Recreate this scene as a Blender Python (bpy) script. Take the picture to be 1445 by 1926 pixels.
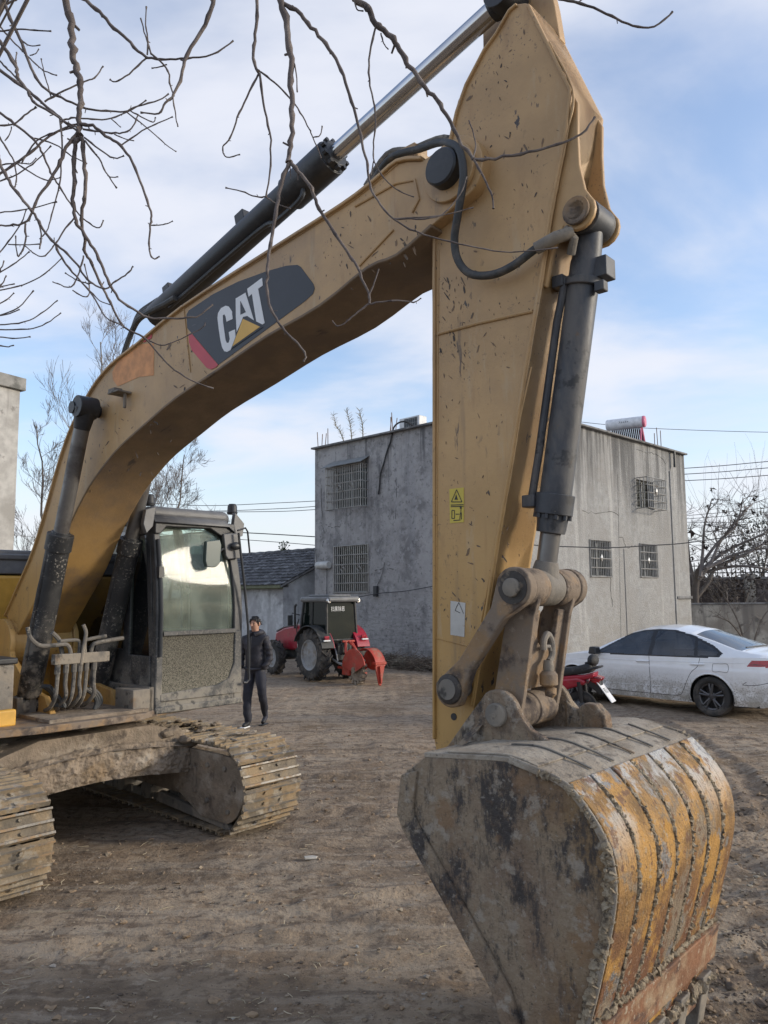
import bpy, bmesh, math, random
import numpy as np
from mathutils import Vector, Matrix, noise as mnoise
R = math.radians
random.seed(7)
scn = bpy.context.scene
for o in list(bpy.data.objects): bpy.data.objects.remove(o)
COL = scn.collection
# ---------------------------------------------------------------- camera
F, CX, CY, CAMH, YH, ROLL = 1460., 722.5, 963., 2.03, 1119., .008     # photo pixels
pt = math.atan((YH-CY)/F)
_f = Vector((0, math.cos(pt), math.sin(pt))); _u0 = Vector((0, -math.sin(pt), math.cos(pt))); _r0 = Vector((1, 0, 0))
CR = _r0*math.cos(ROLL) - _u0*math.sin(ROLL); CU = _r0*math.sin(ROLL) + _u0*math.cos(ROLL)
CAM = Vector((0, 0, CAMH))
cd = bpy.data.cameras.new('camera'); cam = bpy.data.objects.new('camera', cd); COL.objects.link(cam)
cd.sensor_fit = 'VERTICAL'; cd.sensor_height = 36.; cd.lens = F/1926.*36.; cd.clip_start = .05; cd.clip_end = 3000
cam.matrix_world = Matrix((( CR.x, CU.x, -_f.x, 0), (CR.y, CU.y, -_f.y, 0), (CR.z, CU.z, -_f.z, CAMH), (0, 0, 0, 1)))
scn.camera = cam
scn.render.resolution_x = 768; scn.render.resolution_y = 1024
# ---------------------------------------------------------------- sun, sky
SUN_EL, SUN_AZ = R(15.5), R(94.5)            # azimuth from +Y (view direction) towards +X
sd = bpy.data.lights.new('sun', 'SUN'); sd.energy = 1.35; sd.angle = R(9); sd.color = (1, .9, .75)
sun = bpy.data.objects.new('sun', sd); COL.objects.link(sun)
tosun = Vector((math.sin(SUN_AZ)*math.cos(SUN_EL), math.cos(SUN_AZ)*math.cos(SUN_EL), math.sin(SUN_EL)))
sun.rotation_euler = tosun.to_track_quat('Z', 'Y').to_euler()
sun.location = tosun*60
w = bpy.data.worlds.new('World'); scn.world = w; w.use_nodes = True
nt = w.node_tree; N = nt.nodes; L = nt.links; N.clear()
out = N.new('ShaderNodeOutputWorld'); bg = N.new('ShaderNodeBackground'); bg.inputs[1].default_value = .13
sky = N.new('ShaderNodeTexSky'); sky.sky_type = 'NISHITA'; sky.sun_disc = False
sky.sun_elevation = SUN_EL; sky.sun_rotation = SUN_AZ; sky.air_density = 1.0; sky.dust_density = 1.5; sky.ozone_density = 1.4
tc = N.new('ShaderNodeTexCoord'); sep = N.new('ShaderNodeSeparateXYZ'); L.new(tc.outputs['Generated'], sep.inputs[0])
def wm(op, a, b=None, c=None):
    n = N.new('ShaderNodeMath'); n.operation = op
    for i, x in enumerate((a, b, c)):
        if x is None: continue
        if isinstance(x, (int, float)): n.inputs[i].default_value = x
        else: L.new(x, n.inputs[i])
    return n.outputs[0]
den = wm('ADD', wm('MAXIMUM', sep.outputs[2], 0.), .22)
cmb = N.new('ShaderNodeCombineXYZ'); L.new(wm('DIVIDE', sep.outputs[0], den), cmb.inputs[0]); L.new(wm('DIVIDE', sep.outputs[1], den), cmb.inputs[1])
mp = N.new('ShaderNodeMapping'); mp.inputs['Location'].default_value = (1.2, 5.5, 0); mp.inputs['Rotation'].default_value = (0, 0, R(-24)); mp.inputs['Scale'].default_value = (.75, 1.0, 1)
L.new(cmb.outputs[0], mp.inputs[0])
n1 = N.new('ShaderNodeTexNoise'); n1.inputs['Scale'].default_value = 1.3; n1.inputs['Detail'].default_value = 7; n1.inputs['Roughness'].default_value = .52; n1.inputs['Distortion'].default_value = .35
L.new(mp.outputs[0], n1.inputs['Vector'])
mr = N.new('ShaderNodeMapRange'); mr.interpolation_type = 'SMOOTHSTEP'; mr.inputs[1].default_value = .37; mr.inputs[2].default_value = .63; mr.inputs[3].default_value = .14
L.new(n1.outputs[0], mr.inputs[0])
n2 = N.new('ShaderNodeTexNoise'); n2.inputs['Scale'].default_value = 2.6; n2.inputs['Detail'].default_value = 5
L.new(mp.outputs[0], n2.inputs['Vector'])
cr = N.new('ShaderNodeMix'); cr.data_type = 'RGBA'; cr.inputs[6].default_value = (3.3, 3.45, 3.95, 1); cr.inputs[7].default_value = (3.8, 3.85, 4.1, 1)
L.new(n2.outputs[0], cr.inputs[0])
blue = N.new('ShaderNodeMix'); blue.data_type = 'RGBA'; blue.blend_type = 'MULTIPLY'; blue.inputs[0].default_value = 1; blue.inputs[7].default_value = (1.02, 1.08, 1.2, 1)
L.new(sky.outputs[0], blue.inputs[6])
mx = N.new('ShaderNodeMix'); mx.data_type = 'RGBA'; L.new(wm('MULTIPLY', mr.outputs[0], .92), mx.inputs[0]); L.new(blue.outputs[2], mx.inputs[6]); L.new(cr.outputs[2], mx.inputs[7])
hz_ = N.new('ShaderNodeMapRange'); hz_.interpolation_type = 'SMOOTHSTEP'; hz_.inputs[1].default_value = -.02; hz_.inputs[2].default_value = .26; hz_.inputs[3].default_value = .8; hz_.inputs[4].default_value = 0; L.new(sep.outputs[2], hz_.inputs[0])
mh = N.new('ShaderNodeMix'); mh.data_type = 'RGBA'; L.new(hz_.outputs[0], mh.inputs[0]); L.new(mx.outputs[2], mh.inputs[6]); mh.inputs[7].default_value = (3.7, 3.85, 4.1, 1)
L.new(mh.outputs[2], bg.inputs[0]); L.new(bg.outputs[0], out.inputs[0])
scn.view_settings.view_transform = 'Standard'; scn.view_settings.look = 'None'; scn.view_settings.exposure = .92; scn.view_settings.gamma = 1
try:
    scn.cycles.max_bounces = 6; scn.cycles.transparent_max_bounces = 12
except Exception: pass
# ---------------------------------------------------------------- pixel helpers
def ray(x, y): return _f + CR*((x-CX)/F) + CU*((CY-y)/F)
def at_depth(x, y, D):
    d = ray(x, y); return CAM + d*(D/d.y)
def ground(x, y, z=0.):
    d = ray(x, y); return CAM + d*((z-CAMH)/d.z)
def on_plane(x, y, p, n):
    d = ray(x, y); return CAM + d*((Vector(p)-CAM).dot(n)/d.dot(n))
EXA = R(42); EXO = Vector((-3.1, 7.3, 0)); EM = Vector((math.cos(EXA), -math.sin(EXA), 0)); ES = Vector((math.sin(EXA), math.cos(EXA), 0))
def V(x, y, v):                      # excavator side plane -> (u, z)
    q = on_plane(x, y, EXO + ES*v, ES) - EXO; return (q.dot(EM), q.z)
def Uq(x, y, u):                     # excavator cross plane -> (u, v, z)
    q = on_plane(x, y, EXO + EM*u, EM) - EXO; return Vector((u, q.dot(ES), q.z))
def V3(x, y, v): a = V(x, y, v); return Vector((a[0], v, a[1]))
# ---------------------------------------------------------------- mesh builder
class MB:
    def __init__(s): s.v = []; s.f = []; s.m = []
    def add(s, vs, fs, m=0):
        b = len(s.v); s.v += [tuple(x) for x in vs]; s.f += [tuple(b+i for i in f) for f in fs]; s.m += [m]*len(fs); return s
    def box(s, c, d, rot=None, m=0, taper=1.):
        c = Vector(c); h = [x/2 for x in d]; vs = []
        for z in (-1, 1):
            t = taper if z > 0 else 1.
            for x, y in ((-1, -1), (1, -1), (1, 1), (-1, 1)):
                p = Vector((x*h[0]*t, y*h[1]*t, z*h[2])); vs.append(c + (rot @ p if rot else p))
        return s.add(vs, [(0, 3, 2, 1), (4, 5, 6, 7), (0, 1, 5, 4), (1, 2, 6, 5), (2, 3, 7, 6), (3, 0, 4, 7)], m)
    def prism(s, poly, f0, f1, m=0):     # f0/f1 map a 2D point to 3D on the two caps
        n = len(poly); a = [f0(*p) for p in poly]; b = [f1(*p) for p in poly]
        return s.add(a+b, [tuple(range(n))[::-1], tuple(range(n, 2*n))] + [(i, (i+1) % n, n+(i+1) % n, n+i) for i in range(n)], m)
    def uz(s, poly, v0, v1, m=0): return s.prism(poly, lambda a, b: (a, v0, b), lambda a, b: (a, v1, b), m)
    def vz(s, poly, u0, u1, m=0): return s.prism(poly, lambda a, b: (u0, a, b), lambda a, b: (u1, a, b), m)
    def uv(s, poly, z0, z1, m=0): return s.prism(poly, lambda a, b: (a, b, z0), lambda a, b: (a, b, z1), m)
    def strip(s, pl, v0, v1, th, m=0):   # plate of thickness th following an open (u,z) polyline, offset to its left
        n = len(pl); P = [Vector(p) for p in pl]; off = []
        for i in range(n):
            d = (P[min(i+1, n-1)]-P[max(i-1, 0)]).normalized(); off.append(P[i] + Vector((-d.y, d.x))*th)
        return s.uz([tuple(p) for p in P] + [tuple(p) for p in off[::-1]], v0, v1, m)
    def tube(s, pts, r, n=8, m=0, cap=True):
        P = [Vector(p) for p in pts]; k = len(P); rr = r if isinstance(r, (list, tuple)) else [r]*k
        t0 = (P[1]-P[0]).normalized(); ref = Vector((0, 0, 1)) if abs(t0.z) < .9 else Vector((1, 0, 0)); x = t0.cross(ref).normalized(); vs = []
        for i in range(k):
            t = (P[min(i+1, k-1)]-P[max(i-1, 0)]).normalized()
            x = (x - t*x.dot(t)); x = x.normalized() if x.length > 1e-6 else t.orthogonal().normalized()
            y = t.cross(x)
            vs += [P[i] + (x*math.cos(a)+y*math.sin(a))*rr[i] for a in [2*math.pi*j/n for j in range(n)]]
        fs = [(i*n+j, i*n+(j+1) % n, (i+1)*n+(j+1) % n, (i+1)*n+j) for i in range(k-1) for j in range(n)]
        if cap: fs += [tuple(range(n))[::-1], tuple(range((k-1)*n, k*n))]
        return s.add(vs, fs, m)
    def cyl(s, a, b, r, r2=None, n=20, m=0): return s.tube([a, b], [r, r if r2 is None else r2], n, m)
    def lathe(s, prof, c, ax, n=28, m=0, closed=False):      # prof: (radius, along axis)
        ax = Vector(ax).normalized(); x = ax.orthogonal().normalized(); y = ax.cross(x); c = Vector(c); k = len(prof); vs = []
        for r, h in prof: vs += [c + ax*h + (x*math.cos(a)+y*math.sin(a))*r for a in [2*math.pi*j/n for j in range(n)]]
        kk = k if closed else k-1
        fs = [(i*n+j, i*n+(j+1) % n, ((i+1) % k)*n+(j+1) % n, ((i+1) % k)*n+j) for i in range(kk) for j in range(n)]
        if not closed:
            if prof[0][0] > 1e-4: fs.append(tuple(range(n))[::-1])
            if prof[-1][0] > 1e-4: fs.append(tuple(range((k-1)*n, k*n)))
        return s.add(vs, fs, m)
    def ball(s, c, r, n=12, m=0):
        rr = r if isinstance(r, (tuple, list)) else (r, r, r); k = n//2+1; c = Vector(c); vs = []
        for i in range(k):
            a = math.pi*i/(k-1)
            vs += [c + Vector((rr[0]*math.sin(a)*math.cos(2*math.pi*j/n), rr[1]*math.sin(a)*math.sin(2*math.pi*j/n), rr[2]*math.cos(a))) for j in range(n)]
        return s.add(vs, [(i*n+j, (i+1)*n+j, (i+1)*n+(j+1) % n, i*n+(j+1) % n) for i in range(k-1) for j in range(n)], m)
    def mesh(s, name, mats, smooth=35, fix=True):
        me = bpy.data.meshes.new(name); me.from_pydata(s.v, [], s.f)
        for mm in (mats if isinstance(mats, (list, tuple)) else [mats]): me.materials.append(mm)
        for p, i in zip(me.polygons, s.m): p.material_index = i
        if fix:
            bm = bmesh.new(); bm.from_mesh(me); bmesh.ops.remove_doubles(bm, verts=bm.verts, dist=1e-6); bmesh.ops.recalc_face_normals(bm, faces=bm.faces); bm.to_mesh(me); bm.free()
        if smooth:
            me.shade_smooth(); me.set_sharp_from_angle(angle=R(smooth))
        me.update(); return me
    def build(s, name, mats, parent=None, bevel=0, smooth=35, seg=2, fix=True):
        return link(name, s.mesh(name, mats, smooth, fix), parent, bevel, seg)
def link(name, me, parent=None, bevel=0, seg=2):
    o = bpy.data.objects.new(name, me); COL.objects.link(o)
    if parent is not None: o.parent = parent
    if bevel:
        b = o.modifiers.new('bevel', 'BEVEL'); b.width = bevel; b.segments = seg; b.limit_method = 'ANGLE'; b.angle_limit = R(40)
    return o
def tag(o, label=None, cat=None, group=None, kind=None):
    if label: o['label'] = label
    if cat: o['category'] = cat
    if group: o['group'] = group
    if kind: o['kind'] = kind
    return o
def empty(name, loc, rz=0., label=None, cat=None, group=None):
    o = bpy.data.objects.new(name, None); COL.objects.link(o); o.location = loc; o.rotation_euler = (0, 0, rz); o.empty_display_size = .3
    return tag(o, label, cat, group)
def evald(o):                            # mesh of an object with its modifiers applied; the object is removed
    dg = bpy.context.evaluated_depsgraph_get(); dg.update()
    me = bpy.data.meshes.new_from_object(o.evaluated_get(dg)); bpy.data.objects.remove(o); return me
def text_mesh(body, m=None):
    cu = bpy.data.curves.new('text', 'FONT'); cu.body = body; cu.align_x = 'CENTER'; cu.align_y = 'CENTER'; cu.offset = 0
    o = bpy.data.objects.new('text', cu); COL.objects.link(o); me = evald(o); bpy.data.curves.remove(cu); me.materials.clear()
    if m: me.materials.append(m)
    return me
def rotz(a): return Matrix.Rotation(a, 3, 'Z')
def arc(c, r, a0, a1, n): return [(c[0]+r*math.cos(R(a0+(a1-a0)*i/n)), c[1]+r*math.sin(R(a0+(a1-a0)*i/n))) for i in range(n+1)]
def smoothpts(P, k=4):                   # Catmull-Rom
    P = [Vector(p) for p in P]; out = []
    for i in range(len(P)-1):
        a, b, c, d = P[max(i-1, 0)], P[i], P[i+1], P[min(i+2, len(P)-1)]
        for j in range(k):
            t = j/k; out.append(.5*((2*b)+(c-a)*t+(2*a-5*b+4*c-d)*t*t+(3*b-a-3*c+d)*t**3))
    return out+[P[-1]]
# numpy value noise for terrain
_rng = np.random.default_rng(3); _tab = _rng.random((256, 256))
def vnoise(x, y):
    xi = np.floor(x).astype(int); yi = np.floor(y).astype(int); fx = x-xi; fy = y-yi; fx = fx*fx*(3-2*fx); fy = fy*fy*(3-2*fy)
    g = lambda i, j: _tab[i % 256, j % 256]
    return (g(xi, yi)*(1-fx)+g(xi+1, yi)*fx)*(1-fy)+(g(xi, yi+1)*(1-fx)+g(xi+1, yi+1)*fx)*fy
# ---------------------------------------------------------------- materials
MATS = {}
def mat(name, base, rough=.6, metal=0., layers=(), bump=0., bscale=40., var=.12, vscale=5., spec=.5, rnd=False, coat=0., bdist=.01):
    """Principled surface; layers = dicts(col, scale, lo, hi, [stretch, rough, metal, amt, z=(z0,z1), detail, seed])"""
    m = bpy.data.materials.new(name); m.use_nodes = True; t = m.node_tree; N = t.nodes; L = t.links
    b = N['Principled BSDF']; b.inputs['Roughness'].default_value = rough; b.inputs['Metallic'].default_value = metal
    b.inputs['Specular IOR Level'].default_value = spec; b.inputs['Coat Weight'].default_value = coat; b.inputs['Coat Roughness'].default_value = .08
    tc = N.new('ShaderNodeTexCoord'); vec = tc.outputs['Object']
    if rnd:
        oi = N.new('ShaderNodeObjectInfo'); mm = N.new('ShaderNodeMath'); mm.operation = 'MULTIPLY'; mm.inputs[1].default_value = 37.
        L.new(oi.outputs['Random'], mm.inputs[0]); va = N.new('ShaderNodeVectorMath'); va.operation = 'ADD'; L.new(vec, va.inputs[0]); L.new(mm.outputs[0], va.inputs[1]); vec0 = vec; vec = va.outputs[0]
    def nz(scale, detail=6, stretch=None, seed=0., rg=.6):
        n = N.new('ShaderNodeTexNoise'); n.inputs['Scale'].default_value = scale; n.inputs['Detail'].default_value = detail; n.inputs['Roughness'].default_value = rg
        mp = N.new('ShaderNodeMapping'); mp.inputs['Location'].default_value = (seed, seed*.7, seed*1.3); mp.inputs['Scale'].default_value = stretch or (1, 1, 1)
        L.new(vec, mp.inputs[0]); L.new(mp.outputs[0], n.inputs['Vector']); return n.outputs[0]
    def mix(f, a, c, rgba=True, bt='MIX'):
        n = N.new('ShaderNodeMix'); n.data_type = 'RGBA' if rgba else 'FLOAT'; ia, ib, io = (6, 7, 2) if rgba else (2, 3, 0)
        if rgba: n.blend_type = bt
        for s, x in ((n.inputs[0], f), (n.inputs[ia], a), (n.inputs[ib], c)):
            if hasattr(x, 'is_linked'): L.new(x, s)
            else: s.default_value = (*x, 1) if isinstance(x, tuple) and len(x) == 3 else x
        return n.outputs[io]
    def rng(f, lo, hi, a=0., c=1.):
        n = N.new('ShaderNodeMapRange'); n.interpolation_type = 'SMOOTHSTEP'
        for i, x in enumerate((lo, hi, a, c)): n.inputs[i+1].default_value = x
        L.new(f, n.inputs[0]); return n.outputs[0]
    def mul(a, c):
        n = N.new('ShaderNodeMath'); n.operation = 'MULTIPLY'
        for i, x in enumerate((a, c)):
            if hasattr(x, 'is_linked'): L.new(x, n.inputs[i])
            else: n.inputs[i].default_value = x
        return n.outputs[0]
    dark = tuple(x*(1-var*1.6) for x in base); lite = tuple(min(1, x*(1+var)) for x in base)
    col = mix(rng(nz(vscale), .3, .7), dark, lite); rgh = rough; met = metal
    if rnd:
        h = N.new('ShaderNodeHueSaturation'); h.inputs['Saturation'].default_value = 1
        L.new(rng(oi.outputs['Random'], 0, 1, .8, 1.2), h.inputs['Value']); L.new(col, h.inputs['Color']); col = h.outputs[0]
    for i, d in enumerate(layers):
        f = rng(nz(d['scale'], d.get('detail', 8), d.get('stretch'), d.get('seed', 3.1*i+1), d.get('rg', .62)), d['lo'], d['hi'])
        if 'z' in d:
            sp = N.new('ShaderNodeSeparateXYZ'); L.new(tc.outputs['Object'], sp.inputs[0]); ax = d.get('ax', 2)
            z0, z1 = d['z']; zr = rng(sp.outputs[ax], min(z0, z1), max(z0, z1), 1. if z0 < z1 else 0., 0. if z0 < z1 else 1.)
            f = mul(f, zr)
        if 'mk' in d: f = mul(f, rng(nz(d['mk'][0], 4, None, d.get('seed', 1.)+50.), d['mk'][1], d['mk'][2]))
        if d.get('amt', 1) != 1: f = mul(f, d['amt'])
        c = d['col']
        if d.get('cvar'): c = mix(nz(d['scale']*3, 4, None, 9.), tuple(x*(1-d['cvar']) for x in c), tuple(min(1, x*(1+d['cvar'])) for x in c))
        col = mix(f, col, c)
        if 'rough' in d: rgh = mix(f, rgh, d['rough'], False)
        if 'metal' in d: met = mix(f, met, d['metal'], False)
    L.new(col, b.inputs['Base Color'])
    if hasattr(rgh, 'is_linked'): L.new(rgh, b.inputs['Roughness'])
    if hasattr(met, 'is_linked'): L.new(met, b.inputs['Metallic'])
    if bump:
        bp = N.new('ShaderNodeBump'); bp.inputs['Strength'].default_value = bump; bp.inputs['Distance'].default_value = bdist
        L.new(nz(bscale, 8, None, 5., .65), bp.inputs['Height']); L.new(bp.outputs[0], b.inputs['Normal'])
    MATS[name] = m; return m
MUD = (.27, .215, .16); MUDD = (.13, .1, .075)
PAINT = [
    dict(col=(.32, .215, .125), scale=1.3, lo=.42, hi=.7, amt=.7),
    dict(col=(.47, .28, .08), scale=.8, lo=.1, hi=.45, z=(1.5, 3.4), amt=.75),
    dict(col=(.3, .17, .08), scale=5, lo=.56, hi=.72, stretch=(1, 1, .3), amt=.6),
    dict(col=(.47, .35, .21), scale=9, lo=.58, hi=.68, stretch=(1, 1, .2), amt=.5, seed=33),
    dict(col=(.2, .14, .09), scale=3.2, lo=.58, hi=.74, stretch=(1.5, 1, .14), amt=.75, seed=41),
    dict(col=(.06, .05, .045), scale=21, lo=.62, hi=.65, stretch=(1, 1, .5), seed=4, mk=(1.7, .5, .62)),
    dict(col=(.07, .055, .05), scale=9, lo=.62, hi=.66, stretch=(1.8, 1, .28), seed=12, amt=.9, mk=(1.3, .54, .66)), dict(col=(.25, .12, .05), scale=4, lo=.55, hi=.7, stretch=(2.2, 1, .1), seed=88, amt=.6, mk=(1.1, .5, .65)),
    dict(col=(.13, .09, .06), scale=60, lo=.63, hi=.68, detail=2, seed=19, amt=.8, mk=(2.1, .48, .62))]
m_yel = mat('machine_yellow', (.47, .3, .14), .5, 0, PAINT, bump=.16, bscale=40, var=.1, vscale=2.)
m_underplate = mat('underplate_brown', (.2, .14, .085), .7, 0, [dict(col=(.48, .28, .075), scale=.8, lo=.0, hi=.35, z=(1.5, 3.5)), dict(col=(.15, .11, .08), scale=2.2, lo=.4, hi=.75), dict(col=(.05, .042, .04), scale=5, lo=.62, hi=.68, stretch=(.4, 1.5, 1), amt=.8, mk=(1.2, .5, .6))], bump=.2)  # darker brown for the boom's lower plate, yellower towards its foot, with grime patches
m_yel2 = mat('machine_yellow_bright', (.6, .34, .06), .5, 0, [dict(col=MUD, scale=3, lo=.5, hi=.72, amt=.8)], bump=.1)
m_yellow_mud = mat('muddy_yellow', (.29, .185, .095), .75, 0, [
    dict(col=(.21, .165, .125), scale=5, lo=.36, hi=.54, rough=.95),
    dict(col=(.07, .055, .048), scale=7, lo=.5, hi=.64, amt=.92), dict(col=(.33, .28, .23), scale=30, lo=.6, hi=.68, amt=.6)], bump=.5, bscale=45)
m_black = mat('black_paint', (.022, .024, .028), .42, 0, [dict(col=(.09, .09, .095), scale=6, lo=.5, hi=.8, amt=.6, rough=.7)], bump=.05)
m_cyl = mat('cylinder_dark', (.045, .05, .06), .5, 0, [dict(col=(.15, .14, .13), scale=6, lo=.42, hi=.62, amt=.75, rough=.85, stretch=(1, 1, .4)), dict(col=(.02, .022, .026), scale=9, lo=.55, hi=.64, amt=.8, seed=30), dict(col=(.17, .1, .05), scale=5, lo=.6, hi=.7, amt=.7, seed=35), dict(col=(.2, .17, .14), scale=28, lo=.66, hi=.72, amt=.5)], bump=.12, bscale=50)
m_cylmud = mat('cylinder_splashed', (.025, .026, .028), .45, 0, [
    dict(col=(.27, .25, .22), scale=48, lo=.57, hi=.62, detail=4, rough=.95, amt=.9, mk=(3.5, .4, .6)),
    dict(col=(.06, .058, .055), scale=5, lo=.5, hi=.7, rough=.8, amt=.5),
    dict(col=(.25, .22, .18), scale=9, lo=.42, hi=.6, rough=.95, z=(1.3, 2.0), amt=.9)], bump=.3, bscale=60)
m_chrome = mat('chrome_rod', (.55, .55, .56), .16, 1., [dict(col=(.35, .33, .31), scale=3, lo=.5, hi=.7, stretch=(1, 1, .3), rough=.3)], var=.05)
m_rod = mat('dull_rod', (.2, .195, .19), .35, .6, [dict(col=(.1, .09, .085), scale=4, lo=.45, hi=.7, rough=.5)], var=.08)
m_mud = mat('dried_mud', (.25, .2, .15), .95, 0, [
    dict(col=(.36, .31, .25), scale=4, lo=.5, hi=.68), dict(col=(.12, .095, .075), scale=7, lo=.55, hi=.68, seed=9), dict(col=(.3, .2, .1), scale=2.5, lo=.55, hi=.7, amt=.5)], bump=.8, bscale=22, var=.2, bdist=.03)
m_dirtmetal = mat('dirty_metal', (.17, .155, .135), .75, .1, [
    dict(col=(.27, .235, .19), scale=5, lo=.42, hi=.62, rough=.95), dict(col=(.06, .055, .05), scale=11, lo=.56, hi=.68), dict(col=(.22, .13, .06), scale=3, lo=.6, hi=.7, amt=.6)], bump=.45, bscale=35)
m_shoe = mat('track_shoe_steel', (.2, .165, .12), .8, .1, [
    dict(col=(.31, .23, .14), scale=4, lo=.42, hi=.6, rough=.95), dict(col=(.34, .3, .24), scale=7, lo=.54, hi=.64, rough=.95),
    dict(col=(.15, .155, .17), scale=3, lo=.62, hi=.68, rough=.45, metal=.6, seed=21), dict(col=(.08, .068, .055), scale=9, lo=.58, hi=.68, amt=.8), dict(col=(.36, .31, .24), scale=24, lo=.6, hi=.68, amt=.6)], bump=.55, bscale=30, rnd=True, var=.18, bdist=.02)
m_grous = mat('worn_grouser', (.2, .185, .165), .5, .5, [dict(col=(.3, .2, .11), scale=7, lo=.48, hi=.6, rough=.85, metal=0.), dict(col=(.34, .29, .22), scale=14, lo=.56, hi=.64, rough=.95, metal=0.)], bump=.4, bscale=40, rnd=True)
m_bside = mat('bucket_side_steel', (.215, .155, .108), .9, .0, [
    dict(col=(.29, .228, .16), scale=2.4, lo=.42, hi=.58, rough=.97, stretch=(1.2, 1, .8), cvar=.15),
    dict(col=(.26, .15, .05), scale=1.5, lo=.38, hi=.6, amt=.75, seed=31, z=(5.75, 5.35), ax=0),
    dict(col=(.04, .036, .036), scale=2.7, lo=.49, hi=.59, stretch=(1.6, 1, .7), rough=.65, seed=14.6, rg=.78, amt=.95),
    dict(col=(.07, .06, .055), scale=9, lo=.52, hi=.66, stretch=(1.8, 1, .45), seed=5, amt=.7, rg=.75), dict(col=(.24, .14, .07), scale=5, lo=.56, hi=.66, seed=77, amt=.6),
    dict(col=(.35, .31, .255), scale=13, lo=.56, hi=.66, amt=.75, seed=27), dict(col=(.36, .33, .28), scale=48, lo=.58, hi=.68, amt=.5), dict(col=(.05, .045, .042), scale=55, lo=.6, hi=.68, seed=3, amt=.6)], bump=.9, bscale=24, bdist=.03)
m_bback = mat('bucket_shell_mud', (.3, .255, .2), .95, 0, [
    dict(col=(.37, .325, .265), scale=6, lo=.42, hi=.58), dict(col=(.13, .11, .09), scale=12, lo=.56, hi=.68, stretch=(1, .5, 1)), dict(col=(.38, .24, .1), scale=2.5, lo=.6, hi=.72, amt=.6), dict(col=(.1, .085, .07), scale=50, lo=.58, hi=.68, amt=.7)], bump=.9, bscale=34, bdist=.02)
m_crust = mat('mud_crust', (.36, .29, .2), .98, 0, [dict(col=(.42, .35, .25), scale=14, lo=.45, hi=.6), dict(col=(.12, .095, .07), scale=26, lo=.54, hi=.64)], bump=1., bscale=70, bdist=.02)
m_strip = mat('worn_wear_strip', (.36, .2, .06), .65, .1, [
    dict(col=(.19, .085, .04), scale=2.3, lo=.36, hi=.46, z=(.55, 1.08), rough=.85),
    dict(col=(.27, .21, .145), scale=3.4, lo=.55, hi=.61, seed=50, rough=.97),
    dict(col=(.48, .26, .065), scale=2.6, lo=.5, hi=.58, seed=8),
    dict(col=(.45, .435, .41), scale=3.0, lo=.46, hi=.54, z=(1.27, .98), rough=.36, metal=.7, seed=6, rg=.7),
    dict(col=(.26, .255, .25), scale=3.1, lo=.575, hi=.61, rough=.4, metal=.6, seed=17, rg=.7),
    dict(col=(.09, .055, .035), scale=22, lo=.54, hi=.64, stretch=(.35, 7, .35), amt=.55, seed=61),
    dict(col=(.16, .08, .045), scale=14, lo=.57, hi=.63, seed=93, amt=.85), dict(col=(.37, .31, .225), scale=34, lo=.57, hi=.64, amt=.8, mk=(3., .42, .6)), dict(col=(.06, .045, .035), scale=60, lo=.6, hi=.66, amt=.85)], bump=1., bscale=75, rnd=False, var=.3, vscale=9, bdist=.012)
m_rustbar = mat('rusty_edge', (.24, .115, .06), .8, .1, [dict(col=(.34, .24, .15), scale=5, lo=.46, hi=.6, rough=.95), dict(col=(.1, .06, .045), scale=9, lo=.54, hi=.66, stretch=(1, .4, 1)), dict(col=(.37, .31, .23), scale=30, lo=.58, hi=.66)], bump=.7, bscale=40)
m_rubber = mat('rubber', (.025, .025, .026), .75, 0, [dict(col=(.1, .09, .08), scale=9, lo=.5, hi=.7, amt=.7)], bump=.15)
m_hose = mat('hose', (.045, .048, .05), .6, 0, [dict(col=(.13, .115, .1), scale=12, lo=.5, hi=.7, amt=.7)], bump=.2, bscale=120)
m_hosemud = mat('muddy_hose', (.14, .128, .112), .85, 0, [dict(col=(.05, .05, .05), scale=9, lo=.52, hi=.62), dict(col=(.24, .215, .18), scale=20, lo=.55, hi=.65)], bump=.3)
m_cab = mat('cab_paint', (.028, .03, .034), .5, 0, [
    dict(col=(.1, .1, .1), scale=5, lo=.42, hi=.7, amt=.6),
    dict(col=(.25, .235, .2), scale=60, lo=.5, hi=.6, detail=4, rough=.95, z=(1.1, 2.2), amt=.85, mk=(4., .35, .6)),
    dict(col=(.25, .23, .195), scale=7, lo=.36, hi=.6, rough=.95, z=(1.1, 1.6), amt=.9), dict(col=(.05, .05, .05), scale=14, lo=.56, hi=.64, amt=.8)], bump=.25, bscale=60)
m_cabgrey = mat('cab_grey', (.115, .118, .125), .5, 0, [dict(col=(.2, .195, .185), scale=6, lo=.5, hi=.75, amt=.7, rough=.8)], bump=.05)
m_white = mat('white_paint_mark', (.72, .73, .74), .5, var=.03, layers=[dict(col=(.3, .3, .3), scale=30, lo=.7, hi=.74)])
m_navy = mat('decal_dark', (.02, .024, .034), .45, var=.08, layers=[dict(col=(.12, .12, .13), scale=14, lo=.68, hi=.73, stretch=(.3, 1, 2.5), amt=.6)])
m_decyel = mat('decal_yellow', (.68, .4, .08), .5, var=.04)
m_red = mat('decal_red', (.5, .06, .08), .5, var=.05, layers=[dict(col=(.43, .26, .1), scale=10, lo=.64, hi=.69)])
m_orange = mat('decal_orange', (.62, .27, .09), .55, var=.15, vscale=9)
m_stickyel = mat('sticker_yellow', (.6, .47, .08), .6, var=.05)
m_stickwht = mat('sticker_white', (.5, .49, .46), .7, var=.1, layers=[dict(col=(.3, .2, .1), scale=22, lo=.6, hi=.66)])
m_ink = mat('ink_black', (.03, .03, .03), .6, var=0)
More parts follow.
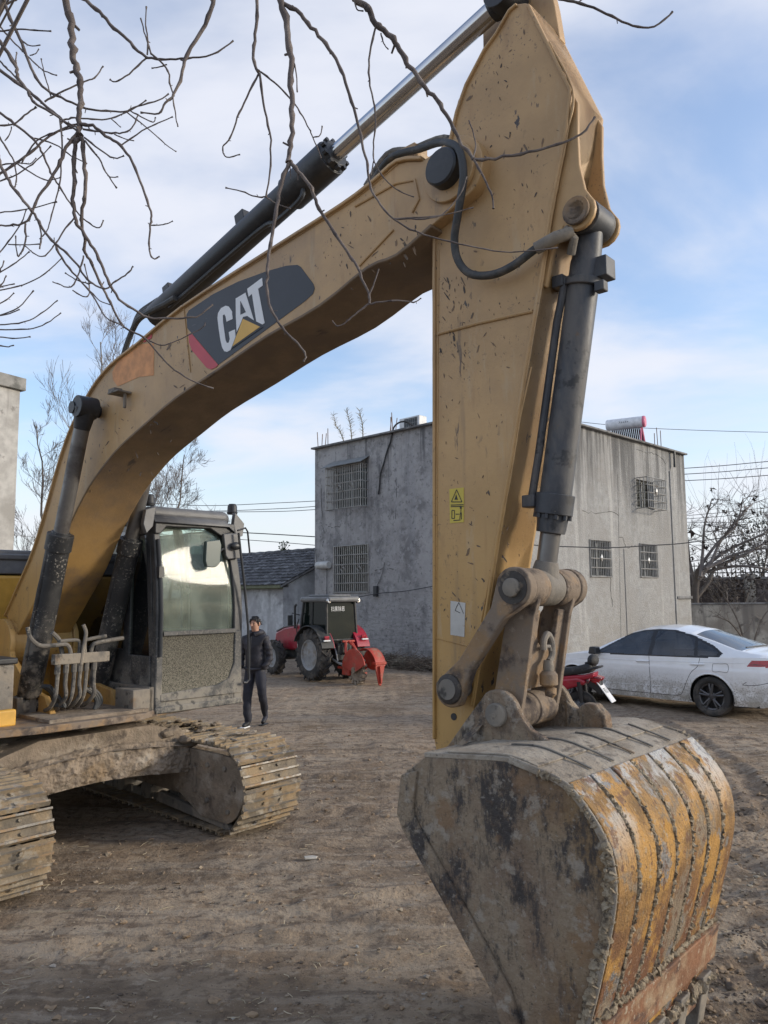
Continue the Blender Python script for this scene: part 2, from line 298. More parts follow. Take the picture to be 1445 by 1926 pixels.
def glass(name, tint, dirt=.0, dcol=(.3, .29, .25), dscale=40., dlo=.5, dhi=.6, zr=None, refl=1.0, rough=.02, body=.0, bcol=(.1, .12, .12), base_d=.0):
    m = bpy.data.materials.new(name); m.use_nodes = True; t = m.node_tree; N = t.nodes; L = t.links; N.clear()
    o = N.new('ShaderNodeOutputMaterial'); tr = N.new('ShaderNodeBsdfTransparent'); tr.inputs[0].default_value = (*tint, 1)
    gl = N.new('ShaderNodeBsdfGlossy'); gl.inputs['Roughness'].default_value = rough; fr = N.new('ShaderNodeFresnel'); geo = N.new('ShaderNodeNewGeometry'); io = N.new('ShaderNodeMapRange'); io.inputs[3].default_value = 1.52; io.inputs[4].default_value = 1/1.52; L.new(geo.outputs['Backfacing'], io.inputs[0]); L.new(io.outputs[0], fr.inputs[0])
    ml = N.new('ShaderNodeMath'); ml.operation = 'MULTIPLY_ADD'; ml.inputs[1].default_value = refl; ml.inputs[2].default_value = .03*min(1, refl); L.new(fr.outputs[0], ml.inputs[0])
    di = N.new('ShaderNodeBsdfDiffuse'); di.inputs[0].default_value = (*bcol, 1)
    m0 = N.new('ShaderNodeMixShader'); m0.inputs[0].default_value = body; L.new(tr.outputs[0], m0.inputs[1]); L.new(di.outputs[0], m0.inputs[2])
    m1 = N.new('ShaderNodeMixShader'); L.new(ml.outputs[0], m1.inputs[0]); L.new(m0.outputs[0], m1.inputs[1]); L.new(gl.outputs[0], m1.inputs[2])
    last = m1
    if dirt:
        tc = N.new('ShaderNodeTexCoord'); n = N.new('ShaderNodeTexNoise'); n.inputs['Scale'].default_value = dscale; n.inputs['Detail'].default_value = 5; L.new(tc.outputs['Object'], n.inputs['Vector'])
        mr = N.new('ShaderNodeMapRange'); mr.inputs[1].default_value = dlo; mr.inputs[2].default_value = dhi; mr.inputs[4].default_value = dirt; L.new(n.outputs[0], mr.inputs[0]); f = mr.outputs[0]
        if zr:
            sp = N.new('ShaderNodeSeparateXYZ'); L.new(tc.outputs['Object'], sp.inputs[0]); r2 = N.new('ShaderNodeMapRange'); r2.inputs[1].default_value = zr[0]; r2.inputs[2].default_value = zr[1]; r2.inputs[3].default_value = 1; r2.inputs[4].default_value = 0
            L.new(sp.outputs[2], r2.inputs[0]); mm = N.new('ShaderNodeMath'); mm.operation = 'MULTIPLY'; L.new(f, mm.inputs[0]); L.new(r2.outputs[0], mm.inputs[1]); f = mm.outputs[0]
        ad = N.new('ShaderNodeMath'); ad.operation = 'ADD'; ad.use_clamp = True; ad.inputs[1].default_value = base_d; L.new(f, ad.inputs[0])
        dd = N.new('ShaderNodeBsdfDiffuse'); dd.inputs[0].default_value = (*dcol, 1); m2 = N.new('ShaderNodeMixShader'); L.new(ad.outputs[0], m2.inputs[0]); L.new(m1.outputs[0], m2.inputs[1]); L.new(dd.outputs[0], m2.inputs[2]); last = m2
    L.new(last.outputs[0], o.inputs[0]); MATS[name] = m; return m
g_cab = glass('cab_glass', (.72, .9, .8), .3, (.36, .42, .35), 3.5, .4, .7, None, .17, rough=.05, base_d=.2)
g_cablow = glass('cab_glass_lower', (.3, .37, .32), .95, (.26, .245, .2), 130, .38, .64, (.9, 2.1), 1.0, base_d=.2)
g_dark = glass('dark_glass', (.12, .13, .15), .0, refl=1.3, body=.25, bcol=(.02, .022, .026))
g_car = glass('car_glass', (.22, .24, .27), .25, (.2, .22, .25), 5, .3, .8, None, 1.5, body=.15, bcol=(.015, .017, .02))
g_win = glass('window_glass', (.3, .34, .32), .3, (.16, .16, .15), 6, .4, .7, None, .35, body=.3, bcol=(.025, .028, .028))
# ================================================================ GROUND
def axis(a, b, st, lo, hi, g=1.18):
    c = list(np.arange(a, b, st)); s = st; x = a
    L_ = []
    while x > lo: s *= g; x -= s; L_.append(x)
    s = st; x = c[-1]; H_ = []
    while x < hi: s *= g; x += s; H_.append(x)
    return np.array(L_[::-1]+c+H_)
gx = axis(-4.2, 7.5, .05, -400, 500); gy = axis(2.6, 11., .05, -60, 1200, 1.1)
GX, GY = np.meshgrid(gx, gy)
RUTS = [(2, 9.2, .12, .012), (2, 10.7, .12, .012), (.2, 7.4, -.16, .01), (.3, 8.7, -.16, .01), (-1.0, 5.0, .35, .02), (3.2, 6.3, 1.2, .03)]
def gheight(X, Y):
    X = np.asarray(X, float); Y = np.asarray(Y, float); d = np.hypot(X, Y); near = np.clip((30-d)/20, 0, 1)
    h = .05*(vnoise(X*.35+9, Y*.35)-.5)+.035*(vnoise(X*1.1, Y*1.1+40)-.5)+.022*(vnoise(X*3.1+7, Y*3.3)-.5)+.024*(vnoise(X*7.7, Y*8.1+3)-.5)+.016*(vnoise(X*17, Y*18)-.5)
    # shallow wheel ruts running across the yard
    t = Y+.22*X+.35*(vnoise(X*.5+3, Y*.15)-.5); h += near*.028*(vnoise(X*.22+60, t*4.6)-.5)*np.clip((Y-5)/2, 0, 1)
    for (x0, y0, ang, cv) in RUTS:
        dx, dy = X-x0, Y-y0; ca_, sa_ = math.cos(ang), math.sin(ang); al = dx*ca_+dy*sa_; ac = -dx*sa_+dy*ca_-cv*al*al+.06*(vnoise(al*.7+x0, al*0+y0)-.5); e = np.exp(-(ac/.11)**4)*np.clip((11-np.abs(al))/3, 0, 1)
        h -= e*(.022+.009*np.sin(al*38+np.abs(ac)*30)); h += .018*np.exp(-((np.abs(ac)-.17)/.05)**2)*np.clip((11-np.abs(al))/3, 0, 1)
    # churned soil to the right of the bucket
    rgt = np.clip((X-.9-.12*(Y-3))/.8, 0, 1)*np.clip((9.5-Y)/3, 0, 1); h += rgt*(.05*(vnoise(X*4.1+30, Y*4.6)-.5)+.035*(vnoise(X*9.3, Y*9.9+70)-.5)+.02*(vnoise(X*19, Y*21+70)-.5))
    far = np.clip((d-20)/20, 0, 1); return h*(1-.7*far)
GZ = gheight(GX, GY)
ny_, nx_ = GX.shape
b = MB(); b.v = list(zip(GX.ravel().tolist(), GY.ravel().tolist(), GZ.ravel().tolist()))
idx = np.arange(ny_*nx_).reshape(ny_, nx_); q = np.stack([idx[:-1, :-1], idx[:-1, 1:], idx[1:, 1:], idx[1:, :-1]], -1).reshape(-1, 4)
b.f = [tuple(r) for r in q.tolist()]; b.m = [0]*len(b.f)
m_soil = mat('soil', (.32, .245, .174), .97, 0, [dict(col=(.15, .112, .078), scale=.5, lo=.22, hi=.52, z=(4.0, 10.5), ax=1, amt=.85, seed=90), 
    dict(col=(.38, .3, .215), scale=.55, lo=.42, hi=.62, detail=5), dict(col=(.2, .145, .095), scale=.8, lo=.5, hi=.68, seed=8, detail=7),
    dict(col=(.24, .175, .118), scale=4.5, lo=.48, hi=.64, seed=2), dict(col=(.36, .3, .23), scale=9, lo=.56, hi=.66, seed=15, amt=.8),
    dict(col=(.37, .31, .24), scale=2.6, lo=.5, hi=.62, stretch=(.16, 2.2, 1), seed=5, amt=.6),
    dict(col=(.13, .1, .08), scale=3.1, lo=.55, hi=.66, stretch=(.2, 2.6, 1), seed=25, amt=.6),
    dict(col=(.12, .09, .068), scale=13, lo=.5, hi=.64, seed=66, amt=.65), dict(col=(.36, .32, .26), scale=75, lo=.68, hi=.72, detail=2, seed=4), dict(col=(.07, .055, .045), scale=48, lo=.64, hi=.7, detail=3, seed=44, amt=.8)], bump=1., bscale=26, var=.18, vscale=1.2, spec=.2, bdist=.03)
gr = tag(b.build('ground', m_soil, smooth=60, fix=False), kind='structure')
# loose clods, pebbles and straw (uncountable)
ico = bmesh.new(); bmesh.ops.create_icosphere(ico, subdivisions=1, radius=1); IV = np.array([v.co[:] for v in ico.verts]); IF = [tuple(v.index for v in f.verts) for f in ico.faces]; ico.free()
rs = np.random.default_rng(11)
def scatter(n, region, size, name, m, label, cat, flat=.6):
    V_, F_ = [], []
    XY = np.array([region() for _ in range(n)]); ZZ = gheight(XY[:, 0], XY[:, 1])
    for i in range(n):
        x, y = XY[i]; s = size(); z = ZZ[i]; p = IV*(1+.35*rs.standard_normal((len(IV), 1))*.7)
        a = rs.random()*6.28; p = p*np.array([s*rs.uniform(.7, 1.5), s*rs.uniform(.7, 1.2), s*flat*rs.uniform(.6, 1.2)]); ca, sa = math.cos(a), math.sin(a)
        p = np.stack([p[:, 0]*ca-p[:, 1]*sa+x, p[:, 0]*sa+p[:, 1]*ca+y, p[:, 2]+z+s*flat*.35], 1); o = len(V_); V_ += p.tolist(); F_ += [(o+f[0], o+f[1], o+f[2]) for f in IF]
    b = MB(); b.v = V_; b.f = F_; b.m = [0]*len(F_); o = b.build(name, m, smooth=0, fix=False); return tag(o, label, cat, kind='stuff')
def reg_all():
    D = 3.2+9*rs.random()**1.7; return (rs.uniform(-.55, .6)*D, D)
def reg_right():
    D = 3.2+5.5*rs.random()**1.4; return (rs.uniform(.26, .62)*D, D)
def reg_wall():
    t = rs.uniform(0, 6.5); p = Vector((3.1, 19.6, 0))+Vector((-.708, .706, 0))*t+Vector((-.7, -.7, 0))*abs(rs.normal(0, .35)); return (p.x, p.y)
m_clod = mat('soil_clod', (.3, .22, .145), .97, 0, [dict(col=(.3, .26, .2), scale=2.3, lo=.5, hi=.62), dict(col=(.1, .08, .065), scale=3.7, lo=.52, hi=.62, seed=7)], bump=.6, bscale=60, spec=.2)
m_peb = mat('pale_pebble', (.36, .33, .29), .9, 0, [dict(col=(.22, .19, .16), scale=2.7, lo=.45, hi=.6)], bump=.3, bscale=70)
scatter(7500, reg_all, lambda: min(.022, .004*(1+rs.pareto(2.3))), 'soil_clods', m_clod, 'small brown clods of soil scattered over the yard', 'soil')
scatter(3800, reg_right, lambda: min(.032, .0065*(1+rs.pareto(2.2))), 'churned_soil', m_clod, 'rough churned lumps of earth right of the bucket', 'soil')
scatter(420, reg_all, lambda: min(.02, .004*(1+rs.pareto(2.4))), 'pebbles', m_peb, 'pale little pebbles strewn over the dirt', 'pebbles')
def straws(n, region, ln_, name, m, label, cat, lift=.0, r=.0022, wob=.25, tilt=.15):
    b = MB(); XY = np.array([region() for _ in range(n)]); ZZ = gheight(XY[:, 0], XY[:, 1])
    for i in range(n):
        x, y = XY[i]; a = rs.random()*6.28; l = ln_(); z = float(ZZ[i])+.006+lift*rs.random(); d = Vector((math.cos(a), math.sin(a), rs.normal(0, tilt)))
        p = Vector((x, y, z)); k = Vector((-d.y, d.x, 0))*rs.normal(0, wob)*l; b.tube([p-d*l/2, p+k*.5, p+d*l/2], [r, r, r*.6], 3, cap=False)
    return tag(b.build(name, m, smooth=0, fix=False), label, cat, kind='stuff')
m_straw = mat('straw', (.42, .36, .25), .9, var=.3, vscale=3)
m_twig = mat('dead_stalk', (.16, .125, .095), .95, 0, [dict(col=(.3, .26, .2), scale=1.7, lo=.5, hi=.6)], var=.3)
straws(800, reg_all, lambda: rs.uniform(.02, .11), 'straw_litter', m_straw, 'pale bits of straw trodden into the dirt', 'straw')
straws(2200, reg_wall, lambda: rs.uniform(.2, .9), 'brushwood_heap', m_twig, 'tangle of dead stalks along the foot of the grey building', 'brushwood', .3, .006, .15, .3)
for (px, py, l, lab, ang) in [(585, 1617, .11, 'flat pale scrap lying on the dirt left of the bucket', .4), (1285, 1868, .035, 'tiny white scrap on the dirt beside the bucket teeth', 1.), (672, 1782, .03, 'tiny white scrap on the dirt near the lower middle', 2.)]:
    p = ground(px, py); z = float(gheight(p.x, p.y)); b = MB(); b.uv([(-l/2, -l*.18), (l*.3, -l*.22), (l/2, l*.05), (l*.2, l*.25), (-l*.45, l*.2)], 0, .012)
    o = b.build('litter_scrap', mat('scrap_paper', (.42, .4, .36), .9), None, .002); o.location = (p.x, p.y, z+.006); o.rotation_euler = (.1, .08, ang); tag(o, lab, 'litter', 'scraps of litter on the dirt')
# ================================================================ MAIN BUILDING
BC = Vector((3.416, 20.04, 0)); BT = .7876; bdx = Vector((math.cos(BT), math.sin(BT), 0)); bdy = Vector((-math.sin(BT), math.cos(BT), 0)); LX, LY, BHt = 10.37, 8.07, 6.9
bld = empty('plastered_building', BC, BT, 'two storey flat roofed grey building with barred windows behind the stick', 'building')
def Rf(px, py, off=0.):          # pixel on right face -> (x, z)
    q = on_plane(px, py, BC-bdy*off, bdy)-BC; return (q.dot(bdx), q.z)
def Lf(px, py, off=0.):          # pixel on left face -> (y, z)
    q = on_plane(px, py, BC-bdx*off, bdx)-BC; return (q.dot(bdy), q.z)
streak = lambda c, s, lo, hi, sd, amt=1., z=None: dict(col=c, scale=s, lo=lo, hi=hi, stretch=(1, 1, .07), seed=sd, amt=amt, **({'z': z} if z else {}))
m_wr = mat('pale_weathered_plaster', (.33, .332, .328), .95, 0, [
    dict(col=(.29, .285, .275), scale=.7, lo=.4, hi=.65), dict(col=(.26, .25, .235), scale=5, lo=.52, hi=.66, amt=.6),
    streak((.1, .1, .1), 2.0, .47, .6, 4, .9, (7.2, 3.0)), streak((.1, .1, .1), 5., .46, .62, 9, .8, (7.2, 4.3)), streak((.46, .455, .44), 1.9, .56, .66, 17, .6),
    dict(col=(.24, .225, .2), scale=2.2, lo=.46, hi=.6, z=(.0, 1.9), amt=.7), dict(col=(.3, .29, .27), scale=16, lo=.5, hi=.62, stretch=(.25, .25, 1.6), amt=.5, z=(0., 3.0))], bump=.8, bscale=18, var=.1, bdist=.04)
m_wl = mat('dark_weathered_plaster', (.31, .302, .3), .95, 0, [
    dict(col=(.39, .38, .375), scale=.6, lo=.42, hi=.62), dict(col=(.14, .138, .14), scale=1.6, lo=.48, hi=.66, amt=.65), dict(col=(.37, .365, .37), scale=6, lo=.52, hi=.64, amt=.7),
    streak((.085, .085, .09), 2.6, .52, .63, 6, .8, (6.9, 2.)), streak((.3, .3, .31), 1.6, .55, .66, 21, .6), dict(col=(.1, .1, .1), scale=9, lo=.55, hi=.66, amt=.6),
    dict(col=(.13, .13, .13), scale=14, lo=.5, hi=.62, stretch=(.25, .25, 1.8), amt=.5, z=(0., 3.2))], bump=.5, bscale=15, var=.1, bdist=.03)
m_dark = mat('interior_dark', (.03, .03, .03), .9, var=0)
m_conc = mat('concrete_edge', (.2, .2, .2), .95, 0, [dict(col=(.1, .1, .1), scale=3, lo=.48, hi=.62)], bump=.4, bscale=20)
def wall_panel(name, length, height, th, holes, place, m, parent):
    xs = sorted({0, length, *[h[0] for h in holes], *[h[1] for h in holes]}); zs = sorted({0, height, *[h[2] for h in holes], *[h[3] for h in holes]}); b = MB()
    ins = lambda x, z: any(h[0] < x < h[1] and h[2] < z < h[3] for h in holes)
    for i in range(len(xs)-1):
        for j in range(len(zs)-1):
            cx_, cz_ = (xs[i]+xs[i+1])/2, (zs[j]+zs[j+1])/2
            if ins(cx_, cz_): continue
            b.add([place(x, d, z) for d in (0, th) for x, z in ((xs[i], zs[j]), (xs[i+1], zs[j]), (xs[i+1], zs[j+1]), (xs[i], zs[j+1]))], [(0, 1, 2, 3), (7, 6, 5, 4)])
    for h in holes:
        b.add([place(x, d, z) for d in (0, th) for x, z in ((h[0], h[2]), (h[1], h[2]), (h[1], h[3]), (h[0], h[3]))], [(0, 4, 5, 1), (1, 5, 6, 2), (2, 6, 7, 3), (3, 7, 4, 0)])
    b.add([place(x, d, z) for d in (0, th) for x, z in ((0, 0), (length, 0), (length, height), (0, height))], [(0, 1, 5, 4), (2, 3, 7, 6)])
    return b.build(name, m, parent, smooth=0)
def quad(fn, pts):
    q = [fn(*p) for p in pts]; xs = [a for a, _ in q]; zs = [c for _, c in q]
    return (min(xs[0], xs[1]) if 0 else (min(xs)), max(xs), (sorted(zs)[0]+sorted(zs)[1])/2, (sorted(zs)[2]+sorted(zs)[3])/2)
pl_ = lambda y, d, z: Vector((d, y, z)); pr_ = lambda x, d, z: Vector((x, d, z))
hL = [quad(Lf, [(627, 884), (690, 876), (627, 958), (690, 952)]), quad(Lf, [(629, 1028), (693, 1024), (631, 1115), (694, 1114)])]
hR = [quad(Rf, [(1199, 902), (1229, 907), (1199, 957), (1229, 957)]), quad(Rf, [(1109, 1015), (1147, 1018), (1111, 1085), (1148, 1085)]), quad(Rf, [(1203, 1022), (1234, 1025), (1205, 1086), (1236, 1086)])]
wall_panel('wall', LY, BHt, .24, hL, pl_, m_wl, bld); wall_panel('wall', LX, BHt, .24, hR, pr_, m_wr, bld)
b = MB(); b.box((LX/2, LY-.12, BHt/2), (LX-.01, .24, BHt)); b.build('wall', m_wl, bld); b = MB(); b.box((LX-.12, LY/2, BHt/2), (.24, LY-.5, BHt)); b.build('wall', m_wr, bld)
b = MB(); b.box((LX/2, LY/2, 6.3), (LX-.5, LY-.5, .2)); b.build('roof_slab', m_conc, bld); b = MB(); b.box((LX/2, LY/2, 3.3), (LX-.5, LY-.5, .15)); b.build('floor_slab', m_dark, bld)
b = MB(); b.box((LX/2, -.0, BHt+.03), (LX+.004, .28, .06)); b.build('parapet_coping', m_conc, bld, .01); b = MB(); b.box((0.0, LY/2+.15, BHt+.03), (.3, LY-.2, .06)); b.build('parapet_coping', m_conc, bld, .01)
m_bar = mat('grille_steel', (.38, .37, .345), .45, .4, [dict(col=(.16, .12, .09), scale=6, lo=.55, hi=.68, amt=.7)])
m_frame = mat('window_frame_grey', (.22, .23, .23), .6)
m_curt = mat('curtain', (.3, .31, .29), .95, 0, [dict(col=(.13, .15, .15), scale=3, lo=.45, hi=.6, stretch=(3, 3, .1))])
def window(hole, place, bay, nv, nh, diamonds, curtain, awning=False, sidebay=False):
    x0, x1, z0, z1 = hole
    wn = MB(); fw = .05
    for a, c, e, g in ((x0, x0+fw, z0, z1), (x1-fw, x1, z0, z1), (x0, x1, z0, z0+fw), (x0, x1, z1-fw, z1), ((x0+x1)/2-fw/2, (x0+x1)/2+fw/2, z0, z1)):
        p = [place(x, d, z) for d in (.12, .17) for x, z in ((a, e), (c, e), (c, g), (a, g))]; wn.add(p, [(0, 1, 2, 3), (7, 6, 5, 4), (0, 4, 5, 1), (1, 5, 6, 2), (2, 6, 7, 3), (3, 7, 4, 0)])
    wo = wn.build('window', m_frame, bld, smooth=0)
    g = MB(); g.add([place(x, .145, z) for x, z in ((x0, z0), (x1, z0), (x1, z1), (x0, z1))], [(0, 1, 2, 3)]); g.build('pane', g_win, wo, smooth=0, fix=False)
    if curtain:
        g = MB(); n = 24; c0, c1 = x0, x0+(x1-x0)*curtain; g.add([place(c0+(c1-c0)*i/n, .28+.03*math.sin(i*1.7), z) for z in (z0, z1) for i in range(n+1)], [(i, i+1, n+2+i, n+1+i) for i in range(n)]); g.build('curtain', m_curt, wo, smooth=60, fix=False)
    e = .03 if bay else 0.; off = -bay if bay else -.03; gb = MB()
    X0, X1, Z0, Z1 = x0-e, x1+e, z0-e, z1+e
    for i in range(nv+1):
        x = X0+(X1-X0)*i/nv; gb.tube([place(x, off, Z0), place(x, off, Z1)], .013 if i not in (0, nv) else .02, 4)
    for j in range(nh+1):
        z = Z0+(Z1-Z0)*j/nh; gb.tube([place(X0, off, z), place(X1, off, z)], .017, 4)
        if bay:
            for x in (X0, X1): gb.tube([place(x, off, z), place(x, 0, z)], .015, 4)
    if bay:
        for x in (X0, X1):
            for k in range(1, 3): gb.tube([place(x, off*k/3, Z0), place(x, off*k/3, Z1)], .012, 4)
    for dx, dz_, s in diamonds:
        cx_, cz_ = X0+(X1-X0)*dx, Z0+(Z1-Z0)*dz_
        for r_ in (s, s*.55): gb.tube([place(cx_+a*r_*.7, off-.015, cz_+c*r_) for a, c in ((0, 1), (1, 0), (0, -1), (-1, 0), (0, 1))], .011, 4)
    gb.build('grille', m_bar, wo, smooth=0, fix=False)
    if diamonds and not awning and bay is not None and nv < 14:
        for dx, dz_, s in diamonds:
            cx_, cz_ = X0+(X1-X0)*dx, Z0+(Z1-Z0)*dz_; k = MB(); k.add([place(cx_, off-.03, cz_+s), place(cx_+s*.6, off-.03, cz_), place(cx_, off-.03, cz_-s), place(cx_-s*.6, off-.03, cz_), place(cx_, off-.06, cz_)], [(0, 1, 4), (1, 2, 4), (2, 3, 4), (3, 0, 4), (3, 2, 1, 0)]); k.build('grille_ornament', mat('bright_steel', (.75, .74, .7), .3, .6), wo, smooth=0)
    if awning:
        k = MB(); k.add([place(X0-.1, .0, Z1+.26), place(X1+.06, .0, Z1+.26), place(X1+.1, off-.14, Z1+.02), place(X0-.14, off-.14, Z1+.02)], [(0, 1, 2, 3)]); o = k.build('awning', m_frame, wo, smooth=0, fix=False); o.modifiers.new('s', 'SOLIDIFY').thickness = .02
    return wo
window(hL[0], pl_, .3, 20, 5, [(.25, .5, .14), (.62, .5, .16)], .4, awning=True)
window(hL[1], pl_, 0, 17, 5, [(.25, .5, .14), (.72, .5, .14)], .0)
window(hR[0], pr_, .4, 10, 4, [(.45, .55, .12)], .0); window(hR[1], pr_, 0, 12, 4, [(.5, .52, .11)], .9); window(hR[2], pr_, 0, 11, 4, [(.45, .5, .11)], 1.)
# ledge at the right end, drain spout, conduit, lamp, cable runs
b = MB(); x, z = Rf(1272, 1124); b.box(((x+LX)/2, -.03, z), (LX-x, .08, .09)); b.build('wall_ledge', m_conc, bld, .01)
b = MB(); x, z = Rf(1262, 850); b.tube([(x, .3, z+.02), (x, -.12, z), (x, -.12, z-.55)], .05, 8); b.build('drain_spout', m_black, bld)
b = MB(); y, z = Lf(720, 822); pts = [(.4, Lf(765, 812)[0], 7.05), (.2, Lf(752, 810)[0], 7.25), (0, Lf(742, 812)[0], 7.1)]+[(-.05, *Lf(*p, .05)) for p in [(735, 830), (728, 850), (722, 872), (716, 892), (714, 915), (712, 930)]]; b.tube(smoothpts(pts, 4), .028, 6); b.build('roof_cable', m_rubber, bld)
b = MB(); y0, z0 = Lf(608, 1063, .12); b.cyl((-.12, y0-.3, z0), (-.12, y0+.3, z0), .12); b.build('wall_tank', mat('enamel', (.5, .5, .48), .4), bld, .02)
b = MB(); b.tube([(-.12, y0+.28, z0), (-.12, y0+.4, z0+.5), (-.02, y0+.5, z0+.55)], .025, 6); b.tube([(-.05, y0-.1, z0-.1), (-.05, y0-.1, z0-1.0)], .015, 6); b.build('pipe', m_conc, bld)
b = MB(); y0, z0 = Lf(707, 1112, .06); b.box((-.06, y0, z0), (.1, .14, .32)); b.build('cable_box', m_black, bld, .01); b = MB(); b.tube(smoothpts([(-.03, *Lf(*p)) for p in [(725, 1058), (720, 1080), (714, 1095), (708, 1108)]], 4), .012, 5); b.build('wall_cable', m_conc, bld)
b = MB(); x0_, z0_ = Rf(1160, 832); x1_, z1_ = Rf(1168, 1215); b.add([(x0_, -.004, z0_), (x0_+.03, -.004, z0_), (x1_+.03, -.004, z1_), (x1_, -.004, z1_)], [(0, 1, 2, 3)]); b.build('wall_crack', m_conc, bld, smooth=0, fix=False)
b = MB(); x0_ = Rf(1268, 1050)[0]; b.box((x0_, -.012, 3.1), (.16, .05, 6.2)); b.build('wall_rib', m_wr, bld, .01)
b = MB(); x0_ = Rf(1178, 1050)[0]; b.box((x0_, -.008, 1.7), (.3, .03, 3.4)); b.build('wall_patch', m_wr, bld, .008)
for k, (px_, w_) in enumerate(((640, 1.2), (705, .5))): pass
def crackline(fn3, pts, seed):
    rg = random.Random(seed); P = [fn3(*p) for p in pts]; P = smoothpts(P, 7); b = MB(); b.tube([p+Vector((rg.gauss(0, .018), rg.gauss(0, .001), rg.gauss(0, .018))) for p in P], [.007*rg.uniform(.4, 1.3) for _ in P], 4); b.build('wall_crack', m_dark, bld, smooth=0, fix=False)
rf3 = lambda x, y: Vector((Rf(x, y)[0], -.001, Rf(x, y)[1])); lf3 = lambda x, y: Vector((-.001, Lf(x, y)[0], Lf(x, y)[1]))
crackline(rf3, [(1095, 960), (1120, 966), (1150, 962), (1165, 970)], 1); crackline(rf3, [(1163, 1010), (1172, 1012), (1178, 1028), (1196, 1026)], 2); crackline(rf3, [(1148, 1086), (1149, 1110), (1152, 1140)], 3); crackline(rf3, [(1196, 845), (1215, 850), (1240, 858), (1252, 872)], 4)
crackline(lf3, [(604, 900), (606, 960), (610, 1000), (607, 1030)], 5); crackline(lf3, [(612, 985), (625, 992), (640, 990)], 6); crackline(lf3, [(745, 880), (746, 930), (744, 985)], 7); crackline(lf3, [(700, 1075), (722, 1070), (750, 1072)], 8)
# rebar stubs on the roof
def rods(n, fn, lab):
    for k in range(n):
        b = MB(); x, y = fn(k); l = random.uniform(.5, .85); b.tube([(x, y, BHt-.1), (x+random.uniform(-.06, .1), y+random.uniform(-.06, .06), BHt+l)], .014, 5); b.build('rebar', mat('rust_rod', (.2, .14, .11), .8) if 'rust_rod' not in MATS else MATS['rust_rod'], bld)
rods(4, lambda k: (.12, Lf(594+6*k, 835)[0]), ''); rods(4, lambda k: (.15, Lf(726+3.5*k, 812)[0]), ''); rods(3, lambda k: (Rf(1240+6*k, 845)[0], .15), '')
# roof plants
m_weed = mat('dry_weed', (.2, .17, .11), .9)
for k, (pp, lean) in enumerate([([(648, 833), (640, 812), (632, 800), (628, 780)], 0), ([(662, 830), (660, 805), (656, 788), (652, 771)], 0), ([(683, 826), (682, 800), (679, 785), (676, 772)], 0)]):
    b = MB(); P3 = [on_plane(*p, BC+bdx*.6, bdx) for p in pp]; P3 = smoothpts(P3, 5); b.tube(P3, [.02*(1-.7*i/len(P3)) for i in range(len(P3))], 5)
    for i in range(2, len(P3)):
        for j in range(3):
            d = Vector((random.uniform(-1, 1), random.uniform(-1, 1), random.uniform(.2, 1)))*.16; b.tube([P3[i], P3[i]+d], [.008, .004], 3)
    o = b.build('roof_weed', m_weed, smooth=0, fix=False); tag(o, ['bent dry weed on the roof edge, nearest the left corner', 'tall dry weed on the roof edge, middle of the three', 'straight dry weed on the roof edge, nearest the cooler box'][k], 'weed', 'dry weeds on the roof')
# air conditioner outdoor unit on roof
q = on_plane(775, 800, BC+bdx*1.0, bdx); ac = empty('air_conditioner', (BC+bdx*1.05+bdy*Lf(775, 803, -1.0)[0])+Vector((0, 0, 6.62)), BT, 'white air conditioner outdoor unit standing on the grey roof', 'air conditioner')
b = MB(); b.box((0, 0, .62), (.36, .85, .66)); b.build('casing', mat('white_casing', (.62, .63, .63), .5), ac, .02); b = MB(); b.box((0, -.3, .14), (.3, .05, .28)); b.box((0, .3, .14), (.3, .05, .28)); b.build('stand', m_conc, ac)
b = MB(); b.box((-.183, -.07, .62), (.01, .56, .56)); b.build('fan_opening', m_black, ac)
b = MB()
for k in range(7): b.box((-.195, -.33+k*.087, .62), (.008, .012, .56))
for k in range(5): b.box((-.196, -.07, .38+k*.12), (.008, .56, .012))
b.build('fan_guard', m_frame, ac, smooth=0)
# solar water heater on roof
pm = on_plane(1176, 803, BC+bdy*1.4, bdy); Lh, rt = 1.3, .2; zc_ = pm.z-6.4+.12; pm.z = 6.4
sh_ = empty('solar_water_heater', pm, R(-30), 'solar water heater with pink end cap on the roof edge', 'water heater')
b = MB(); b.lathe([(.0, -Lh/2-.01), (rt*.9, -Lh/2), (rt, -Lh/2+.04), (rt, Lh/2-.03)], (0, 0, zc_), (1, 0, 0), 28); b.build('tank', mat('tank_white', (.75, .75, .76), .4), sh_)
m_pink = mat('pink_plastic', (.62, .16, .25), .5)
b = MB(); b.lathe([(rt*1.02, Lh/2-.03), (rt*1.02, Lh/2+.03), (rt*.9, Lh/2+.06), (0, Lh/2+.06)], (0, 0, zc_), (1, 0, 0), 28); b.build('end_cap', m_pink, sh_)
b = MB()
for k in range(5): b.tube([(-.16+k*.07, -rt-.004, zc_+.06-.012*k % .03), (-.13+k*.07, -rt-.004, zc_+.02), (-.17+k*.07, -rt-.003, zc_-.01)], .007, 4)
b.build('tank_lettering', m_ink, sh_)
tu = MB(); tu.tube([(0, .12, zc_-.12), (0, .95, .1)], .028, 8); tm_ = tu.mesh('vacuum_tube', mat('vacuum_tube', (.06, .05, .06), .2, .3), 60)
for k in range(16): o = link('vacuum_tube', tm_, sh_); o.location = (-Lh/2+.16+k*(Lh-.3)/15, 0, 0)
m_rail = mat('rail_pale', (.5, .48, .47), .5, .2)
b = MB(); b.tube([(-Lh/2+.1, .12, zc_-.2), (-Lh/2+.05, 1.0, .05)], .025, 6); b.tube([(-Lh/2+.1, -.35, .05), (-Lh/2+.1, 0, zc_-.2)], .025, 6); b.tube([(-Lh/2, 1., .06), (Lh/2, 1., .06)], .03, 6)
